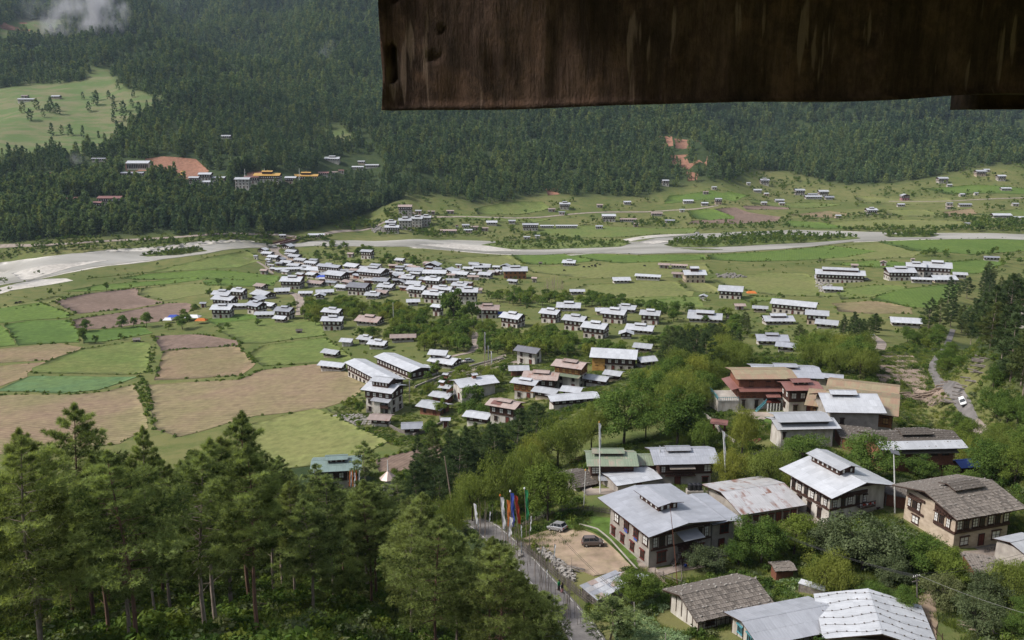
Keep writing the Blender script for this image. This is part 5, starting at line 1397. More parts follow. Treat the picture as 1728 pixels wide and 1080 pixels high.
# ------------------------------------------------------------------ the town and the farms beyond, one row per building:
# roof centre px, py, roof width px, turn deg, length/width, storeys, roof colour, options, label
T = """
486,414,25,-25,1.3,1,w,,first roof at the town end of the bridge
493,423,26,-25,1.4,1,w,,second roof of the bridge end row
498,431,27,-25,1.5,1,w,,third roof of the bridge end row
508,437,28,-28,1.6,1,w,,fourth roof of the bridge end row
526,442,28,-28,2.0,1,w,,fifth roof of the street row, where it starts to bend
557,449,46,-26,3.0,2,g,,long shingle grey row house on the outer side of the main street
444,420,20,-20,1.3,1,w,,outermost roof by the riverside bushes west of the street
452,426,24,-20,1.4,1,w,,roof beside the riverside bushes on the inner side of the street
462,432,24,-20,1.4,1,w,,roof inside the street bend next to the riverside bushes
474,436,18,-20,1.3,1,g,,grey roof inside the street bend
484,441,26,-20,1.5,1,w,,middle roof of the inner street side
497,446,28,-20,1.5,1,w,,roof with dark gable on the inner street side
487,452,46,14,4.0,1,w,l,very long low white roof facing the pastures
532,453,34,-20,1.6,1,w,,white roof beside the long low building
527,461,20,-15,1.3,1,w,,small roof beneath the inner street side
543,462,24,-15,1.3,1,w,,roof in the tightly packed yard off the street
569,462,44,-28,1.7,2,w,,big barn like shop with a dark gable on the main street
432,431,9,0,1.2,1,g,,tiny shed by the path to the river
451,441,9,0,1.2,1,w,,tiny white roof hidden in the bushes off the path
446,455,14,0,1.4,1,p,,rusty shed at the end of the pasture path
494,472,42,-6,1.4,2,w,L,two storey manor with raised roof at the town edge
534,475,32,-10,2.4,1,p,,brown roofed long sheds behind the manor
548,489,28,12,2.2,1,w,,low white roof beside the dense trees under the manor
516,491,22,4,2.4,1,w,,low shed with white roof across from the manor
540,495,16,4,1.6,1,w,,small open shed under the manor
476,487,24,12,1.2,1,w,,small gabled house facing the town edge lane
445,493,40,-38,1.6,1,w,,largest plain white roof of the field side cluster
433,501,28,-20,1.4,1,w,,gabled roof in front of the largest plain roof
376,492,34,-6,1.5,1,w,L,house with raised roof at the back of the field side cluster
404,488,26,-2,1.4,2,w,L,tall house with raised roof in the field side cluster
380,501,42,-4,1.9,2,w,L,white fronted house at the corner of the field side cluster
392,512,58,6,5.0,1,w,l,long low roof threading the field side cluster
376,517,38,-4,1.5,2,w,L,brown walled house facing the tan fields
433,511,34,-18,1.3,2,g,L,grey gabled house at the front of the field side cluster
456,511,24,-14,1.2,1,w,,white roof joined to the grey gabled house
447,526,32,4,2.4,1,w,,low white shed in front of the grey gabled house
481,520,34,-16,1.3,2,g,L,grey gabled house with crossed gable by the lawn
474,533,22,-4,1.5,1,w,,low shed under the crossed gable house
441,480,22,-16,1.5,1,p,,small brown roofed sheds by the round tree
562,522,36,-4,1.7,2,w,L,upper one of the twin white roofed farmhouses
562,536,38,-4,1.7,2,w,L,lower one of the twin white roofed farmhouses
578,481,24,-10,1.3,1,w,,white roof under the shops of the main street
534,395,30,6,2.6,1,w,,house with brick gable just across the bridge
477,396,13,0,1.6,1,w,,tiny white roof on the river road before the bridge
343,509,10,0,1.5,1,g,,grey shed alone at the tan fields
620,424,26,-4,1.5,2,w,,pale fronted house close to the riverbank
592,427,14,0,1.3,1,p,,straw brown heap like hut near the riverbank
676,437,18,-12,1.3,1,w,,small gabled house in the riverside gardens
730,445,30,-14,1.5,1,w,,house with two dark gables nearest the riverside meadow
596,447,32,-18,1.6,1,w,,roof across the street from the big shop
631,457,56,-26,1.9,2,w,L,largest shop of the market street with broad dark gable
605,458,24,-20,1.4,1,g,,grey roof beside the largest shop
607,480,44,-20,1.5,2,d,,dark grey two storey house with dark gable
644,470,32,-20,1.8,1,g,,light grey long roof in front of the largest shop
665,463,15,-10,1.2,1,w,,tiny gabled hut beside the largest shop
703,454,30,-4,1.7,1,g,,grey roof under the house with two dark gables
734,458,44,-6,2.2,1,w,l,wide white roof in the packed riverside block
757,455,30,-14,1.6,1,w,,roof at the top of the packed riverside block
778,460,32,-8,2.0,1,w,,low white roof at the end of the packed riverside block
791,451,18,0,2.2,1,w,,small white roof by the meadow edge
812,449,30,2,3.2,1,w,l,long white roof by the meadow edge
732,469,32,-4,1.4,2,w,L,tall brown house below the packed riverside block
690,466,26,-6,1.4,2,w,L,house with high raised roof in the town centre
678,473,32,-8,1.6,1,w,,white roof in front of the high raised roof
699,475,28,-14,1.5,1,w,,gabled white roof below the high raised roof
705,484,34,-6,1.6,2,w,L,house with timber front and raised roof in the town centre
653,480,32,-6,1.6,1,w,L,white roof with slit raised roof beside the dark grey house
645,490,24,-6,1.6,1,p,,grey brown roof under the slit raised roof
630,494,28,-12,1.3,1,w,L,white roof at the wooded lower edge of the town
748,484,38,-4,2.0,1,w,L,broad white roof next to the tall three storey house
777,478,30,-6,1.6,1,w,L,roof touching the tall three storey house from behind
733,493,40,-4,1.8,2,w,L,white roofed house before the old dark tree
790,488,36,-4,1.5,3,w,L,tall dark timber house with white shutters at the town end
697,505,20,8,1.5,1,w,,white roof on a barn half hidden by trees below the town
739,514,20,-14,1.2,2,w,,narrow white roof hidden behind the old dark tree
625,536,50,-6,1.6,1,p,L,pink brown roofed farmhouse in the orchard belt
823,517,42,-4,1.7,2,p,L,pink brown roofed farmhouse past the old dark tree
838,449,14,0,1.6,1,w,,small white roof beyond the timber clad school
853,447,16,0,1.4,1,w,,small neat roof beyond the timber clad school
820,461,26,-10,1.6,1,w,,gabled white roof with white front under the school
869,455,44,2,1.8,2,w,o,house with orange timber front alone on the pasture
866,471,17,-14,2.0,1,w,,small open shed before the orange fronted house
902,468,9,0,1.2,1,p,,brick hut on the pasture
961,441,24,0,1.4,1,w,L,lone grey house with cube like raised roof on the pasture
974,488,24,0,2.4,1,w,,low white shed beside the white prayer poles
1048,469,32,4,1.8,1,w,,white walled house with flat white roof on the pasture
1094,464,46,-4,3.6,1,w,l,long white building with gabled wing on the pasture
866,531,44,-16,1.4,2,w,L,farmhouse with dark gables beyond the orchard belt
960,513,42,-8,1.6,1,w,L,white roofed farmhouse highest in the far farm cluster
930,524,38,-12,1.3,2,w,L,gabled farmhouse at the head of the far farm cluster
972,535,44,-12,1.5,2,w,L,dark timber farmhouse in the far farm cluster
1006,547,48,-12,1.5,2,w,L,two storey timber farmhouse lowest in the far farm cluster
1020,520,30,-2,2.0,1,w,,white roof behind the farm cluster
1056,516,40,-6,1.8,1,w,L,wide white roof at the back of the triple farmhouse
1038,524,46,-10,1.6,2,w,L,middle roof of the triple farmhouse
1081,550,50,-6,1.8,1,w,L,white roof with slit raised roof below the triple farmhouse
1057,558,20,-8,1.3,1,w,,white gabled hut below the triple farmhouse
1086,580,30,-6,1.5,1,w,,white roof in the trees above the yellow walled school
1098,526,34,-2,1.4,2,w,L,two tiered house by the pasture fence
893,587,46,-16,1.9,2,d,W,white walled house with plain dark grey roof
875,617,30,4,1.8,1,w,b,low brick store with white roof
618,567,26,-12,1.4,1,w,L,slit roofed house above the courtyard school
639,575,34,-20,1.6,1,w,L,larger slit roofed house above the courtyard school
680,564,42,6,4.0,1,p,,long dark open shed above the courtyard school
741,592,32,-14,1.4,2,w,,white turret roof by the car park of the school
752,604,56,-16,1.8,1,w,L,double gabled white building by the school car park
727,617,26,-14,1.4,1,w,,low white building inside the school yard
648,650,74,-8,1.15,3,w,L,white three storey tower house at the big tan field
800,640,84,26,1.6,2,w,h,great white hall with chimney and orange frieze
747,662,38,-14,1.9,1,w,b,low roof against the great white hall
753,648,16,-8,1.4,1,w,,small porch roof against the great white hall
733,679,58,-14,1.4,1,w,b,low brick house with white gabled roof
643,699,36,-10,1.6,1,p,,pink brown walled shed under the tower house
695,713,28,6,2.0,1,g,,grey roofed sheep shelter by the walled plot
808,695,46,-8,1.8,1,w,,white roof half covered by trees under the great hall
752,703,12,0,1.3,1,w,,scrap of white roof in the trees under the great hall
586,571,20,-14,1.3,1,w,,dark gabled shed beside the field edge orchard
560,590,30,-12,1.8,1,w,,white roof at the corner of the green plot
562,611,44,-20,3.4,1,w,l,long low white roof behind the courtyard school
853,677,62,-12,1.5,2,m,L,farmhouse with half red half grey roof and white shutters
914,630,66,-12,1.3,2,p,L,farmhouse with pale pink metal roof and slit raised roof
888,640,48,-10,1.6,2,w,y,white and brown front with latticed panels under a white roof
923,654,46,-12,1.6,1,w,,low white roofed wing with a row of windows
964,611,64,-12,1.3,3,p,y,three storey lodge with pink top roof and yellow panes
1037,594,82,-12,1.9,2,w,c,long school with ochre end wall and white roof
1090,602,32,20,1.4,1,w,,white roof disappearing in the trees by the ochre walled school
1008,633,44,-12,1.5,1,w,,white gabled roof below the ochre walled school
1036,625,28,-10,1.5,1,w,,white roof under the conifers below the ochre walled school
966,664,92,14,3.0,1,w,,long white roof climbing beside the conifer belt
966,652,32,-6,1.8,1,w,,curved white roof above the climbing roof
1121,445,18,0,2.0,1,p,,brown roofed shed by the green pasture
1146,446,28,0,4.0,1,p,,row of brown stalls by the green pasture
1171,461,42,0,1.5,2,w,C,cream walled house with tall raised roof on the pasture
1143,460,16,0,2.0,1,p,,brown shed against the cream walled house
1234,486,42,-4,1.3,2,w,,square dark shuttered house in the middle of the pastures
1187,497,13,-6,1.3,1,w,,tiny tent like white roof
1248,512,16,0,1.6,1,p,,stone grey sheds by the round tree
1283,516,22,0,2.0,1,w,,white shed behind the round tree
1190,531,58,0,1.9,1,w,L,white roof with long raised roof at the conifer tops
1170,523,14,0,1.5,1,g,,grey shed touching the long raised roof
1312,535,54,0,2.0,1,w,L,broad white roof with long raised roof beyond the conifers
1341,510,80,-14,2.6,2,w,,long cream school block at the pasture edge
1379,526,34,-4,1.5,2,w,,dark framed house beside the long school block
1396,541,34,-10,1.6,1,w,,white roof under the dark framed house
1302,567,54,-6,1.8,1,g,L,light grey roof standing above the willow grove
1327,578,28,-8,1.6,1,g,,lower grey roof stepping down from the willow grove
1389,467,26,0,1.5,1,w,b,brick walled house beside the hotel block
1417,461,84,0,2.6,2,w,L,grey hotel block with long white raised roof
1518,457,50,-4,1.8,2,w,L,first building of the riverside resort with crossed gable
1545,449,30,-4,1.2,3,w,L,tower like middle building of the riverside resort
1581,450,44,-6,1.4,3,w,L,tallest building of the riverside resort
1556,469,34,2,3.4,1,w,l,low white arcade of the riverside resort
1591,468,42,-2,1.7,1,w,,white roofed dining hall of the riverside resort
1620,461,20,-4,1.8,1,w,,last small roof beside the riverside resort
1405,484,30,0,2.4,1,w,,low stalls in front of the hotel block
1528,538,48,0,2.0,1,w,,white roofed farm below the pine spur
1748,506,40,-10,1.4,2,r,,red roofed white house showing between the spur pines
1673,433,24,2,3.0,1,g,,grey sheds in the reeds beyond the resort
1442,446,11,0,1.4,1,p,,solitary brown hay hut on the pasture
1491,441,10,-10,1.4,1,p,,solitary grey hay hut beyond the hotel
1540,436,7,0,1.3,1,p,,tiny hay hut near the river
684,349,27,0,1.5,3,p,,three storey pink walled block at the forest foot
706,355,12,0,1.4,1,w,,small white roof next to the pink walled block
728,356,14,0,2.2,1,p,,brown shed on the slope past the pink walled block
760,355,14,0,2.2,1,p,,brown hut in the meadow at the forest foot
684,372,26,0,1.2,3,w,L,middle block of the riverside monastery school
704,369,22,0,1.2,3,w,L,dark fronted block of the riverside monastery school
719,367,20,0,1.2,3,w,L,end block of the riverside monastery school
662,383,28,0,1.5,2,w,L,front building of the riverside monastery school
660,375,22,-6,1.3,2,w,L,back building of the riverside monastery school
786,379,14,0,1.5,1,w,,white house near the red hut across the river
771,380,6,0,1.2,1,r,,small red hut across the river
801,382,14,0,1.5,1,p,,brown gabled barn across the river
818,384,14,0,2.0,1,p,,red brown barn across the river
830,374,20,0,1.4,1,w,,white front house with pale roof across the river
864,372,13,0,1.3,1,w,,house with stacked roofs across the river
756,388,34,0,3.2,1,p,,long sawmill roof over red earth
790,387,15,0,2.2,1,w,,white shed beside the sawmill
895,379,30,0,2.4,2,w,,tall wing of the long white school across the river
923,380,26,0,4.5,1,w,l,middle wing of the long white school across the river
956,380,42,0,6.0,1,w,l,low end wing of the long white school across the river
953,344,20,0,1.4,2,w,L,white temple house near the forest foot
931,352,14,0,1.8,1,p,,red brown house near the forest foot
948,357,12,0,2.4,1,g,,grey shed under the white temple house
889,399,12,0,2.2,1,w,,white shed on the far riverbank
907,397,9,0,1.3,1,w,,tent shaped roof on the far riverbank
1027,364,27,0,1.5,2,w,,square two storey house in the far fields
1060,369,32,0,4.0,1,p,,row of brown stables in the far fields
1011,381,14,0,1.6,1,w,,cottage at the field track
1073,377,10,0,1.6,1,p,,dark hut at the field track
1012,345,12,0,1.4,1,p,,brown house under the forest
1058,340,15,10,1.5,1,w,,roof climbing toward the forest
1108,359,22,0,2.4,1,p,,long red brown farmhouse in the far fields
1130,371,18,0,2.8,1,g,,grey cart shed in the far fields
1123,305,14,0,1.3,2,w,L,white tower house inside the forest edge
1161,338,20,0,1.8,1,w,,white roof at the earth slip foot
1189,342,14,0,1.5,1,w,,white roof beside the track under the earth slip
1212,336,14,0,1.3,2,w,,shuttered house under the earth slip
1151,353,10,0,2.0,1,w,,small white shed by the bright green field
1290,304,18,0,1.4,2,w,L,white temple house high on the grassy shoulder
1263,308,8,0,1.3,1,w,,tiny roof on the grassy shoulder
1278,320,16,0,1.5,1,w,,white roof below the grassy shoulder
1293,326,10,0,1.4,1,w,,white hut below the grassy shoulder
1205,315,10,0,1.6,1,w,,white roof at the forest corner
1191,323,11,0,2.0,1,p,,brown hut at the forest corner
1289,341,12,0,1.4,1,w,,blue grey fronted house with orange shed
1315,337,18,0,1.6,1,w,,first of two white farm roofs in the far fields
1319,342,12,0,1.4,1,w,,second of two white farm roofs in the far fields
1349,321,20,0,1.4,2,w,,tall house at the far school
1372,331,32,0,2.6,1,w,l,long low roof of the far school
1389,323,20,0,1.4,2,w,,tall block at the end of the far school
1399,332,18,0,1.6,1,g,,grey roofed wing of the far school
1371,327,18,0,2.4,1,g,,grey roof between the blocks of the far school
1527,330,17,0,1.3,2,w,r,pink walled house in the far fields
1520,344,14,0,1.8,1,w,,white roof with haystack in the far fields
1590,301,20,0,1.4,2,w,,pale two storey house against the far forest
1602,311,10,0,1.6,1,w,,cottage under the pale two storey house
1654,289,20,0,1.5,2,w,,upper farm at the far valley end
1664,286,12,0,1.4,1,w,,second roof at the far valley end
1689,297,16,0,1.4,2,w,,white house at the far valley end
1697,317,18,0,2.2,1,w,,flat white roof at the far valley end
1624,327,12,0,1.6,1,w,,white roof in the hedge rows
1647,325,8,0,1.4,1,g,,dark hut in the hedge rows
1628,344,22,0,3.0,1,w,l,long glasshouse white roof in the far fields
1602,342,12,0,2.6,1,g,,grey strip roof by the far road
1602,348,12,0,1.8,1,p,,red brown cottage by the far road
1470,354,22,0,1.3,2,w,L,white framed house alone in the far green fields
1414,363,12,0,1.6,1,w,,white hut with dark sheds in the far fields
1689,362,34,0,2.2,1,w,,wide white roof in the riverside trees
1719,366,20,0,2.2,1,w,,white roof at the photo edge in the riverside trees
1632,376,10,0,1.6,1,g,,dark roof inside the riverside trees
1713,343,12,0,1.8,1,w,,white shed past the riverside trees
235,275,44,0,1.9,2,w,k,white colonnaded hall on the shelf cut into the hill
224,291,40,0,4.5,1,g,l,long low roof under the colonnaded hall
347,294,26,0,1.5,2,w,,tall white monks house beside the red cut
328,300,20,0,1.4,2,w,,white monks house at the corner of the red cut
352,306,22,0,1.6,1,w,,lower monks house under the red cut
370,299,24,0,2.0,1,w,,small windowed monks house past the red cut
308,294,11,0,1.1,1,o,L,golden roofed shrine at the foot of the red cut
124,334,26,0,1.8,1,r,,red roofed house at the end of the forest ledge
187,334,44,0,2.4,2,r,,long red roofed hostel in the forest
165,342,17,0,1.3,2,r,,red roofed tower of the forest hostel
167,267,24,0,3.4,1,g,,dark low roof over the red bank
84,292,10,0,1.2,1,r,,red roofed hut in the forest
410,303,30,0,1.6,3,w,,white wing at the lower end of the monastery
425,299,28,0,2.0,2,r,,red roofed wing of the monastery
452,296,52,0,2.2,2,o,L,main temple of the monastery with golden roof
491,300,22,0,1.6,2,w,,white quarters between the two temples
517,297,48,0,2.6,2,o,L,second temple of the monastery with golden roof
547,291,26,0,2.2,1,r,,red roofed end building of the monastery
565,290,12,0,1.6,1,p,,small red brown annexe past the monastery
561,267,30,0,1.6,1,w,L,tiered white temple above the monastery
610,272,14,0,1.6,1,w,,white roof high above the monastery
628,278,26,0,3.0,1,w,,outermost white roofs above the monastery slope
604,281,22,0,2.6,1,w,,white roofs stepping above the monastery slope
576,287,11,0,1.6,1,r,,red roof just above the monastery
45,167,28,0,3.4,1,w,l,long white roofed byre on the hillside meadow
95,162,16,0,1.6,1,w,,short white roofed cottage on the hillside meadow
42,161,12,0,1.8,1,p,,brown hut behind the long byre on the meadow
382,229,18,0,1.6,1,w,,lone white roof deep in the hill forest
"""
CATS = {'o': 'temple'}
for i, row in enumerate([r_ for r_ in T.strip().split('\n')]):
    f = row.split(',', 8)
    cx, cy, w, rt, rat, st = float(f[0]), float(f[1]), float(f[2]), R(float(f[3])), float(f[4]), int(f[5])
    rf, op, lab = f[6], f[7], f[8]
    if 420 < cy < 700 and -20 < float(f[3]) <= 2 and i % 4: rt -= R(15)
    far = cy < 412 and cx > 0
    small = w < 22
    sh = 2.5 if st > 1 else 2.5
    kw = {}
    x, y, L_ = spot(cx, cy, w, rt, rat, st, sh)
    D = math.hypot(x, y)
    if D > 600: sh = 2.9
    if 300 < D < 720 and cy > 408: L_ *= 1.02; rat = max(1.15, rat * .82) if rat < 2.6 else rat
    k = .84
    L_ *= k; W_ = L_ / rat
    if D < 480 and W_ < 4: W_ = min(4.0, L_)
    wall = M_WHITEWASH; upper = 'timber'; sty = 'white'
    if op == 'b': wall = M_REDMUD; upper = 'plain'
    if op == 'c': wall = M_WHITEWASH
    if op == 'C': wall = M_CREAM; upper = 'plain'
    if op == 'W': upper = 'plain'
    if op == 'h': upper = 'plain'
    if op == 'r': wall = M_PINKCLOTH
    if op == 'y': sty = 'yellow'
    if op == 'o': upper = 'plain'; wall = M_ORANGE_TIMBER
    if op == 'k': upper = 'plain'
    if rf == 'm': rf = 'p'
    if rf == 'p' and small: wall = M_STONEWALL; upper = 'plain'
    if st == 3 and 'monastery' in lab: upper = 'plain'
    if not op and rf == 'w' and i % 5 == 2: wall = M_CREAM
    if w < 13: upper = 'plain'
    lan = None
    if op in ('L', 'y', 'o', 'C') and w > 15 or rf == 'o':
        lan = (L_*.42, W_*.34, .3 if D < 700 else .8)
        if op == 'C' or rf == 'o': lan = (L_*.4, W_*.45, 1.6)
        if 'tower house' in lab and w > 60: lan = (L_*.62, W_*.6, 1.5)
        if 'hotel' in lab: lan = (L_*.75, W_*.5, .5)
        if 'long raised' in lab: lan = (L_*.55, W_*.5, .4)
    name = 'shed' if any(s_ in lab for s_ in ('shed', 'hut', 'byre', 'barn', 'stall', 'stable', 'shelter', 'store')) and w < 60 else 'temple' if 'temple' in lab or 'shrine' in lab else 'house'
    lod = 1 if (D < 330 and w > 42) else 0
    wins = None
    if op == 'k':
        wins = [('S', -1+(2*j+1)/12, .6+0*j, L_/17, 4.2, 'dark') for j in range(12)]
    axis = 'x'
    if rat < 1.35 and D > 330 and i % 3 == 0 and lan is None: axis = 'y'
    if 'great white hall' in lab: wins = [('E', -.2, 1.6, 1.5, 1.6, 'dark'), ('E', .7, 1.4, .5, 1.8, 'dark'), ('S', .0, 1.2, 1.2, 1.5, 'dark'), ('W', .3, .2, 1.0, 2.0, 'door')]; axis = 'x'
    if lod == 0 and wins is None and w < 10: wins = [('S', 0, .4, .9, 1.2, 'dark')]
    root = building(x, y, rt, L_, W_, st, rf, lab + (' with white metal roof' if len(lab.split()) < 4 else ''), name if name != 'house' else 'house', sh=sh, lod=lod, wall=wall, upper=upper, win_sty=sty, lantern=lan,
             over=(1.15 if D < 720 else .8) * (1 if w > 14 else .6), pitch=.36 if D > 300 else .26, name=name, wins=wins, attic=.45 if st > 1 else .3, axis=axis, sink=(8 if 'spur pines' in lab else 2.5) if D < 600 else 4, sheet=(1.6, 2.6) if (lod and w > 60) else None)
    if 'skirt' in lab or 'three storey lodge with pink' in lab:
        b = MB(); Wy = W_/2
        b.obox((-.4, -Wy-.8, 5.1), (L_/2+1.0, 0, 0), (0, 1.0, .28), (0, 0, .05)); b.obox((-L_/2-.7, 0, 5.1), (0, Wy+.6, 0), (.8, 0, .25), (0, 0, .05)); b.build('skirt_roof', M_GREEN_ROOF, root)
    if 'ochre' in lab and w > 60:
        b = MB().box(-L_/2-.08, -L_/2+L_*.30, -W_/2-.16, -W_/2-.07, -1, 5.0); b.box(-L_/2-.17, -L_/2-.08, -W_/2-.16, W_/2, -1, 5.0); b.build('ochre_facing', M_OCHRE, root)
    if 'half red' in lab:
        b = MB(); b.obox((-L_*.25, -W_*.25-.5, sh*2+.75), (L_*.2, 0, 0), (0, W_*.2, W_*.2*.24), (0, -.01, .03)); b.build('red_sheeting', M_RED_ROOF, root)
        b = MB(); b.obox((L_/2+.6, 0, sh*1.9), (0, W_*.35, 0), (.9, 0, -.3), (0, 0, .04)); b.build('side_awning', M_RED_ROOF, root)
    if 'great white hall' in lab:
        b = MB().box(L_/2+.01, L_/2+.07, -W_/2, W_/2, 4.0, 4.9); b.build('orange_frieze', M_REDMUD, root)
        b = MB().box(-.6, .6, -.6, .6, sh*2+W_/2*.24+.3, sh*2+W_/2*.24+1.8); b.build('chimney', M_REDMUD, root)
        link_mesh('chimney_roof', gable_mesh(1.2, 1.2, .5, .5, .3, sh*2+W_/2*.24+1.85, .06, M_WHITE_ROOF), root)
    if 'tower house at the big' in lab:
        b = MB(); b.obox((L_*.2, -W_/2-1.0, 5.2), (L_*.36, 0, 0), (0, 1.3, .34), (0, 0, .05)); b.build('front_roof', M_GREY_ROOF, root)
        b = MB().box(-L_*.06, L_*.18, -W_/2-1.5, -W_/2-.07, -2, 4.9); b.build('front_wing', M_WHITEWASH, root)
        b = MB().box(L_*.181, L_/2, -W_/2-1.5, -W_/2-.07, 2.5, 2.8); b.box(L_*.181, L_/2, -W_/2-1.5, -W_/2-1.4, 2.8, 3.7); b.build('balcony', M_TIMBER, root)
    if rf == 'o':
        zr = st*sh + W_/2*.26 + 2.6
        link_mesh('roof_tower', gable_mesh(2.2, 1.6, .7, .7, .5, zr, .1, M_GOLD), root); MB().box(-1.1, 1.1, -.8, .8, zr-1.2, zr).build('roof_tower_wall', M_REDDOOR, root)
        MB().tube([(0, 0, zr+.6), (0, 0, zr+1.3), (0, 0, zr+2.2)], [.35, .25, .04], 6).build('finial', M_GOLD, root)
# courtyard school: two long wings meeting at a corner
def wing(pa, pb, Wd, st, label, hh, sty='white', rf='w'):
    a, b = ground(pa[0], pa[1], hh), ground(pb[0], pb[1], hh); v = (b-a).to_2d(); rz = math.atan2(v.y, v.x); c_ = (a+b)/2
    return building(c_.x, c_.y, rz, v.length, Wd, st, rf, label, 'school', lod=1, sh=2.6, wall=M_WHITEWASH, upper='timber', name='school_wing', pitch=.2, over=1.0, win_sty=sty, sheet=(1.8, 2.6), z=min(h1(a.x, a.y), h1(b.x, b.y), h1(c_.x, c_.y))+.1, sink=3)
wing((600, 607), (664, 627), 7.0, 2, 'front wing of the courtyard school with dark timber upper floor', 6.2)
wing((650, 597), (708, 611), 7.5, 2, 'back wing of the courtyard school with gleaming white roof', 6.2)

# small tin roofed sheds packed between the town houses
rs_ = np.random.RandomState(12); k_ = 0
SHK = []
for _ in range(1800):
    if k_ >= 84: break
    px, py = rs_.uniform(430, 850), rs_.uniform(418, 512)
    if not inpoly([px], [py], P('470,425 520,436 600,448 660,452 720,448 800,444 860,452 850,464 800,474 810,500 760,498 640,500 560,484 520,476 470,462 430,436'))[0]: continue
    g = ground(px, py)
    if blocked(g.x, g.y, 1.2): continue
    rz = R(rs_.uniform(-40, 0)); L_ = rs_.uniform(4, 8)
    building(g.x, g.y, rz, L_, L_*rs_.uniform(.5, .8), 1, str(rs_.choice(list('wgpupugw'))), 'little metal roofed shed packed between the town houses', 'shed', 'sheds packed between the town houses', sh=2.3, wall=[M_WHITEWASH, M_REDMUD, M_GREY_WOOD][rs_.randint(3)], upper='plain', pitch=.3, over=.7, name='tin_shed', wins=[('S', 0, .1, .9, 1.8, 'door')], attic=.15)
    k_ += 1
# ------------------------------------------------------------------ vertical things seen as a top and a foot pixel
def top_of(g, px, py):
    """point above/near ground point g, at g's horizontal distance, showing at (px, py)"""
    d = ray(px, py); t = math.hypot(g.x, g.y) / math.hypot(d[0], d[1])
    return Vector((d[0]*t, d[1]*t, CAMZ + d[2]*t))
def pole(tpx, tpy, fpx, fpy, r_, mat, label, cat='pole', name='pole', group=None, banner=None, finial=None, blen=.7, bw=.35, sag=0.0):
    g = ground(fpx, fpy); tp = top_of(g, tpx, tpy) - g
    root = empty(name, g, random.uniform(0, .01)); tag(root, label, cat, group)
    m = MB(); b_ = Vector((random.uniform(-sag, sag), random.uniform(-sag, sag), 0))
    m.tube([(0, 0, -.8), tp*.5 + b_, tp], [r_, r_*.85, r_*.5], 6); m.build('shaft', mat, root)
    if banner:
        fl = MB(); n = 14; a = random.uniform(-.6, .6) + math.pi/2*0; side = Vector((math.cos(a), math.sin(a), 0))
        for i in range(n + 1):
            q = 1 - blen * i / n; c = tp * q + b_ * 4 * q * (1-q)
            w = bw * (1 + .15*math.sin(i*1.3)); k = .10*math.sin(i*.9+a*5)
            fl.v += [tuple(c + side*.02), tuple(c + side*(w*.5) + Vector((0, k, -.05))), tuple(c + side*w + Vector((0, -k*1.4, -.1)))]
        for i in range(n):
            for j in range(2): fl.f.append((3*i+j, 3*i+j+1, 3*i+4+j, 3*i+3+j)); fl.m.append(0)
        fl.build('banner', banner, root, smooth=True)
    if finial:
        f_ = MB(); f_.tube([tp, tp+Vector((0, 0, .12)), tp+Vector((0, 0, .3)), tp+Vector((0, 0, .45))], [.03, .16, .12, .02], 8); f_.build('finial', finial, root)
    return root
BAN = [(844, 838, 851, 925, M_WHITECLOTH, 'white prayer banner with a loose orange crown', M_ORANGECLOTH), (855, 843, 857, 915, M_ORANGECLOTH, 'orange prayer banner in the cluster of tall banners', None),
       (861, 831, 864, 922, M_BLUECLOTH, 'blue prayer banner in the cluster of tall banners', M_WHITECLOTH), (867, 836, 878, 912, M_REDCLOTH, 'slanting red prayer banner', None),
       (885, 826, 889, 908, M_GREENCLOTH, 'green prayer banner standing apart from the others', M_WHITECLOTH), (799, 849, 805, 905, M_WHITECLOTH, 'broad white prayer banner above the pole thicket', None),
       (860, 872, 855, 925, M_WHITECLOTH, 'short white prayer banner in front of the blue one', None)]
for a, b, c_, d, m, lab, fin in BAN:
    pole(a, b, c_, d, .05, M_PALE_WOOD, lab, 'prayer flag', 'prayer_banner', None, m, fin, .62, .55)
rp = np.random.RandomState(3)
for i in range(64):                                                   # thicket of bare poles between the road and the pines
    q = rp.uniform() ** 1.1; fx = 812 + 175*q + rp.normal()*9; fy = 900 + 158*q**1.15 + rp.normal()*6
    hgt = rp.uniform(38, 74) * (1 + q*.35); ln = rp.normal()*5
    fx -= 14
    pole(fx+ln, fy-hgt, fx, fy, .035, M_GREY_WOOD if i % 4 else M_PALE_WOOD, 'thin bare prayer pole in the thicket along the road', 'prayer pole', 'prayer_pole', 'bare prayer poles along the road', M_WHITECLOTH if i % 9 == 0 else None, None, .3, .18, .15)
pole(750, 770, 768, 880, .17, M_PALE_WOOD, 'leaning dead pale trunk rising out of the conifer belt', 'dead tree', 'dead_trunk', sag=.3)
pole(733, 804, 736, 860, .10, M_GREY_WOOD, 'shorter dead grey trunk beside the leaning pale one', 'dead tree', 'dead_trunk', sag=.2)
pole(1011, 714, 1013, 832, .13, M_WHITEPANEL, 'tall white flagpole with gold tip before the green roofed farmhouse', 'flagpole', 'flagpole', None, M_WHITECLOTH, M_GOLD, .35, .3)
pole(988, 795, 985, 856, .08, M_WHITEPANEL, 'short white flagpole with gold tip by the stone shingle shed', 'flagpole', 'flagpole', None, None, M_GOLD)
pole(1113, 752, 1116, 812, .07, M_WHITEPANEL, 'white flagpole before the light grey roofed farmhouse', 'flagpole', 'flagpole', None, M_WHITECLOTH, None, .4, .2)
pole(1220, 728, 1226, 826, .13, M_WHITEPANEL, 'tall white flagpole on the bank beside the willows', 'flagpole', 'flagpole', None, M_WHITECLOTH, None, .5, .3)
lp = pole(1508, 752, 1511, 866, .13, M_WHITEPANEL, 'white pole carrying a tilted panel next to the white gabled house', 'lamp pole', 'lamp_pole')
g_ = ground(1511, 866); tp_ = top_of(g_, 1509, 762) - g_
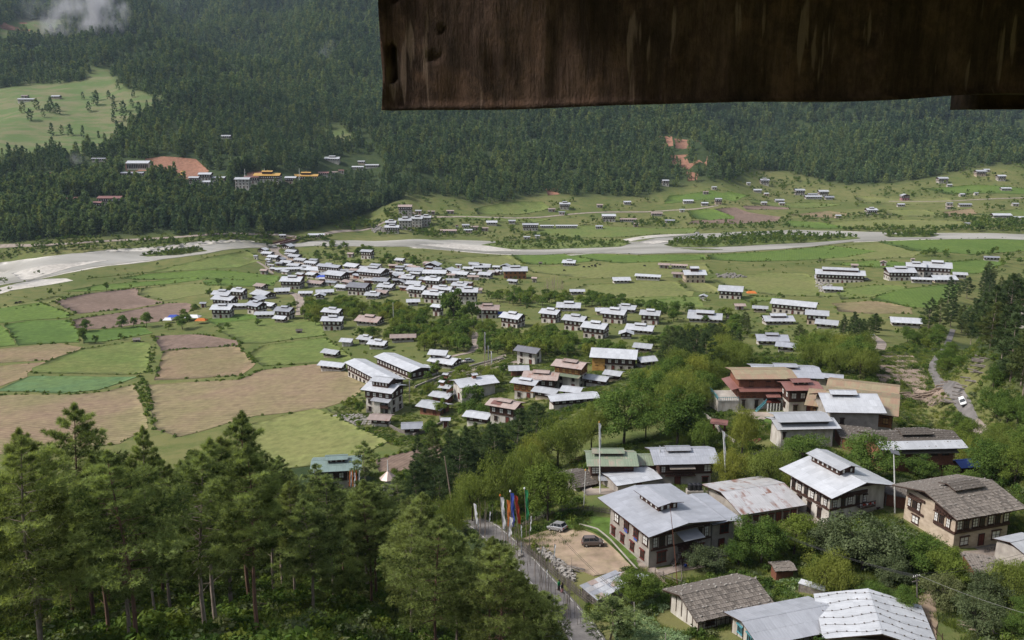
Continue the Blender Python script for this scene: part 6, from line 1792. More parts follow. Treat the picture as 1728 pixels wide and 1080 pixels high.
MB().obox(tp_ + Vector((0, -.3, 0)), (.75, 0, -.2), (0, .35, .22), (0, -.01, .03)).build('panel', M_DARK_ROOF, lp)
pole(1131, 855, 1145, 996, .06, M_RUSTWOOD, 'tall brown flagpole standing in the kitchen garden before the mansion', 'flagpole', 'flagpole')
pole(1070, 1016, 1072, 1062, .10, M_CONCRETE, 'grey concrete utility pole by the cabbage patch', 'utility pole', 'utility_pole')
pole(1123, 1068, 1124, 1110, .09, M_CONCRETE, 'lower utility pole cut by the photo bottom', 'utility pole', 'utility_pole')
pole(817, 560, 818, 632, .16, M_PALE_WOOD, 'tallest of the pale flagpoles behind the great white hall', 'flagpole', 'flagpole', None, M_WHITECLOTH, None, .5, .4)
pole(823, 583, 824, 632, .12, M_PALE_WOOD, 'shorter flagpole right behind the great white hall', 'flagpole', 'flagpole', None, M_WHITECLOTH, None, .5, .4)
pole(828, 592, 829, 634, .12, M_PALE_WOOD, 'right hand flagpole by the brick store', 'flagpole', 'flagpole', None, M_WHITECLOTH, None, .5, .4)
pole(616, 634, 617, 668, .10, M_GREY_WOOD, 'grey pole in front of the courtyard school', 'utility pole', 'utility_pole')
pole(690, 642, 691, 680, .12, M_PALE_WOOD, 'pale flagpole beside the white tower house', 'flagpole', 'flagpole', None, M_WHITECLOTH, None, .5, .3)
pole(663, 510, 664, 542, .14, M_WHITEPANEL, 'white flagpole in the orchard below the town', 'flagpole', 'flagpole')
pole(501, 492, 502, 524, .12, M_PALE_WOOD, 'flagpole on the lane at the field edge of town', 'flagpole', 'flagpole')
pole(488, 514, 488, 536, .12, M_WHITEPANEL, 'flagpole before the crossed gable house', 'flagpole', 'flagpole')
pole(805, 482, 805, 508, .14, M_PALE_WOOD, 'flagpole at the tall three storey house', 'flagpole', 'flagpole')
pole(813, 518, 814, 546, .14, M_WHITEPANEL, 'flagpole at the pink brown farmhouse', 'flagpole', 'flagpole')
for i in range(30):
    fx = 918 + rp.uniform(0, 36); fy = 484 + rp.uniform(0, 7)
    pole(fx+rp.normal(), fy-rp.uniform(11, 22), fx, fy, .10, M_PALE_WOOD, 'thin white pole in the dense cluster of prayer poles on the pasture', 'prayer pole', 'prayer_pole', 'prayer poles clustered on the pasture')
for i in range(18):
    fx = 862 + i*3.1 + rp.normal(); fy = 508 + rp.uniform(0, 4)
    pole(fx+rp.normal()*.6, fy-rp.uniform(12, 21), fx, fy, .09, M_PALE_WOOD, 'thin white pole in the row of prayer poles on the green pasture', 'prayer pole', 'prayer_pole', 'row of prayer poles on the pasture')
for i in range(12):
    fx = 1008 + i*4.4 + rp.normal()*3; fy = 512 + rp.uniform(0, 4)
    pole(fx, fy-rp.uniform(8, 15), fx, fy, .09, M_PALE_WOOD, 'thin pole of the sparse row behind the far farm cluster', 'prayer pole', 'prayer_pole', 'sparse pole row behind the far farms')
for i, (fx, fy, tt_) in enumerate([(413, 310, 285), (446, 306, 284), (505, 306, 284), (436, 278, 264)]):
    pole(fx, tt_, fx, fy, .35, M_WHITEPANEL, ['first white banner pole of the monastery', 'banner pole before the main temple', 'banner pole before the second temple', 'mast on the hill over the monastery'][i], 'flagpole', 'flagpole')
# utility line with wires
up = pole(1547, 969, 1548, 1036, .11, M_GREY_WOOD, 'wooden power pole with insulators by the footpath', 'utility pole', 'utility_pole')
g_ = ground(1548, 1036); tp_ = top_of(g_, 1547, 969) - g_
b = MB(); b.obox(tp_ + Vector((0, 0, -.35)), (.55, .2, 0), (-.03, .05, 0), (0, 0, .05)); b.obox(tp_ + Vector((0, 0, -.95)), (.55, .2, 0), (-.03, .05, 0), (0, 0, .05)); b.build('cross_arm', M_GREY_WOOD, up)
for k in range(4): MB().tube([tp_ + Vector((-.45+.3*k, -.16+.1*k, -.3)), tp_ + Vector((-.45+.3*k, -.16+.1*k, -.12))], .05, 6).build('insulator', M_WHITEPANEL, up)
def wire(a, b, sag, mat, label, r_=.022, group=None):
    pts = [a.lerp(b, i/16) - Vector((0, 0, sag*4*(i/16)*(1-i/16))) for i in range(17)]
    c = (a+b)/2
    m = MB().tube([p - c for p in pts], r_, 4); o = m.build('cable', mat, None, c); tag(o, label, 'cable', group)
wt = g_ + tp_
e0 = ground(1236, 915); e0t = top_of(e0, 1238, 862)
for k in range(5):
    wire(wt + Vector((-.45+.22*k, 0, -.2-.25*(k % 2))), e0t + Vector((0, .2*k, -.28*k)), .9, M_WIRE, 'dark power cable running from the power pole over the trees to the mansion', group='power cables over the gully')
e1 = ground(1800, 1120); wire(wt, Vector((e1.x, e1.y, e1.z + 4.5)), .5, M_LIGHTWIRE, 'pale cable dropping from the power pole toward the photo corner', .02)
e2 = ground(1820, 960); 
for k in range(2): wire(wt + Vector((.3, 0, -.4*k)), Vector((e2.x, e2.y, e2.z + 5 - .5*k)), .8, M_WIRE, 'thin cable running level over the fruit trees', .016, 'level cables over the fruit trees')
u1 = ground(1072, 1062); u1t = top_of(u1, 1070, 1018)
u2 = ground(1000, 1000); u2t = Vector((u2.x-6, u2.y+8, u2.z+7))
for k in range(2): wire(u1t - Vector((0, 0, .3*k)), u2t - Vector((0, 0, .3*k)), .7, M_WIRE, 'cable from the concrete pole across the roadside shed', .018, 'cables across the roadside shed')
# ------------------------------------------------------------------ cars
def loft(m, secs, mi=0):
    n = len(secs[0]); b = len(m.v)
    for s_ in secs: m.v += [tuple(p) for p in s_]
    for i in range(len(secs)-1):
        for k in range(n): m.f.append((b+i*n+k, b+i*n+(k+1) % n, b+(i+1)*n+(k+1) % n, b+(i+1)*n+k)); m.m.append(mi)
    m.f.append(tuple(b+k for k in range(n))[::-1]); m.m.append(mi); m.f.append(tuple(b+(len(secs)-1)*n+k for k in range(n))); m.m.append(mi)
CARPARTS = {}
def car_meshes(paint):
    if paint.name in CARPARTS: return CARPARTS[paint.name]
    P_ = {}
    def sec(x, w, z0, z1, zc):
        return [(x, -w*.9, z0), (x, w*.9, z0), (x, w, z0+.14), (x, w, zc), (x, w*.93, z1), (x, -w*.93, z1), (x, -w, zc), (x, -w, z0+.14)]
    m = MB(); loft(m, [sec(-1.66, .66, .34, .80, .7), sec(-1.6, .72, .24, .86, .76), (sec(-1.2, .745, .2, .90, .8)), sec(-.3, .75, .2, .90, .82), sec(.75, .75, .2, .88, .8), sec(1.35, .73, .22, .78, .7), sec(1.62, .68, .28, .64, .56), sec(1.68, .6, .34, .56, .5)])
    P_['body'] = m.mesh('body', paint, False)
    def cab(x, w, z): return [(x, -w, .885), (x, w, .885), (x, w, .89), (x, w*.98, z), (x, -w*.98, z), (x, -w, .89)]
    m = MB(); m.add([(-1.5,-.66,.89),(1.0,-.66,.87),(.35,-.56,1.36),(-1.28,-.56,1.37),(-1.5,.66,.89),(1.0,.66,.87),(.35,.56,1.36),(-1.28,.56,1.37)],
          [(0,1,2,3),(7,6,5,4),(1,5,6,2),(4,0,3,7),(3,2,6,7),(0,4,5,1)]); P_['window'] = m.mesh('window', M_CARGLASS)
    m = MB(); m.box(-1.3, .37, -.575, .575, 1.362, 1.41)
    for s_ in (-1, 1):
        for xa, xb in (((-1.5, .89), (-1.28, 1.37)), ((-.55, .89), (-.5, 1.37)), ((1.0, .87), (.35, 1.37)), ((.2, .89), (.15, 1.37))):
            m.obox(((xa[0]+xb[0])/2, s_*.625, (xa[1]+xb[1])/2), ((xb[0]-xa[0])/2, -s_*.05, (xb[1]-xa[1])/2), (.035, 0, 0), (0, .02, 0))
    P_['roof'] = m.mesh('roof', paint)
    m = MB(); m.tube([(0, -.09, 0), (0, .09, 0)], .27, 14); P_['tyre'] = m.mesh('tyre', M_RUBBER)
    m = MB(); m.tube([(0, -.1, 0), (0, .1, 0)], .16, 10); P_['rim'] = m.mesh('rim', M_CONCRETE)
    m = MB(); m.box(-.04, .05, -.13, .13, -.07, .07); P_['headlight'] = m.mesh('headlight', M_WHITEPANEL); m = MB(); m.box(-.04, .03, -.1, .1, -.1, .1); P_['taillight'] = m.mesh('taillight', M_REDCLOTH)
    m = MB(); m.box(-.05, .06, -.68, .68, -.09, .09); P_['bumper'] = m.mesh('bumper', M_TANK)
    CARPARTS[paint.name] = P_; return P_
def car(cx, cy, rz, paint, label, group=None, s=1.0, gpt=None):
    g = gpt or ground(cx, cy); P_ = car_meshes(paint)
    o = empty('parked_car' if 'road' not in label else 'car', (g.x, g.y, h1(g.x, g.y)+.16), rz); o.scale = (s, s, s); tag(o, label, 'car', group)
    nx_, ny_ = (h1(g.x+.8, g.y)-h1(g.x-.8, g.y))/1.6, (h1(g.x, g.y+.8)-h1(g.x, g.y-.8))/1.6
    nrm = Vector((-nx_, -ny_, 1 if cy > 700 else 3)).normalized(); q = Vector((0, 0, 1)).rotation_difference(nrm)
    o.rotation_mode = 'QUATERNION'; o.rotation_quaternion = q @ Matrix.Rotation(rz, 3, 'Z').to_quaternion()
    for k in ('body', 'window', 'roof'): link_mesh(k, P_[k], o)
    for sx in (-1.02, 1.08):
        for sy in (-.68, .68):
            w = link_mesh('wheel', P_['tyre'], o, (sx, sy, .27)); link_mesh('rim', P_['rim'], w)
    for sy in (-.5, .5): link_mesh('headlight', P_['headlight'], o, (1.66, sy, .56)); link_mesh('taillight', P_['taillight'], o, (-1.66, sy, .66))
    link_mesh('bumper', P_['bumper'], o, (1.68, 0, .34)); link_mesh('bumper', P_['bumper'], o, (-1.68, 0, .36))
    return o
car(1000, 921, .0, M_CAR_BROWN, 'grey brown hatchback parked nearer the mansion')
car(941, 896, 2.45, M_CAR_SILVER, 'silver hatchback parked in front of the round dark tree')
car(1626, 682, -1.9, M_CAR_WHITE, 'white van like car on the road below the log pile', s=1.05)
for i, (cx, cy, lab, pn) in enumerate([(792, 612, 'silver car at the far end of the school car park', M_CAR_SILVER), (776, 613, 'white car in the school car park, second from the end', M_CAR_WHITE), (764, 616, 'white car in the school car park near the flagpoles', M_CAR_WHITE), (1468, 568, 'car on the village track above the dug ground', M_CAR_WHITE), (463, 417, 'white car where the main street bends to the bridge', M_CAR_WHITE), (603, 463, 'car parked by the largest shop', M_CAR_SILVER), (612, 466, 'second car parked by the largest shop', M_CAR_WHITE), (1450, 474, 'car before the hotel block', M_CAR_WHITE), (1462, 473, 'second car before the hotel block', M_CAR_SILVER)]):
    car(cx, cy, random.uniform(-.4, .4), pn, lab, s=1.15)
# ------------------------------------------------------------------ people walking down the road
def person(g, rz, h, top, bottom, label, stride=.18, name='person'):
    s = h / 1.7; root = empty(name, g, rz); tag(root, label, 'person')
    J = {'pel': (0, 0, .95), 'ch': (.02, 0, 1.28), 'nk': (.03, 0, 1.47), 'hd': (.06, 0, 1.62), 'ht': (.05, 0, 1.70)}
    E = [('pel', 'ch'), ('ch', 'nk'), ('nk', 'hd'), ('hd', 'ht')]; Rr = {'pel': .135, 'ch': .15, 'nk': .055, 'hd': .095, 'ht': .06}
    for sd, k in ((1, 'l'), (-1, 'r')):
        J.update({'hp'+k: (0, .09*sd, .90), 'kn'+k: (.10*sd+.04, .09*sd, .50), 'an'+k: (stride*sd-.04, .09*sd, .09), 'ft'+k: (stride*sd+.12, .10*sd, .04),
                  'sh'+k: (.02, .18*sd, 1.40), 'el'+k: (-.08*sd, .25*sd, 1.12), 'wr'+k: (-.10*sd+.08, .25*sd, .89), 'hn'+k: (-.10*sd+.11, .245*sd, .82)})
        E += [('pel', 'hp'+k), ('hp'+k, 'kn'+k), ('kn'+k, 'an'+k), ('an'+k, 'ft'+k), ('ch', 'sh'+k), ('sh'+k, 'el'+k), ('el'+k, 'wr'+k), ('wr'+k, 'hn'+k)]
        Rr.update({'hp'+k: .095, 'kn'+k: .065, 'an'+k: .042, 'ft'+k: .035, 'sh'+k: .065, 'el'+k: .045, 'wr'+k: .03, 'hn'+k: .035})
    names = list(J); me = bpy.data.meshes.new('body'); me.from_pydata([tuple(c*s for c in J[n]) for n in names], [(names.index(a), names.index(b)) for a, b in E], [])
    me.materials.append(M_SKIN); o = link_mesh('body', me, root)
    md = o.modifiers.new('skin', 'SKIN'); lay = me.skin_vertices[0].data
    for i, n in enumerate(names): lay[i].radius = (Rr[n]*s, Rr[n]*s); lay[i].use_root = (n == 'pel')
    o.modifiers.new('sub', 'SUBSURF').levels = 1
    def rings(nm, data, mat, n=10):
        m = MB()
        for (cx, cy, z, rx, ry) in data:
            for k in range(n): a = 2*math.pi*k/n; m.v.append(((cx+rx*math.cos(a))*s, (cy+ry*math.sin(a))*s, z*s))
        for i in range(len(data)-1):
            for k in range(n): m.f.append((i*n+k, i*n+(k+1) % n, (i+1)*n+(k+1) % n, (i+1)*n+k)); m.m.append(0)
        m.build(nm, mat, root, smooth=True)
    rings('jacket', [(0, 0, .86, .17, .21), (0, 0, 1.05, .16, .19), (.02, 0, 1.3, .17, .23), (.02, 0, 1.42, .13, .21), (.03, 0, 1.48, .07, .08)], top)
    rings('skirt', [(0, 0, .22, .20, .21), (0, 0, .6, .18, .20), (0, 0, .95, .165, .19)], bottom)
    for sd in (-1, 1): MB().tube([tuple(c*s for c in J['sh'+('l' if sd > 0 else 'r')]), tuple(c*s for c in J['el'+('l' if sd > 0 else 'r')]), tuple(c*s for c in J['wr'+('l' if sd > 0 else 'r')])], [.085*s, .065*s, .05*s], 7).build('sleeve', top, root, smooth=True)
    rings('hair', [(.02, 0, 1.55, .10, .105), (.035, 0, 1.66, .115, .115), (.045, 0, 1.74, .08, .08), (.045, 0, 1.765, .01, .01)], M_HAIR)
    for sd in (-1, 1): MB().obox(((stride*sd+.04)*s, .095*sd*s, .04*s), (.13*s, 0, 0), (0, .05*s, 0), (0, 0, .04*s)).build('shoe', M_TANK, root)
    return root
gA = ground(943, 998); gB = ground(948.5, 1002)
for g, tpm, btm, h, lab in ((gA, M_GREENCLOTH, M_TANK, 1.68, 'person in a green top and black skirt walking down the road'), (gB, M_TANK, M_PINKCLOTH, 1.58, 'person in a black top and pink skirt walking down the road')):
    g = Vector((g.x, g.y, h1(g.x, g.y)+.14)); person(g, -1.0, h, tpm, btm, lab)
# ------------------------------------------------------------------ tanks, piles, animals, small structures
def tank(x, y, z, r_, h, label, parent=None):
    m = MB(); pr = [(0, r_*.98), (h*.1, r_), (h*.3, r_), (h*.32, r_*.96), (h*.34, r_), (h*.58, r_), (h*.6, r_*.96), (h*.62, r_), (h*.84, r_), (h*.95, r_*.6), (h*.97, r_*.3), (h*1.04, r_*.28)]
    m.tube([(0, 0, a) for a, b_ in pr], [b_ for a, b_ in pr], 14)
    o = m.build('water_tank', M_TANK, None, (x, y, z)); tag(o, label, 'water tank'); return o
for i, (px, lab) in enumerate([(1164, 'black water tank next to the grey roofed mansion, first of three'), (1171, 'middle one of three black water tanks behind the mansion'), (1178, 'last of three black water tanks, nearest the rusty row')]):
    g = ground(px, 853)
    st_ = empty('tank_stand', (g.x, g.y, g.z)); tag(st_, 'stone block holding the %s black water tank behind the mansion' % ['first', 'middle', 'last'][i], 'stand'); MB().box(-.7, .7, -.7, .7, -.6, 3.0).build('block', M_STONEWALL, st_)
    tank(g.x, g.y, g.z+3.0, .55, 1.25, lab)
g = ground(1475, 706); st_ = empty('tank_stand', (g.x, g.y, g.z), -.3); tag(st_, 'tall frame holding water tanks beside the tan hall', 'stand')
for sx in (-1.6, 0, 1.6):
    for sy in (-.6, .6): MB().box(sx-.1, sx+.1, sy-.1, sy+.1, -1, 5.0).build('leg', M_GREY_WOOD, st_)
MB().box(-1.9, 1.9, -.9, .9, 5.0, 5.15).build('platform', M_GREY_WOOD, st_)
for k in range(3): tank(g.x+(-1.1+1.1*k)*math.cos(-.3), g.y+(-1.1+1.1*k)*math.sin(-.3), g.z+5.15, .5, 1.3, 'black tank number %s on the tall frame by the tan hall' % ['one', 'two', 'three'][k])
def log_pile(cx, cy, n, ln, rz, label, spread=(4, 3), mat=M_PALE_WOOD, r_=.17):
    g = ground(cx, cy); root = empty('log_pile', g); tag(root, label, 'log pile')
    ms = [MB().tube([(-ln/2, 0, 0), (0, .05, .03), (ln/2, 0, 0)], [r_, r_*.95, r_*.8], 7).mesh('log', mat) for _ in range(3)]
    for i in range(n):
        x, y = random.uniform(-1, 1)*spread[0], random.uniform(-1, 1)*spread[1]
        o = link_mesh('log', ms[i % 3], root, (x, y, h1(g.x+x, g.y+y)-g.z+r_+random.choice((0, 0, .25, .5))), (0, random.uniform(-.06, .06), rz+random.uniform(-.25, .25)))
    OCC.append((g.x, g.y, max(spread)))
log_pile(1562, 668, 46, 4.2, .25, 'heap of felled logs below the dug ground', (5.5, 2.6))
log_pile(1636, 648, 26, 4.6, -.75, 'grey log pile on the grass inside the road bend', (4.2, 2.4), M_GREY_WOOD)
log_pile(1656, 1064, 12, 3.2, -.6, 'stack of pale planks lying by the split rail fence', (1.0, .8), M_PALE_WOOD, .08)
log_pile(1712, 560, 10, 3.5, .4, 'loose timber on the clearing under the pine spur', (3, 2))
log_pile(974, 778, 22, 1.4, .3, 'heap of split firewood behind the green roofed farmhouse', (1.6, 1.0), M_RUSTWOOD, .08)
log_pile(1172, 950, 9, 2.4, .2, 'planks and poles left in front of the mansion stair', (1.6, .4), M_PALE_WOOD, .07)
log_pile(1270, 745, 16, 1.6, .9, 'firewood heap below the two tier house', (1.8, .9), M_RUSTWOOD, .09)
log_pile(958, 962, 9, 4.0, -.5, 'few long poles lying beside the stone heap', (1.2, .8), M_GREY_WOOD, .09)
def heap(pix, n, r0, mat, label, name='stone_heap', cat='stone heap', hh=.5):
    w = [ground(*p) for p in pix]; c = sum((p for p in w), Vector())/len(w)
    root = empty(name, c); tag(root, label, cat); m = MB()
    poly = [(p.x, p.y) for p in w]; xs = [p[0] for p in poly]; ys = [p[1] for p in poly]; k = 0
    while k < n:
        x, y = random.uniform(min(xs), max(xs)), random.uniform(min(ys), max(ys))
        if not inpoly([x], [y], poly)[0]: continue
        r_ = r0*random.uniform(.5, 1.4); a = random.uniform(0, 3); z = h1(x, y)-c.z+random.uniform(0, hh)
        m.obox((x-c.x, y-c.y, z), (r_*math.cos(a), r_*math.sin(a), .1*r_), (-r_*.8*math.sin(a), r_*.8*math.cos(a), .15*r_), (0.2*r_, 0, r_*.6)); k += 1
    tag(m.build('stones', mat, root), kind='stuff')
heap([(908, 932), (918, 926), (968, 968), (972, 984), (950, 974)], 240, .17, M_STONE, 'long heap of pale stones between the board fence and the parking yard')
heap([(862, 930), (868, 926), (882, 940), (878, 944)], 60, .2, M_STONE, 'small stone heap where the board fence starts')
heap([(626, 384), (650, 382), (660, 391), (630, 393)], 90, .9, M_STONE, 'quarried stones before the riverside monastery school', hh=1.5)
heap([(1372, 478), (1400, 476), (1410, 490), (1385, 494)], 90, .7, M_STONE, 'building stones scattered near the hotel block', hh=.8)
heap([(1208, 463), (1240, 461), (1262, 469), (1215, 470)], 60, .8, M_STONE, 'gravel and stones heaped in the middle of the pastures', hh=.8)
heap([(560, 702), (610, 700), (640, 716), (600, 718)], 200, .3, M_STONE, 'rubble spread before the pink brown walled shed', hh=.3)
heap([(1232, 775), (1262, 770), (1312, 756), (1322, 772), (1290, 778)], 120, .3, M_DARKSTONE, 'broken stones along the edge of the lawn under the two tier house', hh=.3)
# cows on the far pasture
cm = MB(); cm.obox((0, 0, 1.0), (.75, 0, 0), (0, .3, 0), (0, 0, .36)); cm.taper(-.7, .72, -.27, .27, 1.3, 1.42, .08)
for sx in (-.6, .6):
    for sy in (-.2, .2): cm.taper(sx-.09, sx+.09, sy-.08, sy+.08, 0, .72, .01)
cm.obox((.95, 0, .95), (.3, 0, -.14), (0, .14, 0), (.06, 0, .15)); cm.obox((1.28, 0, .72), (.2, 0, -.16), (0, .11, 0), (.05, 0, .1)); cm.obox((-.82, 0, .95), (.03, 0, 0), (0, .03, 0), (0, 0, .4))
for s_ in (-1, 1): cm.obox((1.05, s_*.2, 1.08), (.04, 0, 0), (0, .1, 0), (0, 0, .04))
cowm = cm.mesh('cow', M_COW)
for i, (px, py) in enumerate([(985, 452), (994, 452), (999, 450), (1004, 449), (1005, 451), (1012, 448), (952, 458), (1088, 450), (28, 513), (34, 512)]):
    g = ground(px, py); o = link_mesh('cow', cowm, None, g, (0, 0, random.uniform(0, 6.28)))
    tag(o, 'black cow grazing among the small herd on the far pasture' if i < 6 else ['lone black cow beyond the pole cluster', 'lone black cow near the pasture shed', 'first cow on the pale field by the river', 'second cow on the pale field by the river'][i-6], 'cow', 'cows on the far pasture' if i < 6 else None)
# tents at the field house
def tent(cx, cy, w, mat, label):
    g = ground(cx, cy); root = empty('tent', g, random.uniform(-.2, .2)); tag(root, label, 'tent')
    m = MB(); m.add([(-w/2,-w*.35,1.8),(w/2,-w*.35,1.8),(w/2,w*.35,1.8),(-w/2,w*.35,1.8),(-w*.3,0,3.0),(w*.3,0,3.0)], [(0,1,5,4),(1,2,5),(2,3,4,5),(3,0,4),(0,3,2,1)]); m.build('canvas', mat, root)
    for sx in (-1, 1):
        for sy in (-1, 1): MB().box(sx*w*.46-.05, sx*w*.46+.05, sy*w*.32-.05, sy*w*.32+.05, -.3, 1.8).build('pole', M_PALE_WOOD, root)
tent(293, 540, 6, M_BLUECLOTH, 'blue canopy beside the field house'); tent(326, 540, 8, M_WHITECLOTH, 'white canopy beside the field house'); tent(340, 546, 6, M_ORANGECLOTH, 'orange sheet canopy at the corner of the tan fields'); tent(284, 545, 5, M_WHITECLOTH, 'small white canopy beside the blue canopy')
tent(1533, 470, 8, M_BLUECLOTH, 'blue tarpaulin in front of the riverside resort'); tent(844, 535, 6, M_BLUECLOTH, 'blue tarpaulin by the pink brown farmhouse'); tent(545, 471, 9, M_BLUECLOTH, 'blue sheet roof behind the manor')
tent(1268, 499, 6, M_ORANGECLOTH, 'orange tarpaulin beside the dark shuttered house')
# little hay shelters in the fields
def shelter(cx, cy, w, label):
    g = ground(cx, cy); root = empty('field_shelter', g, random.uniform(-.5, .5)); tag(root, label, 'shelter')
    MB().box(-w/2, w/2, -w*.35, w*.35, -.4, 1.3).build('wall', M_GREY_WOOD, root); link_mesh('roof', gable_mesh(w, w*.7, .35, .35, .6, 1.5, .08, M_SHINGLE), root)
    MB().box(-.4, .4, -w*.35-.04, -w*.35-.005, 0, 1.1).build('door', M_TIMBER, root)
shelter(231, 577, 3.0, 'tiny thatched field shelter at the corner of the olive field'); shelter(505, 562, 2.6, 'small field hut on the green plot'); shelter(1234, 540, 4.0, 'brown hay shelter beside the conifer tops')
shelter(930, 559, 3.6, 'low shed among the far farm orchard'); shelter(912, 446, 2.4, 'brown block hut on the pasture near the pole cluster')
# green roofed temple house behind the pines, stupa spire
x, y, L_ = spot(568, 777, 84, R(8), 1.3, 2, 2.8)
building(x, y, R(8), L_*.8, L_*.6, 2, 'e', 'temple house with blue green roof and white windowed raised roof behind the pines', 'temple', lod=1, name='temple', lantern=(4.0, 2.4, .8), wall=M_WHITEWASH, win_sty='white', sheet=(1.6, 2.6))
for i in range(9):
    fx = 586 + i*2.2; pole(fx+rp.normal(), 792+rp.uniform(0, 8), fx, 838, .05, M_PALE_WOOD, 'pale prayer pole beside the green roofed temple house', 'prayer pole', 'prayer_pole', 'prayer poles beside the temple house', [None, M_ORANGECLOTH, M_WHITECLOTH][i % 3], None, .6, .3)
g = ground(656, 838); st_ = empty('stupa', (g.x, g.y, g.z)); tag(st_, 'small shrine with pinkish conical roof and pale spire above the pines', 'shrine')
tpz = top_of(g, 655, 799).z - g.z
MB().box(-1.2, 1.2, -1.2, 1.2, -1, tpz-1.0).build('wall', M_WHITEWASH, st_); MB().tube([(0, 0, tpz-1.1), (0, 0, tpz+.5), (0, 0, tpz+.6)], [2.0, .3, .15], 8).build('roof', M_PINK_ROOF, st_); MB().tube([(0, 0, tpz+.6), (0, 0, tpz+3.2)], [.2, .08], 6).build('spire', M_WHITEPANEL, st_)
# the bridge
a, b = ground(474, 414).to_2d(), ground(501, 402).to_2d(); v = b - a; rz = math.atan2(v.y, v.x); Lb = v.length + 14; c_ = (a+b)/2
br = empty('river_bridge', (c_.x, c_.y, 1.5), rz); tag(br, 'short road bridge with dark red railings over the silty river', 'bridge')
MB().box(-Lb/2, Lb/2, -3.6, 3.6, .2, .9).build('deck', M_CONCRETE, br)
for s_ in (-1, 1):
    b = MB(); b.box(-Lb/2, Lb/2, s_*3.6-.15, s_*3.6+.15, 3.2, 3.5); b.box(-Lb/2, Lb/2, s_*3.6-.12, s_*3.6+.12, .905, 2.2); n = 16
    for i in range(n+1): xx = -Lb/2+.2+i*(Lb-.4)/n; b.box(xx-.12, xx+.12, s_*3.6-.121, s_*3.6+.121, 2.2, 3.2)
    b.build('railing', M_REDDOOR, br)
for sx in (-.33, .33): MB().box(sx*Lb-.6, sx*Lb+.6, -3.2, 3.2, -5, .2).build('pier', M_CONCRETE, br)
# ------------------------------------------------------------------ the old eave timber over the lookout
DB = 1.9
def beam_obj(name, x0, x1, z0, z1, y, th, seed, slots=(), nx=220, nz=60, tilt=0.0, hew=.006):
    xs = np.linspace(x0, x1, nx); zs = np.linspace(z0, z1, nz); X, Z = np.meshgrid(xs, zs, indexing='ij')
    def face(dy, sgn):
        n_ = (vnoise(X*9, Z*5, seed)-.5)*hew*2 + (vnoise(X*45, Z*9, seed+1)-.5)*hew*.8 + (vnoise(X*120+9, Z*14, seed+2)-.5)*hew*.5
        Y = np.full_like(X, dy) + n_*sgn
        if sgn < 0:
            for (sx, sz, wx, wz, dp) in slots:
                q = ((X-sx)/wx)**4 + ((Z-sz)/wz)**4
                Y = np.where(q < 1, Y + dp, Y)
        e = np.minimum(np.clip((X-x0)/.018, 0, 1), np.clip((Z-z0)/.012, 0, 1))
        Y = Y - sgn*(1-np.sqrt(np.clip(e, 0, 1)))*-.012 if sgn < 0 else Y
        ze = Z + (vnoise(X*4, X*0+seed, 5)-.5)*.010*np.clip(1-(Z-z0)/.06, 0, 1) + tilt*(X-x0)
        xe = X + (vnoise(Z*14, Z*0, seed+4)-.5)*.008*np.clip(1-(X-x0)/.05, 0, 1)
        return np.stack([xe, Y, ze], -1).reshape(-1, 3)
    A = face(y, -1); B = face(y+th, 1); n = nx*nz; idx = np.arange(n).reshape(nx, nz)
    q = np.stack([idx[:-1, :-1], idx[1:, :-1], idx[1:, 1:], idx[:-1, 1:]], -1).reshape(-1, 4)
    Fs = [q, q[:, ::-1] + n]
    for e in (idx[0], idx[-1][::-1]): Fs.append(np.stack([e[:-1], e[1:], e[1:]+n, e[:-1]+n], -1))
    for e in (idx[:, 0][::-1], idx[:, -1]): Fs.append(np.stack([e[:-1], e[1:], e[1:]+n, e[:-1]+n], -1))
    return link_mesh(name, np_mesh(name, np.concatenate([A, B]), np.concatenate(Fs), M_BEAM, smooth=True))
sc_ = DB * CP / F
x_l = (647-864)*sc_
zb = CAMZ + (194-187)*sc_ 
bm_ = beam_obj('eave_beam', x_l, 2.2, zb, zb+.62, DB, .16, 3, slots=[((664-864)*sc_, zb+(184-110)*sc_, .0068, .036, .05), ((722-864)*sc_, zb+(184-78)*sc_, .004, .004, .012), ((735-864)*sc_, zb+(184-98)*sc_, .010, .0035, .010), ((808-864)*sc_, zb+(184-112)*sc_, .004, .006, .012), ((745-864)*sc_, zb+(184-55)*sc_, .005, .004, .012), ((672-864)*sc_, zb+(184-0)*sc_, .008, .008, .03)], tilt=.024)
tag(bm_, 'massive dark weathered eave timber with a slot at its end hanging over the view', 'beam')
b2 = beam_obj('eave_bracket', (1630-864)*sc_*1.105, 2.3, zb+.004, zb+.1, DB+.17, .12, 9, nx=60, nz=16)
tag(b2, 'second weathered timber end peeking out behind the eave beam', 'beam')
sf_ = empty('eave_soffit', (0, 0, 0)); tag(sf_, 'unseen eave boards added over the dark beam to shade it', 'eaves')  # unseen boards, added and sized to darken the beam except its left end
for i in range(8):
    MB().box(-.36+i*.42, -.36+i*.42+.412, -3.5, 2.6, zb+.66+.004*(i % 2), zb+.70+.004*(i % 2)).build('board', M_BEAM, sf_)
for a_, b_, c_, d_ in ((1480, 596, 1548, 655), (1566, 598, 1632, 700), (870, 885, 1060, 975), (895, 920, 975, 985), (1600, 635, 1660, 668), (60, 480, 620, 700), (1550, 600, 1572, 690), (1046, 1022, 1172, 1078), (1276, 972, 1346, 1010)):
    HB.append((a_, b_, c_, d_, math.hypot(*ground((a_+c_)/2, d_)[:2]) - 3))
for px in range(1486, 1545, 8):
    for py in range(602, 650, 8): g = ground(px, py); OCC.append((g.x, g.y, 1.3))
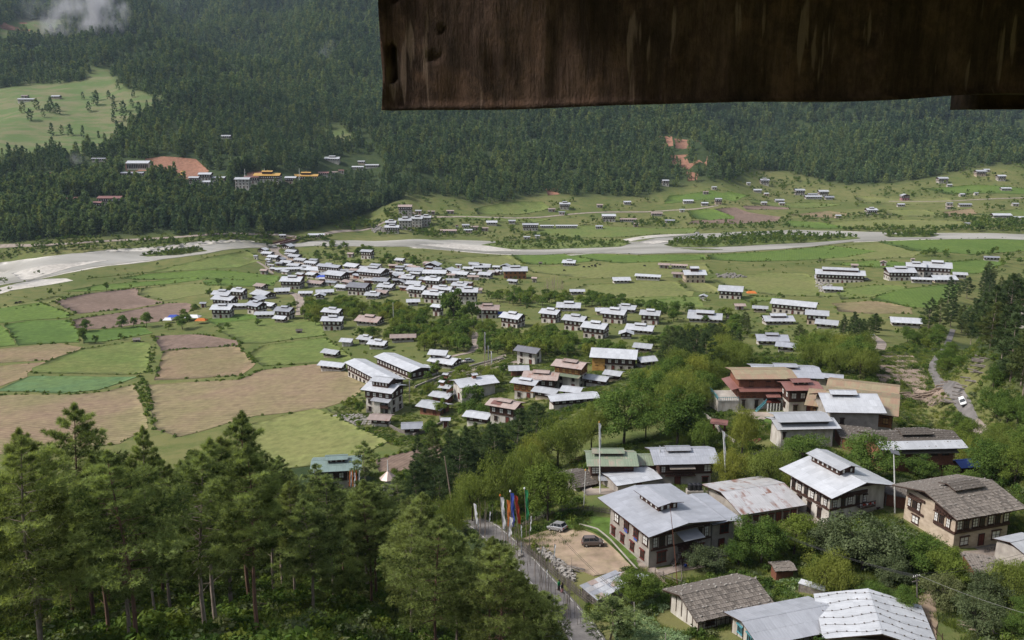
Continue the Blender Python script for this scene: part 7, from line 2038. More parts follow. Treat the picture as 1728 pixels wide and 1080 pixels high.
for px in range(890, 1050, 12):
    for py in range(900, 962, 10): g = ground(px, py); OCC.append((g.x, g.y, .7)) if inpoly([px], [py], P('868,912 938,892 985,897 1062,958 1000,972 940,948'))[0] else 0
# haze in the air
hz = MB().box(-4750, 4750, -4750, 4750, -40, 1420).mesh('haze', []) 
mh, t = nt('haze_air'); pv = N(t, 'ShaderNodeVolumePrincipled'); pv.inputs['Density'].default_value = HAZE if 'HAZE' in globals() else .000048; pv.inputs['Color'].default_value = (.62, .78, 1, 1); pv.inputs['Anisotropy'].default_value = .2
o_ = t.nodes.new('ShaderNodeOutputMaterial'); t.links.new(pv.outputs[0], o_.inputs['Volume'])
hz.materials.clear(); hz.materials.append(mh); tag(link_mesh('haze', hz), kind='stuff')
# ------------------------------------------------------------------ foliage meshes
def unit(a): return a / np.maximum(np.linalg.norm(a, axis=-1, keepdims=True), 1e-9)
def blades(P0, D0, k, ln, wd, spread, tone, droop=0.0):
    """k pointed triangles from each point; every tuft shares one tone"""
    n = len(P0)
    p = np.repeat(P0, k, 0); d = np.repeat(D0, k, 0)
    d = unit(d + rng.normal(size=d.shape) * spread); d[:, 2] -= droop; d = unit(d)
    s = unit(np.cross(d, rng.normal(size=d.shape)))
    L = ln * rng.uniform(.7, 1.25, (n * k, 1))
    V = np.stack([p + s * wd / 2, p - s * wd / 2, p + d * L], 1).reshape(-1, 3)
    Fa = np.arange(n * k * 3).reshape(-1, 3)
    t = np.repeat(tone, k) + rng.uniform(-.08, .08, n * k)
    return V, Fa, t
def leaves(P0, Nn, ln, wd, jit, tone, down=0.0):
    n = len(P0)
    nn = unit(Nn + rng.normal(size=P0.shape) * jit)
    a = rng.normal(size=P0.shape); a[:, 2] -= down * 2
    a = unit(a - (a * nn).sum(-1, keepdims=True) * nn); b = np.cross(nn, a)
    s = rng.uniform(.65, 1.3, (n, 1))
    V = np.stack([P0 - a * ln / 2 * s, P0 + b * wd / 2 * s, P0 + a * ln / 2 * s, P0 - b * wd / 2 * s], 1).reshape(-1, 3)
    return V, np.arange(n * 4).reshape(-1, 4), tone + rng.uniform(-.1, .1, n)
def skeleton_mesh(segs, mat, name, n=5):
    mb = MB()
    for pts, rs in segs: mb.tube(pts, rs, n if rs[0] > .06 else 3, caps=False)
    return mb.mesh(name, mat, True)
def pine(seed, h=18.0, crown0=.45, rad=3.2, nb=60, per=38, k=11, bl=(.34, .035), mat=M_PINE, bark=M_BARK, top='round', droop=.0):
    r0 = np.random.RandomState(seed); random.seed(seed)
    segs = []
    lean = r0.uniform(-.5, .5, 2)
    def ax(z): q = z / h; return np.array([lean[0] * q * q * 1.5 + .12 * math.sin(q * 7 + seed), lean[1] * q * q * 1.5 + .12 * math.cos(q * 6 + seed), z])
    tr = .0115 * h
    segs.append(([ax(z) for z in np.linspace(-1.2, h * .97, 9)], [tr * (1 - .88 * i / 8) for i in range(9)]))
    for _ in range(7):                                             # dead stubs under the crown
        z = r0.uniform(.2, crown0) * h; a = r0.uniform(0, 6.28); l = r0.uniform(.5, 1.8)
        segs.append(([ax(z), ax(z) + np.array([math.cos(a) * l, math.sin(a) * l, l * .15])], [.03, .01]))
    PP, DD_, TT = [], [], []
    bias = r0.uniform(0, 6.28)
    for i in range(nb):
        q = (i + r0.uniform(0, .9)) / nb
        z = h * (crown0 + (1 - crown0) * q * .99)
        if top == 'round': r_ = rad * (math.sin(math.pi * min(1, .22 + q * .80)) ** .7) * (1.05 - .35 * q)
        elif top == 'cone': r_ = rad * (1.04 - q) ** .75 * min(1, .55 + q * 3)
        else: r_ = rad * (1.02 - q ** 2.2) * min(1, .5 + q * 2)
        a = i * 2.4 + r0.uniform(-.5, .5)
        r_ *= r0.uniform(.55, 1.15) * (1 + .18 * math.cos(a - bias))
        up = .15 + .75 * q - droop
        c = ax(z); e = c + np.array([math.cos(a) * r_, math.sin(a) * r_, r_ * up * .6])
        mid = (c + e) / 2 - np.array([0, 0, .08 * r_])
        segs.append(([c, mid, e], [.012 * h * .28 * (1.1 - q), .02, .01]))
        tone = r0.uniform(.0, .95)
        kk = max(3, int(per * (r_ / rad + .25)))
        tq = r0.uniform(.28, 1.05, kk) ** .7
        w = (1 - np.abs(tq - .75)) * r_ * .38
        side = np.array([-math.sin(a), math.cos(a), 0])
        pt = c + (e - c) * tq[:, None] + side * (r0.uniform(-1, 1, kk) * w)[:, None] + np.array([0, 0, 1.0]) * (r0.uniform(-.25, .35, kk) * w * .8)[:, None]
        d = unit(pt - c + np.array([0, 0, .45 * r_]) + r0.normal(size=(kk, 3)) * .4)
        PP.append(pt); DD_.append(d); TT.append(np.clip(tone + r0.uniform(-.34, .34, kk), 0, 1))
    PP, DD_, TT = np.concatenate(PP), np.concatenate(DD_), np.concatenate(TT)
    V, Fa, t = blades(PP, DD_, k, bl[0], bl[1], .75, TT)
    cm = np_mesh('pine_crown', V, Fa, mat, attrs={'tone': ('FACE', t)})
    return skeleton_mesh(segs, bark, 'pine_trunk'), cm, h
def broad(seed, h=8.0, w=7.0, n=4500, ls=.30, mat=M_LEAF, clumps=26, style='round', trunk0=.22):
    r0 = np.random.RandomState(seed)
    segs = [([(0, 0, -1), (.1, 0, h * .2), (.05, .1, h * .45)], [.035 * h * .7, .03 * h * .7, .02 * h * .7])]
    cs = []
    for i in range(clumps):
        while True:
            p = r0.uniform(-1, 1, 3)
            if np.linalg.norm(p) < 1: break
        p = p / max(np.linalg.norm(p), .3) * r0.uniform(.4, .98)
        c = np.array([p[0] * w / 2, p[1] * w / 2, h * (trunk0 + (1 - trunk0) * .5) + p[2] * h * (1 - trunk0) * .46])
        rr_ = w * r0.uniform(.09, .22)
        cs.append((c, rr_, r0.uniform(0.1, .9)))
        if i % 2 == 0: segs.append(([(.05, .1, h * .35), tuple((np.array([0, 0, h * .4]) + c) / 2 + r0.normal(size=3) * .2), tuple(c)], [.012 * h, .008 * h, .02]))
    PP, NN, TT = [], [], []
    per = n // clumps
    for c, r_, tone in cs:
        d = unit(r0.normal(size=(per, 3))); d[:, 2] = np.where(d[:, 2] < -.35, -d[:, 2] * .6, d[:, 2]); d = unit(d)
        rad = r_ * r0.uniform(.6, 1.08, (per, 1))
        bump = 1 + .22 * np.sin(d[:, :1] * 7 + c[0] * 3) * np.cos(d[:, 1:2] * 6 + c[1])
        q = d * rad * bump
        if style == 'willow':
            q[:, 2] *= 1.25; q[:, 2] -= np.abs(r0.normal(size=per)) * r_ * .45 * (np.linalg.norm(d[:, :2], axis=1))
            nn = d * [1, 1, .35]
        elif style == 'flat': q[:, 2] *= .62; nn = d + [0, 0, .5]
        else: q[:, 2] *= .85; nn = d + [0, 0, .35]
        PP.append(c + q); NN.append(unit(nn)); TT.append(np.clip(tone * .6 + .2 + .25 * np.sin(d[:, 0] * 5 + d[:, 1] * 4 + c[2]) + r0.uniform(-.15, .15, per), 0, 1))
    PP, NN, TT = map(np.concatenate, (PP, NN, TT))
    k = 2.1 if style == 'willow' else 1.35
    V, Fa, t = leaves(PP, NN, ls * k, ls * (.42 if style == 'willow' else .85), .55, TT, down=1.2 if style == 'willow' else 0)
    V[:, 2] = np.maximum(V[:, 2], .15)
    cm = np_mesh('leaf_crown', V, Fa, mat, attrs={'tone': ('FACE', t)})
    return skeleton_mesh(segs, M_BRANCH, 'trunk'), cm, h
def shrub(seed, n=140, ls=.22, mat=M_SHRUB, r=1.0, z=.8):
    r0 = np.random.RandomState(seed)
    P0 = []; T0 = []
    for i in range(5):
        c = r0.uniform(-.5, .5, 3) * [r, r, 0] + [0, 0, z * .35]
        d = unit(r0.normal(size=(n // 5, 3))); d[:, 2] = np.abs(d[:, 2])
        P0.append(c + d * r0.uniform(.5, 1, (n // 5, 1)) * [r * .6, r * .6, z]); T0.append(np.full(n // 5, r0.uniform(.1, .9)))
    P0 = np.concatenate(P0); T0 = np.concatenate(T0)
    V, Fa, t = leaves(P0, unit(P0 - [0, 0, -.3]), ls * 1.4, ls * .9, .6, T0)
    return np_mesh('shrub_leaves', V, Fa, mat, attrs={'tone': ('FACE', t)})
NEARP = [pine(11 + i, 18, c, r * 1.12, 72, 62, 13, (.36, .045), mat=M_PINE, bark=b) for i, (c, r, b) in enumerate([(.36, 3.2, M_BARK), (.44, 2.8, M_BARKR), (.30, 3.4, M_BARK), (.40, 2.9, M_BARK), (.34, 3.6, M_BARKR)])]
MIDP = [pine(31 + i, 14, c, r * 1.12, 44, 32, 7, (.62, .095), M_PINE2, M_BARK, tp) for i, (c, r, tp) in enumerate([(.14, 2.9, 'cone'), (.2, 3.2, 'full'), (.1, 2.6, 'cone'), (.28, 3.4, 'round')])]
MIDP_L = [pine(41 + i, 12, c, r, 30, 26, 7, (.6, .09), M_PINE, M_BARK, tp) for i, (c, r, tp) in enumerate([(.15, 2.7, 'full'), (.3, 2.8, 'round')])]
def farmesh(seed, h=12, r=3.3, top='cone', mat=M_FAR, kk=4, bl=(1.5, .95), nb=24):
    tr, cr, hh = pine(seed, h, .06, r, nb, 3, kk, bl, mat, M_BRANCH, top)
    return cr, hh
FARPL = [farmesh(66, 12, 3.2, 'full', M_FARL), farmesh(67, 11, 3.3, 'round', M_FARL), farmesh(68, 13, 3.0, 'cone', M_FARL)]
FARP = [farmesh(61, 12, 3.0), farmesh(62, 13, 3.2, 'full'), farmesh(63, 11, 3.4, 'round'), farmesh(64, 14, 2.8, 'cone'), farmesh(65, 10, 3.2, 'full')]
FARB = [broad(71 + i, 7, 6.5, 150, 1.0, M_LEAF, 9) for i in range(2)]
WIL_N = [broad(81 + i, 9, 9, 13000, .20, M_WILLOW, 46, 'willow', .12) for i in range(3)]
LEA_N = [broad(85 + i, 9, 9, 13500, .20, M_LEAF, 48, 'round', .14) for i in range(3)]
OLV_N = [broad(89 + i, 8, 8, 11000, .20, M_OLIVE, 42, 'round', .12) for i in range(2)]
WIL_M = [broad(91 + i, 8, 8, 2600, .38, M_WILLOW, 20, 'willow', .12) for i in range(3)]
LEA_M = [broad(95 + i, 8, 8, 2600, .36, M_LEAF, 20, 'round', .12) for i in range(3)]
SHR = [shrub(101 + i) for i in range(3)] + [shrub(104, mat=M_LEAF), shrub(105, mat=M_OLIVE)]
SHR_F = [shrub(107, 40, .5), shrub(108, 40, .5, M_LEAF)]

def hides(x, y, z, h, w):
    px, pt = project(x, y, z + h); _, pb = project(x, y, z)
    D = math.hypot(x, y); hw = w / 2 * F / math.hypot(D, z - CAMZ) * .8
    for x0, y0, x1, y1, d in HB:
        if d > D + 1 and px + hw > x0 and px - hw < x1:
            if pt < y1 - (y1 - y0) * .16 and pb > y0: return True
    return False
TREES = []                              # (x, y, crown radius)
def add_tree(kind, name, x, y, h, wscale, rz, protos, label, cat, group, trunk=True):
    tr, cr, h0 = protos
    z = h1(x, y)
    s = h / h0
    o = empty(name, (x, y, z), rz)
    o.scale = (s * wscale, s * wscale, s)
    tag(o, label, cat, group)
    if trunk: link_mesh('trunk', tr, o)
    link_mesh('crown', cr, o)
    return o
def near_count(x, y, d):
    return any((a - x) ** 2 + (b - y) ** 2 < d * d for a, b in TREES)
# ---- trees read off the photograph one by one: kind, crown centre px, top py, foot py, width px
PROT = dict(w=WIL_N, l=LEA_N, o=OLV_N, W=WIL_M, L=LEA_M, p=MIDP, q=MIDP_L, n=NEARP)
KN = dict(w='willow_tree', l='broadleaf_tree', o='broadleaf_tree', W='willow_tree', L='broadleaf_tree', p='pine_tree', q='pine_tree', n='pine_tree')
SINGLES = [
 ('l',925,785,880,88,'round dark green tree on the edge of the parking yard behind the prayer flags'),
 ('w',848,768,868,96,'pale willow directly behind the tall white and orange prayer banners'),
 ('w',797,800,880,70,'pale willow at the uphill end of the prayer pole thicket'),
 ('w',760,838,905,60,'small willow beside the pines at the top of the road'),
 ('w',895,752,832,70,'willow between the round dark tree and the stone shingle shed'),
 ('w',942,706,790,84,'tall pale willow below the conifer belt beyond the shingle shed'),
 ('w',900,735,805,60,'willow at the foot of the conifer belt'),
 ('w',998,684,762,62,'willow growing beyond the green roofed farmhouse, first in its row'),
 ('l',1052,664,752,108,'broad bright green walnut tree behind the green roofed farmhouse'),
 ('l',1142,658,752,96,'big dark green tree behind the grey roofed farmhouse'),
 ('w',1090,668,740,60,'willow squeezed between the two big green trees'),
 ('l',1188,712,768,44,'small green tree below the red roofed gate pavilion'),
 ('w',1252,692,768,52,'light willow beside the red roofed gate pavilion'),
 ('w',1236,758,822,62,'willow just past the white flagpole, uphill of the rusty roofed row'),
 ('w',1300,756,826,84,'wide willow uphill of the long rusty roofed building'),
 ('w',1345,780,832,50,'small willow against the white gabled house'),
 ('l',1356,733,790,72,'leafy tree under the white walled tower house'),
 ('l',1464,737,818,84,'dense dark green tree between the white gabled house and the half timbered mill'),
 ('l',1556,768,812,54,'bushy tree hugging the rust coloured timber wall'),
 ('l',1625,792,836,60,'green tree right beside the blue roofed hut'),
 ('l',1672,745,826,80,'large leafy tree above the farmhouse with shingle roof'),
 ('l',1712,760,820,60,'leafy tree at the photo edge above the shingle farmhouse'),
 ('w',1690,716,768,60,'pale bushy tree on the slope under the log pile track'),
 ('o',1456,868,962,118,'grey green olive toned tree in the gully between the white house and the shingle farmhouse'),
 ('o',1402,880,950,70,'grey green tree at the foot of the white gabled house'),
 ('l',1284,872,952,82,'dark bushy tree in front of the long rusty roofed building'),
 ('l',1340,872,938,76,'green tree beside the wire span in front of the rusty roofed row'),
 ('w',1394,934,1004,78,'yellow green weeping willow beside the scrap iron lean-to'),
 ('l',1538,900,966,80,'dark bush tree touching the corner of the shingle farmhouse'),
 ('o',1500,935,990,60,'grey green small tree uphill of the power pole'),
 ('l',1602,925,992,66,'leafy tree under the timber yard of the shingle farmhouse'),
 ('o',1588,968,1030,62,'pale fruit tree just past the power pole by the footpath'),
 ('o',1668,962,1026,60,'fruit tree over the split rail fence'),
 ('w',1706,945,1020,70,'willow beside the small roof at the photo edge'),
 ('o',1650,1004,1074,70,'fruit tree in the grass above the plank stack'),
 ('l',1480,985,1024,48,'green bush tree behind the big white roof'),
 ('l',1520,990,1034,46,'green bush tree between the white roof and the power pole'),
 ('l',1068,962,1022,64,'dark bush tree shading the patched metal shed'),
 ('l',1246,915,955,50,'young tree by the garden fence of the grey roofed mansion'),
 ('q',1030,1016,1092,86,'young pine beside the road below the patched metal shed'),
 ('o',1190,925,965,60,'shrubby tree in the fenced kitchen garden'),
 ('L',802,646,694,42,'round green tree against the gable of the long white hall'),
 ('L',745,672,702,28,'small tree in front of the low brick house'),
 ('L',722,625,645,14,'street tree outside the courtyard school, second in line'),
 ('L',692,624,642,12,'street tree outside the courtyard school, first in line'),
 ('L',736,608,636,24,'taller street tree at the courtyard school wall'),
 ('L',782,615,636,34,'clipped tree by the cars behind the white hall'),
 ('L',848,610,634,20,'dark little tree under the tall white flagpoles'),
 ('L',765,484,548,44,'big old dark tree at the lower edge of the market town'),
 ('L',797,505,545,30,'dark tree leaning on the big old tree of the market town'),
 ('L',594,668,690,24,'round tree beside the white tower house on the big tan field'),
 ('L',606,678,700,18,'lower tree beside the white tower house on the big tan field'),
 ('L',146,537,560,20,'tree at the corner of the brown field, western one'),
 ('L',206,530,554,22,'wider field tree between the brown and deep green fields'),
 ('L',226,534,552,14,'slim field tree between the brown and deep green fields'),
 ('L',248,525,552,22,'tall field tree near the blue tented house'),
 ('L',142,550,580,17,'pollarded willow at the junction of three fields'),
 ('L',161,564,580,12,'tiny round tree on the deep green field'),
 ('L',204,561,574,9,'lone bush on the deep green field'),
 ('L',308,528,556,30,'dark tree in front of the tented field house'),
 ('L',180,475,490,11,'lone tree on the river side of the brown field'),
 ('L',1034,505,530,18,'lone tree beyond the brown edged pasture by the poles'),
 ('p',1476,528,566,22,'dark spruce beside the white roofed farm under the pine spur'),
 ('L',1272,504,520,14,'round tree beside the white shed in the pasture'),
 ('L',1190,530,545,12,'small tree by the two tiered white roof'),
 ('q',617,742,822,46,'lone pine standing in front of the green roofed temple house'),
 ('q',672,806,852,44,'pine standing just in front of the conical shrine roof'),
 ('q',640,812,858,40,'slim pine left of the conical shrine roof'),
 ('q',560,796,858,50,'pine covering the wall of the green roofed temple house'),
 ('q',532,784,850,46,'pine at the near corner of the green roofed temple house'),
 ('p',790,738,832,62,'dense dark conifer at the foot of the conifer belt'),
 ('p',835,716,812,40,'dark conifer in the middle of the conifer belt'),
 ('p',872,688,800,56,'tall dark conifer at the top of the slope down to the willows'),
 ('p',742,788,860,44,'dark conifer beside the bare barkless trunk'),
 ('p',760,768,850,40,'dark conifer just above the brown plot'),
 ('p',905,680,760,44,'dark conifer behind the pale willows'),
 ('p',700,790,862,36,'dark conifer under the stupa roof'),
 ('p',1190,562,640,40,'tall dark pine in the belt under the two tiered white roof'),
 ('p',1245,560,610,30,'pointed dark fir over the willow canopy'),
 ('n',122,682,860,118,'broad crowned old pine sticking out over the tan field'),
 ('n',232,722,905,74,'pointed pine next to the old broad pine'),
 ('n',400,694,850,108,'wide dark pine overlapping the tan field'),
 ('n',30,722,890,84,'pine at the very edge of the photo beside the old broad pine'),
]
for i, (k, cx, top, foot, w, lab) in enumerate(SINGLES):
    if k == 'n':                         # these rise from the steep slope; their feet are hidden
        D = {122: 92, 232: 84, 400: 96, 30: 86}[cx]
        a = col_az(cx, 760); x, y = D * math.sin(a), D * math.cos(a)
    else:
        g = ground(cx, foot); x, y = g.x, g.y
    z = h1(x, y)
    d = ray(cx, top); t = math.hypot(x, y) / math.hypot(d[0], d[1])
    h = CAMZ + d[2] * t - z
    dist = math.hypot(math.hypot(x, y), CAMZ - z)
    wm = w * dist / F
    pr = PROT[k][i % len(PROT[k])]
    h0, w0 = pr[2], {'w': 9, 'l': 9, 'o': 8, 'W': 8, 'L': 8, 'p': 6, 'q': 5.4, 'n': 6.6}[k]
    add_tree(k, KN[k], x, y, h, (wm / w0) / (h / h0), random.uniform(0, 6.28), pr, lab, KN[k].replace('_', ' '), None)
    TREES.append((x, y)); OCC.append((x, y, .8))
# ---- foreground pines: scattered on the slope, heights chosen so the canopy keeps the photograph's edge
OUT = P('-300,700 0,724 60,716 90,700 150,700 185,735 220,750 300,738 340,725 400,712 450,726 480,765 520,786 560,797 600,798 640,806 700,812 740,848 770,880 830,894 870,915 900,975 930,1010 955,1060 975,1090')
def outline(px): return float(np.interp(px, [p[0] for p in OUT], [p[1] for p in OUT]))
npine = 0
cand = []
rr_ = np.random.RandomState(5)
for _ in range(9000):
    px = rr_.uniform(-260, 985); D = 52 + (205 - 52) * rr_.uniform() ** .8
    a = col_az(px, 800); x, y = D * math.sin(a), D * math.cos(a)
    cand.append((x, y, px, D))
def near_road(x, y, pad):
    for fine, wd in ROADS:
        for p in fine[::2]:
            if (p.x - x) ** 2 + (p.y - y) ** 2 < (wd / 2 + pad) ** 2: return True
    return False
LEFT_LAB = 'tall foreground blue pine on the steep slope under the lookout'
for x, y, px, D in cand:
    if npine >= 116: break
    if near_count(x, y, 4.2 + D * .013): continue
    z = h1(x, y); fx, fy = project(x, y, z)
    if not inpoly([fx], [fy], P('-900,760 200,780 480,800 600,850 720,880 800,930 860,985 910,1040 960,1120 960,2600 -900,2600'))[0]: continue
    ot = outline(fx) + abs(rr_.normal()) * 22 + rr_.uniform(0, 10)
    d = ray(fx, ot); t = D / math.hypot(d[0], d[1]); h = CAMZ + d[2] * t - z
    if h < 7: continue
    if h > 20: h = rr_.uniform(16, 20)
    if D < 62 and fx > 560: continue
    if near_road(x, y, 2.5): continue
    npine += 1; TREES.append((x, y)); OCC.append((x, y, .5))
    gr = ('pines on the slope under the lookout', LEFT_LAB) if D < 95 else ('younger pines further down the slope', 'younger blue pine further down the foreground slope, part of the closed canopy')
    pr = NEARP[rr_.randint(5)]
    add_tree('n', 'pine_tree', x, y, h, rr_.uniform(.92, 1.25) * (18 / h) ** .35, rr_.uniform(0, 6.28), pr, gr[1], 'pine tree', gr[0])
print('near pines', npine)
# ---- scattered stands of countable trees
def stand(poly, n, sp, protos, name, hr, ws, label, cat, group, w0, dmin=0, check=True, trunk=True, tries=40):
    xs = [p[0] for p in poly]; ys = [p[1] for p in poly]; c = 0
    for _ in range(n * tries):
        if c >= n: break
        px, py = rr_.uniform(min(xs), max(xs)), rr_.uniform(min(ys), max(ys))
        if not inpoly([px], [py], poly)[0]: continue
        g = ground(px, py)
        x, y = g.x, g.y
        if near_count(x, y, sp): continue
        h = rr_.uniform(*hr); w = w0 * h * rr_.uniform(*ws)
        if blocked(x, y, w * .3): continue
        if check and hides(x, y, g.z, h, w): continue
        if near_road(x, y, 1.5): continue
        pr = protos[rr_.randint(len(protos))]
        add_tree('', name, x, y, h, w / w0 / h, rr_.uniform(0, 6.28), pr, label, cat, group, trunk)
        TREES.append((x, y)); c += 1
    return c
tot = 0
def rep(n):
    global tot
    tot += n
C1 = P('700,812 770,770 850,715 940,690 1000,668 1040,628 1110,600 1160,572 1225,566 1235,600 1150,640 1060,676 980,705 900,760 850,800 790,850 740,872 700,870')
rep(stand(C1, 44, 3.6, MIDP, 'pine_tree', (9, 14), (.95, 1.2), 'dark conifer in the diagonal conifer belt between the town and the upper village', 'pine tree', 'dark conifers of the diagonal belt', 6/14))
rep(stand(P('1545,575 1600,512 1660,478 1800,462 1900,480 1900,690 1728,690 1690,625 1640,590 1600,555'), 82, 3.5, MIDP, 'pine_tree', (12, 17), (1.1, 1.45), 'dark pine on the steep wooded spur beyond the curving road', 'pine tree', 'pines on the wooded spur', 6/14, check=False))
rep(stand(P('1240,548 1330,545 1390,560 1470,575 1470,600 1400,600 1330,590 1260,580'), 12, 5, MIDP, 'pine_tree', (9, 13), (.9, 1.2), 'dark conifer among the leafy trees under the long white roofed school', 'pine tree', 'conifers behind the tan roofed complex', 6/14))
rep(stand(P('0,170 60,160 150,165 200,150 270,165 240,190 200,215 180,240 100,235 20,230'), 26, 9, [(None, a, b) for a, b in FARP[1:4]], 'pine_tree', (10, 15), (.9, 1.3), 'lone conifer dotted over the high hillside meadow', 'pine tree', 'conifers on the hillside meadow', 6/14, check=False, trunk=False))
W1 = P('1080,700 1110,650 1180,618 1240,598 1330,590 1400,600 1470,612 1480,640 1440,640 1330,612 1240,628 1200,660 1195,700 1150,720')
rep(stand(W1, 36, 6.2, WIL_N + LEA_N[:2] + WIL_N, 'willow_tree', (7.5, 11), (.95, 1.15), 'pale rounded willow in the thick grove above the lodge with tan roofs', 'willow tree', 'willows above the tan roofed lodge', 1.0))
T1 = P('500,500 560,498 620,512 700,522 800,545 860,550 900,560 1000,572 1080,592 1110,570 1200,545 1250,550 1240,575 1130,590 1090,622 1000,600 900,606 860,600 820,600 780,596 700,592 640,572 560,566 540,560 500,530')
rep(stand(T1, 215, 4.6, LEA_M + WIL_M[:1], 'orchard_tree', (5, 8), (.95, 1.2), 'round leafy tree in the orchard belt below the market town', 'broadleaf tree', 'orchard belt below the market town', 1.0))
rep(stand(P('800,500 880,520 1000,520 1100,545 1240,545 1380,560 1380,540 1200,535 1000,505 880,500'), 64, 5.2, LEA_M, 'orchard_tree', (5, 7.5), (.9, 1.2), 'leafy tree between the farmhouses on the far side of the orchard belt', 'broadleaf tree', 'trees between the far farmhouses', 1.0))
rep(stand(P('1600,700 1728,690 1800,760 1800,830 1660,830 1610,790 1620,740'), 22, 5, LEA_N + WIL_N[:1], 'broadleaf_tree', (5, 7.5), (.9, 1.2), 'bushy green tree on the slope between the log pile and the shingle farmhouse', 'broadleaf tree', 'trees on the slope under the log pile', 1.0))
rep(stand(P('1440,560 1560,540 1600,560 1570,620 1600,690 1650,720 1728,700 1728,650 1640,640 1610,600'), 22, 5, LEA_N + MIDP_L, 'broadleaf_tree', (4, 7), (.9, 1.2), 'leafy tree beside the curving road under the pine spur', 'broadleaf tree', 'trees beside the curving road', 1.0))
rep(stand(P('700,640 760,610 830,640 880,700 860,730 780,720 720,745 690,730'), 14, 5, LEA_M + WIL_M, 'willow_tree', (4, 6.5), (.9, 1.2), 'leafy tree between the houses above the vegetable plots', 'willow tree', 'trees above the vegetable plots', 1.0))
rep(stand(P('1500,830 1530,830 1530,960 1620,960 1728,1000 1728,1080 1600,1080 1570,990 1400,900 1400,930 1480,960 1380,1010 1240,960 1250,900 1400,900'), 18, 4, OLV_N + LEA_N, 'broadleaf_tree', (2.5, 4.2), (.9, 1.2), 'small fruit tree in the gardens around the shingle farmhouse', 'broadleaf tree', 'fruit trees in the gardens', 1.0))
rep(stand(P('440,425 480,425 520,440 600,470 700,500 800,500 800,470 700,440 600,420 560,412 500,440'), 40, 6, LEA_M, 'broadleaf_tree', (4.5, 7), (.9, 1.2), 'leafy tree squeezed between the white roofs of the market town', 'broadleaf tree', 'trees inside the market town', 1.0))
rep(stand(P('350,480 480,470 500,500 500,545 340,560 280,560 330,510'), 14, 6, LEA_M, 'broadleaf_tree', (3.5, 6), (.9, 1.2), 'leafy tree between the white roofs at the field edge of town', 'broadleaf tree', 'trees at the field edge of town', 1.0))
print('stand trees', tot)

# ------------------------------------------------------------------ uncountable growth: one object per mass, instanced on points
def mass(name, pts, rot, scl, protos, label=None, cat=None, zs=None, idx=None):
    """pts (n,3); each point carries one of the prototype meshes"""
    pts = np.asarray(pts, np.float32)
    if not len(pts): return
    lib = bpy.data.collections.new(name + '_kinds')
    for i, me in enumerate(protos): lib.objects.link(bpy.data.objects.new('%s_kind' % name, me))
    me = bpy.data.meshes.new(name)
    me.vertices.add(len(pts)); me.vertices.foreach_set('co', pts.ravel())
    idx = rng.randint(0, len(protos), len(pts)) if idx is None else idx
    for nm, tp, arr in (('rz', 'FLOAT', rot), ('sc', 'FLOAT', scl), ('kd', 'INT', idx), ('sz', 'FLOAT', zs if zs is not None else scl)):
        a = me.attributes.new(nm, tp, 'POINT'); a.data.foreach_set('value', np.asarray(arr, np.int32 if tp == 'INT' else np.float32))
    o = bpy.data.objects.new(name, me); COL.objects.link(o)
    tag(o, kind='stuff')
    if label: o['label'] = label
    if cat: o['category'] = cat
    g = bpy.data.node_groups.new(name, 'GeometryNodeTree')
    g.interface.new_socket('Geometry', in_out='INPUT', socket_type='NodeSocketGeometry')
    g.interface.new_socket('Geometry', in_out='OUTPUT', socket_type='NodeSocketGeometry')
    gi, go = g.nodes.new('NodeGroupInput'), g.nodes.new('NodeGroupOutput')
    mp = g.nodes.new('GeometryNodeMeshToPoints')
    ci = g.nodes.new('GeometryNodeCollectionInfo'); ci.inputs['Collection'].default_value = lib
    ci.inputs['Separate Children'].default_value = True; ci.inputs['Reset Children'].default_value = True
    ip = g.nodes.new('GeometryNodeInstanceOnPoints'); ip.inputs['Pick Instance'].default_value = True
    def at(nm, tp='FLOAT'):
        n = g.nodes.new('GeometryNodeInputNamedAttribute'); n.data_type = tp; n.inputs['Name'].default_value = nm
        return n.outputs[0]
    cx = g.nodes.new('ShaderNodeCombineXYZ'); g.links.new(at('rz'), cx.inputs['Z'])
    sx = g.nodes.new('ShaderNodeCombineXYZ')
    sc = at('sc')
    g.links.new(sc, sx.inputs['X']); g.links.new(sc, sx.inputs['Y']); g.links.new(at('sz'), sx.inputs['Z'])
    g.links.new(gi.outputs[0], mp.inputs[0]); g.links.new(mp.outputs[0], ip.inputs['Points'])
    g.links.new(ci.outputs[0], ip.inputs['Instance']); g.links.new(at('kd', 'INT'), ip.inputs['Instance Index'])
    g.links.new(cx.outputs[0], ip.inputs['Rotation']); g.links.new(sx.outputs[0], ip.inputs['Scale'])
    g.links.new(ip.outputs[0], go.inputs[0])
    md = o.modifiers.new('growth', 'NODES'); md.node_group = g
    return o
OA = np.array([(a, b, r_) for a, b, r_ in OCC]) if OCC else np.zeros((0, 3))
RA = np.array([(p.x, p.y, wd / 2) for fine, wd in ROADS for p in fine])
def free(X, Y, pad=0):
    ok = np.ones(len(X), bool)
    for A in (OA, RA):
        for i in range(0, len(A), 50):
            b = A[i:i + 50]
            ok &= ~(((X[:, None] - b[:, 0]) ** 2 + (Y[:, None] - b[:, 1]) ** 2) < (b[:, 2] + pad) ** 2).any(1)
    return ok
r5 = np.random.RandomState(55)
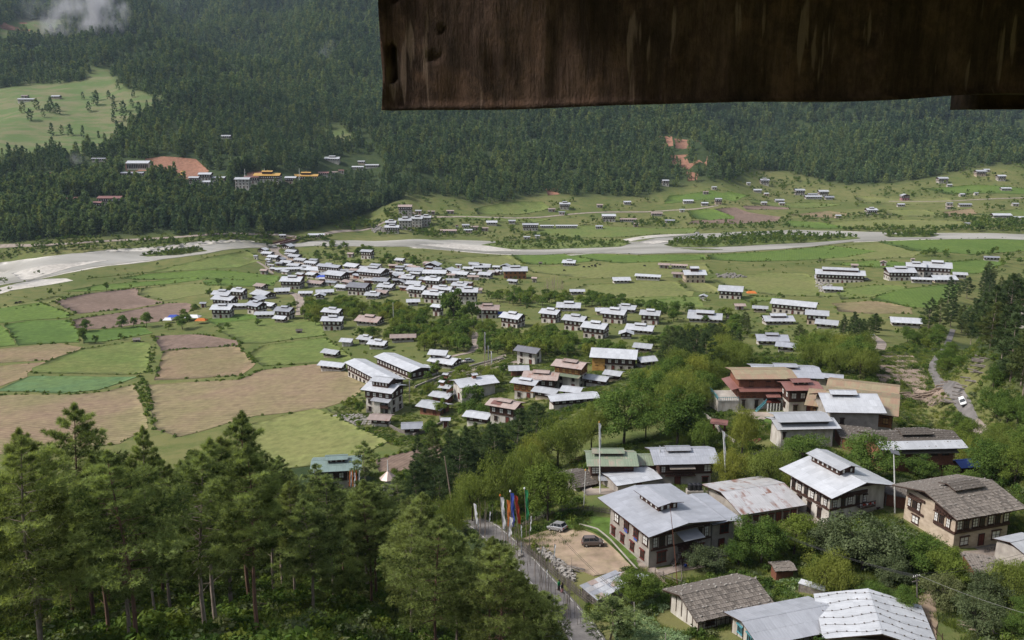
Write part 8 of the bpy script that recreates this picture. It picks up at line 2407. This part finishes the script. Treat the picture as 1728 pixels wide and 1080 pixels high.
# the hill woods
n = 135000
A = r5.uniform(-.72, .72, n); Dd = np.sqrt(r5.uniform(820 ** 2, 3300 ** 2, n))
e_ = 9000; A[:e_] = r5.uniform(-.56, -.10, e_); Dd[:e_] = r5.uniform(850, 1000, e_)   # the steep bluff carries more stems per plan area
X, Y = Dd * np.sin(A), Dd * np.cos(A); Z = H(X, Y); px, py = project(X, Y, Z)
ok = inpoly(px, py, WOOD_POLY) & (py > -420)
for s in (MEADOW, TERRACE, CLEAR2, REDCUT, SLIP, LEDGE, MONK, REDPAD): ok &= ~(inpoly(px, py, s) & (r5.uniform(size=n) > (.10 if s is SLIP else .004)))
for s in PADS: ok &= ~inpoly(px, py, s)
cl = vnoise(X / 45, Y / 45, 21) * .6 + vnoise(X / 15, Y / 15, 22) * .4
ok &= (r5.uniform(size=n) < np.clip((cl - .10) * 5, .55, 1)) & (r5.uniform(size=n) < np.clip(1.15 - (Dd - 1400) / 3200, .45, 1))
# thin the first rows in front of the hillside buildings so they stay visible
hid = np.zeros(n, bool)
for x0, y0, x1, y1, d in HB:
    if d > 860:
        dist = np.hypot(Dd, Z - CAMZ); tp = 12 * F / dist
        hid |= (px > x0 - 3) & (px < x1 + 3) & (py - tp < y1 - 1) & (py > y0) & (Dd < d + 8)
ok &= ~hid
X, Y, Z, Dd = X[ok], Y[ok], Z[ok], Dd[ok]
sc = r5.uniform(.6, 1.3, ok.sum()) * (1 + .3 * vnoise(X / 80, Y / 80, 30)) * np.clip(.8 + (Dd - 900) / 3500, .8, 1.2)
pt_ = vnoise(X / 130, Y / 130, 61) * .6 + vnoise(X / 40, Y / 40, 62) * .4  # patches of lighter pines imitate the light and dark of the ridges
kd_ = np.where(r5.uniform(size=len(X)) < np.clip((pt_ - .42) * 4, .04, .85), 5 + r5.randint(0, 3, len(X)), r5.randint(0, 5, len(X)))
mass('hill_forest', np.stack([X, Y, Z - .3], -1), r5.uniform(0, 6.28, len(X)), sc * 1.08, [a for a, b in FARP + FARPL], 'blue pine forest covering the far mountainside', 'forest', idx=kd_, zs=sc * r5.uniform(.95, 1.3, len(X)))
print('forest', len(X))
# the conifers past the three hundred built one by one
def conifer_mass(name, pix, n, protos, sz, label):
    X, Y, Z, S = scatter_poly(P(pix), n, sz, None, '', pad=.5)
    keep = np.array([not hides(x, y, z, 11 * s_, 6 * s_) for x, y, z, s_ in zip(X, Y, Z, S)], bool)
    mass(name, np.stack([X, Y, Z], -1)[keep], r5.uniform(0, 6.28, keep.sum()), S[keep], protos, label, 'conifers')
# leafy scrub along the foot of the bluff and inside the woods
def scatter_poly(poly, n, size, protos, name, h=1.0, clump=None, pad=.6, fields=True, ptype=None):
    xs = [p[0] for p in poly]; ys = [p[1] for p in poly]
    w = [ground(a, b) for a, b in poly]
    x0, x1, y0, y1 = min(p.x for p in w), max(p.x for p in w), min(p.y for p in w), max(p.y for p in w)
    k = n * 3
    X, Y = r5.uniform(x0, x1, k), r5.uniform(y0, y1, k); Z = H(X, Y)
    ok = inpoly(X, Y, [(p.x, p.y) for p in w])
    if clump: ok &= vnoise(X / clump, Y / clump, 41) * .6 + vnoise(X / clump * 3, Y / clump * 3, 42) * .4 > .5
    X, Y, Z = X[ok][:n], Y[ok][:n], Z[ok][:n]
    f = free(X, Y, pad)
    if fields:
        for wf in WFIELDS:
            bx = [p.x for p in wf]; by = [p.y for p in wf]
            if max(bx) < x0 or min(bx) > x1 or max(by) < y0 or min(by) > y1: continue
            f &= ~inpoly(X, Y, [(p.x, p.y) for p in wf])
    X, Y, Z = X[f], Y[f], Z[f]
    s = r5.uniform(size[0], size[1], len(X))
    return X, Y, Z, s
def scrub(name, specs, protos, label, cat='scrub'):
    out = [scatter_poly(P(s), n, sz, protos, name, clump=c, **kw) for s, n, sz, c, kw in specs]
    X, Y, Z, S = (np.concatenate([o[i] for o in out]) for i in range(4))
    mass(name, np.stack([X, Y, Z], -1), r5.uniform(0, 6.28, len(X)), S, protos, label, cat, zs=S * r5.uniform(.7, 1.3, len(X)))
    print(name, len(X))
LM = [m[1] for m in FARB]
conifer_mass('conifer_thicket', '690,822 770,775 850,720 940,695 1000,672 1040,632 1110,604 1160,576 1225,570 1235,596 1150,636 1060,672 980,700 900,756 850,796 790,846 740,868 690,870', 70, [m[1] for m in MIDP], (.5, .85), 'young dark conifers filling the diagonal belt')
conifer_mass('conifer_thicket', '1545,575 1600,515 1660,482 1800,465 1900,480 1900,690 1728,680 1690,620 1640,588 1600,552', 150, [m[1] for m in MIDP], (.75, 1.15), 'young dark pines filling the wooded spur')
conifer_mass('young_pines', '-200,860 0,860 300,850 500,830 640,860 720,900 800,940 860,990 900,1060 500,1060 0,1060 -200,1100', 150, [m[1] for m in MIDP_L], (.4, .8), 'young pines growing under the tall foreground pines')
scrub('riverside_scrub', [
  ('-200,420 0,412 100,406 250,400 420,402 480,396 430,412 340,414 240,424 100,430 0,440 -200,470', 900, (.35, .75), None, {}),
  ('400,398 520,388 600,368 650,350 700,345 680,372 600,392 520,404 470,402', 500, (.5, .95), 25, {}),
  ('1122,414 1150,406 1200,402 1262,397 1330,396 1440,400 1452,403 1400,408 1300,413 1200,418 1140,418', 420, (.45, .85), None, {}),
  ('812,414 850,408 960,405 1040,407 1066,411 1048,417 960,420 860,421', 300, (.3, .55), None, {}),
  ('1490,397 1560,394 1584,397 1570,401 1500,401', 110, (.4, .75), None, {}),
  ('1400,388 1480,384 1600,386 1728,390 1728,395 1480,392 1420,390', 200, (.4, .8), None, {}),
  ('640,392 700,388 800,394 900,398 1000,402 960,410 860,406 760,403 640,404', 260, (.35, .7), 18, {}),
  ('236,431 280,424 330,420 350,424 300,431 250,433', 130, (.3, .5), None, {}),
  ('1430,428 1560,412 1728,404 1728,408 1560,418 1450,432', 60, (.3, .5), 15, {}),
  ('440,414 470,412 480,420 462,424', 16, (.6, .9), None, {}),
  ('500,410 560,408 560,402 510,404', 30, (.5, .8), None, {}),
  ('1620,370 1728,372 1800,390 1650,392 1600,382', 70, (.8, 1.3), None, {}),
  ('1560,430 1690,425 1728,450 1600,452 1540,446', 60, (.5, .9), 20, {}),
  ('-50,440 0,470 60,480 130,474 180,470 200,490 100,500 20,520 -50,520', 60, (.4, .8), 16, {}),
 ], LM, 'leafy scrub lining both banks and the islands of the river')
vs = []
for s in ('640,350 800,344 930,340 1100,338 1180,325 1260,315 1420,318 1560,300 1728,270 1728,345 1500,345 1300,350 1000,358 760,365 650,362',
          '640,366 900,366 1100,372 1400,362 1728,352 1728,392 1400,386 1100,390 900,398 700,396'):
    vs.append((s, 1500, (.3, .8), 18, {}))
scrub('valley_bushes', vs + [
  ('0,470 200,450 440,425 760,428 1000,430 1400,430 1728,410 1728,520 1400,520 1000,500 760,480 500,490 300,480 0,530', 1000, (.15, .5), 12, {}),
  ('1240,300 1262,287 1330,292 1420,316 1260,320 1150,322', 200, (.4, .9), 18, {}),
 ], LM, 'bushes and small trees dotted over the valley pastures')
# field banks and hedges, following the field outlines
hp, hs = [], []
for w in WFIELDS:
    D = math.hypot(w[0].x, w[0].y)
    sp = 1.0 if D < 450 else 2.2
    dens = r5.uniform(.35, .9)
    ring = densify(w, sp)
    for p in ring:
        c = float(vnoise(np.array(p.x / 11), np.array(p.y / 11), 77))
        if r5.uniform() < np.clip((c - .3) * 2.2, 0.1, 1) * dens:
            q = r5.normal(size=2) * .5
            hp.append((p.x + q[0], p.y + q[1])); hs.append(r5.uniform(.35, .9) * (1.0 if D < 450 else 1.3))
hp = np.array(hp); hs = np.array(hs); f = free(hp[:, 0], hp[:, 1], .3); hp, hs = hp[f], hs[f]
mass('field_hedge', np.stack([hp[:, 0], hp[:, 1], H(hp[:, 0], hp[:, 1])], -1), r5.uniform(0, 6.28, len(hp)), hs, SHR_F, 'low hedge banks edging the fields', 'hedge')
print('hedge', len(hp))
scrub('ditch_growth', [('231,636 246,636 258,690 268,728 256,730 246,700 236,660', 260, (.5, 1.1), None, {'fields': False}),
  ('250,578 262,580 262,600 258,632 248,632 252,600', 110, (.4, .9), None, {'fields': False}),
  ('540,700 600,722 660,752 740,748 760,740 700,742 640,728 580,700', 120, (.4, .9), None, {'fields': False}),
 ], SHR_F, 'weeds growing along the ditch between the tan fields', 'weeds')
# undergrowth of the near slopes
scrub('undergrowth', [
  ('-200,860 0,860 300,850 500,830 640,860 720,900 800,940 860,990 920,1060 940,1130 0,1300 -200,1300', 5200, (.5, 1.5), None, {}),
  ('470,760 560,800 700,880 900,960 1000,880 960,800 900,740 1000,680 880,690 760,760 640,800', 1500, (.5, 1.3), None, {}),
  ('960,780 1100,740 1200,690 1330,730 1480,790 1640,790 1728,830 1800,1100 1240,1090 980,1040 1060,960 1230,900 1360,870 1250,840 1010,830', 7500, (.3, 1.2), 5, {}),
  ('1100,660 1250,600 1480,600 1560,560 1728,560 1800,700 1728,820 1600,780 1500,700 1320,640 1200,650', 4200, (.4, 1.4), 6, {}),
  ('560,690 700,640 860,600 1000,590 1150,600 1100,660 960,720 860,760 700,770', 2200, (.3, .9), 6, {}),
 ], SHR, 'weeds, nettles and low bushes covering the near slopes', 'undergrowth')
scrub('town_greenery', [
  ('340,560 500,500 440,420 560,410 700,430 850,440 900,520 1100,520 1400,520 1500,560 1300,600 1000,600 800,600 560,610', 2600, (.3, .8), 9, {}),
 ], SHR_F + [SHR_F[0]], 'bushes and weeds between the town houses', 'bushes')

# tall grass and weeds over open ground near the lookout
gt_ = []
for k in range(4):
    P0 = r5.normal(size=(34, 3)) * [.28, .28, 0]; D0 = np.tile([0, 0, 1.0], (34, 1)) + P0 * 1.3
    V, Fa, t_ = blades(P0, unit(D0), 2, .42, .055, .35, r5.uniform(.1, 1, 34))
    gt_.append(np_mesh('grass_tuft', V, Fa, [M_SHRUB, M_WILLOW, M_LEAF, M_OLIVE][k], attrs={'tone': ('FACE', t_)}))
out = [scatter_poly(P(s_), n_, (.5, 1.7), None, '', clump=c_, pad=.1) for s_, n_, c_ in [
  ('960,780 1100,740 1200,690 1330,730 1480,790 1640,790 1728,830 1800,1100 1240,1090 980,1040 1060,960 1230,900 1360,870 1250,840 1010,830', 26000, None),
  ('1100,660 1250,600 1480,600 1560,560 1728,560 1800,700 1728,820 1600,780 1500,700 1320,640 1200,650', 15000, None),
  ('560,690 700,640 860,600 1000,590 1150,600 1100,660 960,720 860,760 700,770', 8000, None),
  ('470,760 560,800 700,880 900,960 1000,880 960,800 900,740 1000,680 880,690 760,760 640,800', 9000, None),
  ('-200,900 300,880 700,900 860,1000 930,1060 940,1130 0,1300 -200,1300', 9000, None)]]
X, Y, Z, S = (np.concatenate([o[i] for o in out]) for i in range(4))
mass('grass', np.stack([X, Y, Z - .03], -1), r5.uniform(0, 6.28, len(X)), S, gt_, 'rank grass and weeds on the open ground of the near slopes', 'grass')
print('grass', len(X))
scrub('orchard_filler', [
  ('500,500 560,498 620,512 700,522 800,545 860,550 900,560 1000,572 1080,592 1110,570 1200,545 1250,550 1240,575 1130,590 1090,622 1000,600 900,606 860,600 820,600 780,596 700,592 640,572 560,566 540,560 500,530', 420, (1.0, 2.0), 9, {}),
  ('560,430 700,430 820,450 840,480 800,500 700,500 600,490 560,460', 200, (.8, 1.6), None, {}),
  ('1120,560 1240,545 1400,565 1480,600 1440,640 1330,610 1240,620 1180,660 1100,700 1040,690 1100,640', 160, (1.0, 2.0), None, {}),
 ], SHR[:4], 'low scrub and suckers filling the ground under the orchard trees')
def crop_rows(name, pix, sp, row, protos, size, label, rot=0.3):
    w = [ground(*p) for p in pix]; xs = [p.x for p in w]; ys = [p.y for p in w]; pts = []
    c, s_ = math.cos(rot), math.sin(rot); cx_, cy_ = sum(xs)/len(xs), sum(ys)/len(ys); R_ = max(max(xs)-min(xs), max(ys)-min(ys))
    for a in np.arange(-R_, R_, row):
        for b in np.arange(-R_, R_, sp):
            pts.append((cx_ + a*c - b*s_ + r5.normal()*.06, cy_ + a*s_ + b*c + r5.normal()*.08))
    pts = np.array(pts); ok = inpoly(pts[:, 0], pts[:, 1], list(zip(xs, ys))); pts = pts[ok]
    ok = free(pts[:, 0], pts[:, 1], .1); pts = pts[ok]
    mass(name, np.stack([pts[:, 0], pts[:, 1], H(pts[:, 0], pts[:, 1])], -1), r5.uniform(0, 6.28, len(pts)), r5.uniform(size[0], size[1], len(pts)), protos, label, 'vegetables')
CB = [shrub(120 + k, 60, .30, M_CABB, 1.0, .55) for k in range(3)]
crop_rows('cabbage_patch', P('1040,1032 1100,1014 1150,1036 1172,1060 1150,1092 1050,1092 1034,1070'), .40, .5, CB, (.45, .75), 'rows of pale green cabbages beside the shingle byre')
crop_rows('potato_patch', P('1262,978 1300,968 1345,980 1404,1000 1404,1018 1310,1018 1280,1000'), .40, .5, [shrub(125, 60, .3, M_LEAF, 1, .6), CB[0]], (.5, .8), 'lush vegetable rows behind the shingle byre')
crop_rows('plot_rows', P('560,690 660,730 740,744 700,757 660,748 610,722'), .7, 1.6, SHR_F, (.3, .55), 'vegetable rows on the plots under the tower house', -.5)
# mist hanging in the side valley
def wisp(cx, cy, D, size, dens, seed, label, rot=0.0):
    d = ray(cx, cy); t = D / math.hypot(d[0], d[1]); c = Vector((d[0]*t, d[1]*t, CAMZ + d[2]*t))
    bm_ = bpy.data.meshes.new('mist'); n_, k_ = 20, 10; vs = []; fs = []
    for i in range(k_ + 1):
        for j in range(n_):
            a, b = math.pi * i / k_, 2 * math.pi * j / n_
            vs.append((size[0]*math.sin(a)*math.cos(b), size[1]*math.sin(a)*math.sin(b), size[2]*math.cos(a)))
    for i in range(k_):
        for j in range(n_): fs.append((i*n_+j, i*n_+(j+1) % n_, (i+1)*n_+(j+1) % n_, (i+1)*n_+j)[::-1])
    bm_.from_pydata(vs, [], fs)
    m, t_ = nt('valley_mist'); co = coord(t_)
    sc_ = scaled(t_, co, (1/size[0], 1/size[1], 1/size[2]))
    ln = t_.nodes.new('ShaderNodeVectorMath'); ln.operation = 'LENGTH'; t_.links.new(sc_, ln.inputs[0])
    fo = ramp(t_, ln.outputs['Value'], [(.15, (1,)*3), (.95, (0,)*3)])
    mp = N(t_, 'ShaderNodeMapping'); mp.inputs['Location'].default_value = (seed, seed, 0); mp.inputs['Scale'].default_value = (1, 1, .6); mp.inputs['Rotation'].default_value = (0, .5, 0)
    t_.links.new(co, mp.inputs['Vector'])
    ns = noise(t_, .022, mp.outputs[0], 5, .62); nn = ramp(t_, ns, [(.50, (0,)*3), (.63, (1,)*3)])
    mu = t_.nodes.new('ShaderNodeMath'); mu.operation = 'MULTIPLY'; t_.links.new(fo, mu.inputs[0]); t_.links.new(nn, mu.inputs[1])
    m2 = t_.nodes.new('ShaderNodeMath'); m2.operation = 'MULTIPLY'; t_.links.new(mu.outputs[0], m2.inputs[0]); m2.inputs[1].default_value = dens
    pv = N(t_, 'ShaderNodeVolumePrincipled'); pv.inputs['Color'].default_value = (.95, .95, 1, 1); t_.links.new(m2.outputs[0], pv.inputs['Density'])
    o_ = t_.nodes.new('ShaderNodeOutputMaterial'); t_.links.new(pv.outputs[0], o_.inputs['Volume'])
    bm_.materials.append(m); o = link_mesh('mist', bm_, None, c, (0, rot, 0)); tag(o, label, 'mist', kind='stuff')
wisp(168, 20, 1850, (62, 50, 50), .11, 3.0, 'bright wisp of mist rising behind the forested ridge')
wisp(112, 28, 1900, (60, 50, 70), .05, 11.0, 'thinner streak of mist in the side valley', .5)
wisp(60, 20, 1950, (140, 60, 34), .006, 5.0, 'faint veil of mist over the terraces')
wisp(556, 84, 1600, (26, 20, 26), .05, 8.0, 'tiny wisp of mist caught in the forest', .6)
wisp(130, 265, 1000, (14, 10, 9), .10, 2.0, 'small puff of smoke over the forest hut')
# ---- single out look-alike trees: nearest notable neighbour, direction from it, and rank
LMK = [('largest shop of the market street', 631, 457), ('two storey manor', 494, 472), ('largest plain white roof', 445, 493), ('twin white roofed farmhouses', 562, 530), ('old dark tree', 765, 515),
 ('tall three storey house', 790, 488), ('orange fronted house', 869, 455), ('dense pole cluster', 935, 490), ('triple farmhouse', 1042, 520), ('dark timber farmhouses', 985, 542), ('pink brown orchard farmhouse', 625, 536),
 ('tarpaulin farmhouse', 823, 517), ('slit roofed houses', 630, 572), ('courtyard school', 655, 605), ('white tower house', 648, 650), ('great white hall', 800, 640), ('tallest pale flagpole', 818, 600), ('grey roofed white house', 893, 590),
 ('pink topped lodge', 964, 611), ('ochre walled school', 1037, 596), ('half red roof', 853, 677), ('climbing white roof', 966, 664), ('walled plot', 700, 720), ('long raised white roof', 1190, 531), ('broad white roof', 1312, 535),
 ('grey roof over the willows', 1302, 567), ('tan roofed lodge', 1270, 640), ('grey roof behind the lodge', 1324, 622), ('dug ground', 1510, 625), ('farm under the spur', 1528, 538), ('red roofed spur house', 1726, 500),
 ('road bend', 1575, 620), ('white car on the road', 1626, 682), ('grey log pile', 1640, 648), ('half timbered mill', 1546, 745), ('shingle farmhouse', 1625, 850), ('power pole', 1548, 1000), ('wooden hut', 1319, 962), ('split rail fence', 1630, 1045),
 ('white gabled house', 1415, 840), ('mansion', 1130, 880), ('green roofed farmhouse', 1030, 785), ('bare leaning trunk', 757, 820), ('conical shrine roof', 656, 815), ('green roofed temple house', 568, 780), ('tall prayer banners', 860, 870),
 ('bridge', 488, 405), ('riverside meadow house', 730, 445), ('hotel block', 1417, 461), ('long school block', 1341, 510), ('old broad pine', 122, 760), ('wide dark pine', 400, 760), ('long white byre', 45, 167), ('short meadow cottage', 95, 162), ('monastery', 452, 300),
 ('brown plot', 690, 775), ('yellow green meadow', 530, 735), ('lookout foot', 300, 1060), ('board fence', 930, 970), ('colonnaded hall', 235, 275)]
ORD = ['closest', 'second closest', 'third closest', 'fourth closest', 'fifth closest', 'sixth closest', 'seventh closest', 'eighth closest', 'ninth closest', 'tenth closest', 'eleventh closest', 'twelfth closest', 'thirteenth closest', 'fourteenth closest', 'fifteenth closest', 'sixteenth closest']
KINDW = {'pine_tree': 'pine', 'willow_tree': 'pale tree', 'broadleaf_tree': 'leafy tree', 'orchard_tree': 'round leafy tree', 'prayer_pole': 'thin pole', 'tin_shed': 'little metal roofed shed'}
rank = {}
for o in list(COL.objects):
    if o.get('group') and o.parent is None and o.name.split('.')[0] in KINDW and 'category' in o:
        x, y, z = o.location; px, py = project(x, y, z + 4)
        if not (-30 < px < 1758 and -30 < py < 1180): continue
        n, lx, ly = min(LMK, key=lambda l: (l[1] - px) ** 2 + (1.3 * (l[2] - py)) ** 2)
        dx, dy = px - lx, (py - ly) * 1.3
        rel = ('beyond' if dy < 0 else 'in front of') if abs(dy) > abs(dx) else ('left of' if dx < 0 else 'right of')
        rank.setdefault((o.name.split('.')[0], n, rel), []).append((dx * dx + dy * dy, o.name))
for (k, n, rel), L_ in rank.items():
    for i, (_, nm) in enumerate(sorted(L_)):
        o = bpy.data.objects[nm]
        if k == 'prayer_pole' and i > 15: continue
        if i < len(ORD): o['label'] = '%s %s the %s%s' % (KINDW[k], rel, n, '' if len(L_) == 1 else ', ' + ORD[i])
print('objects', len(bpy.data.objects), 'tris', sum(len(m.loops) - 2 * len(m.polygons) for m in bpy.data.meshes))
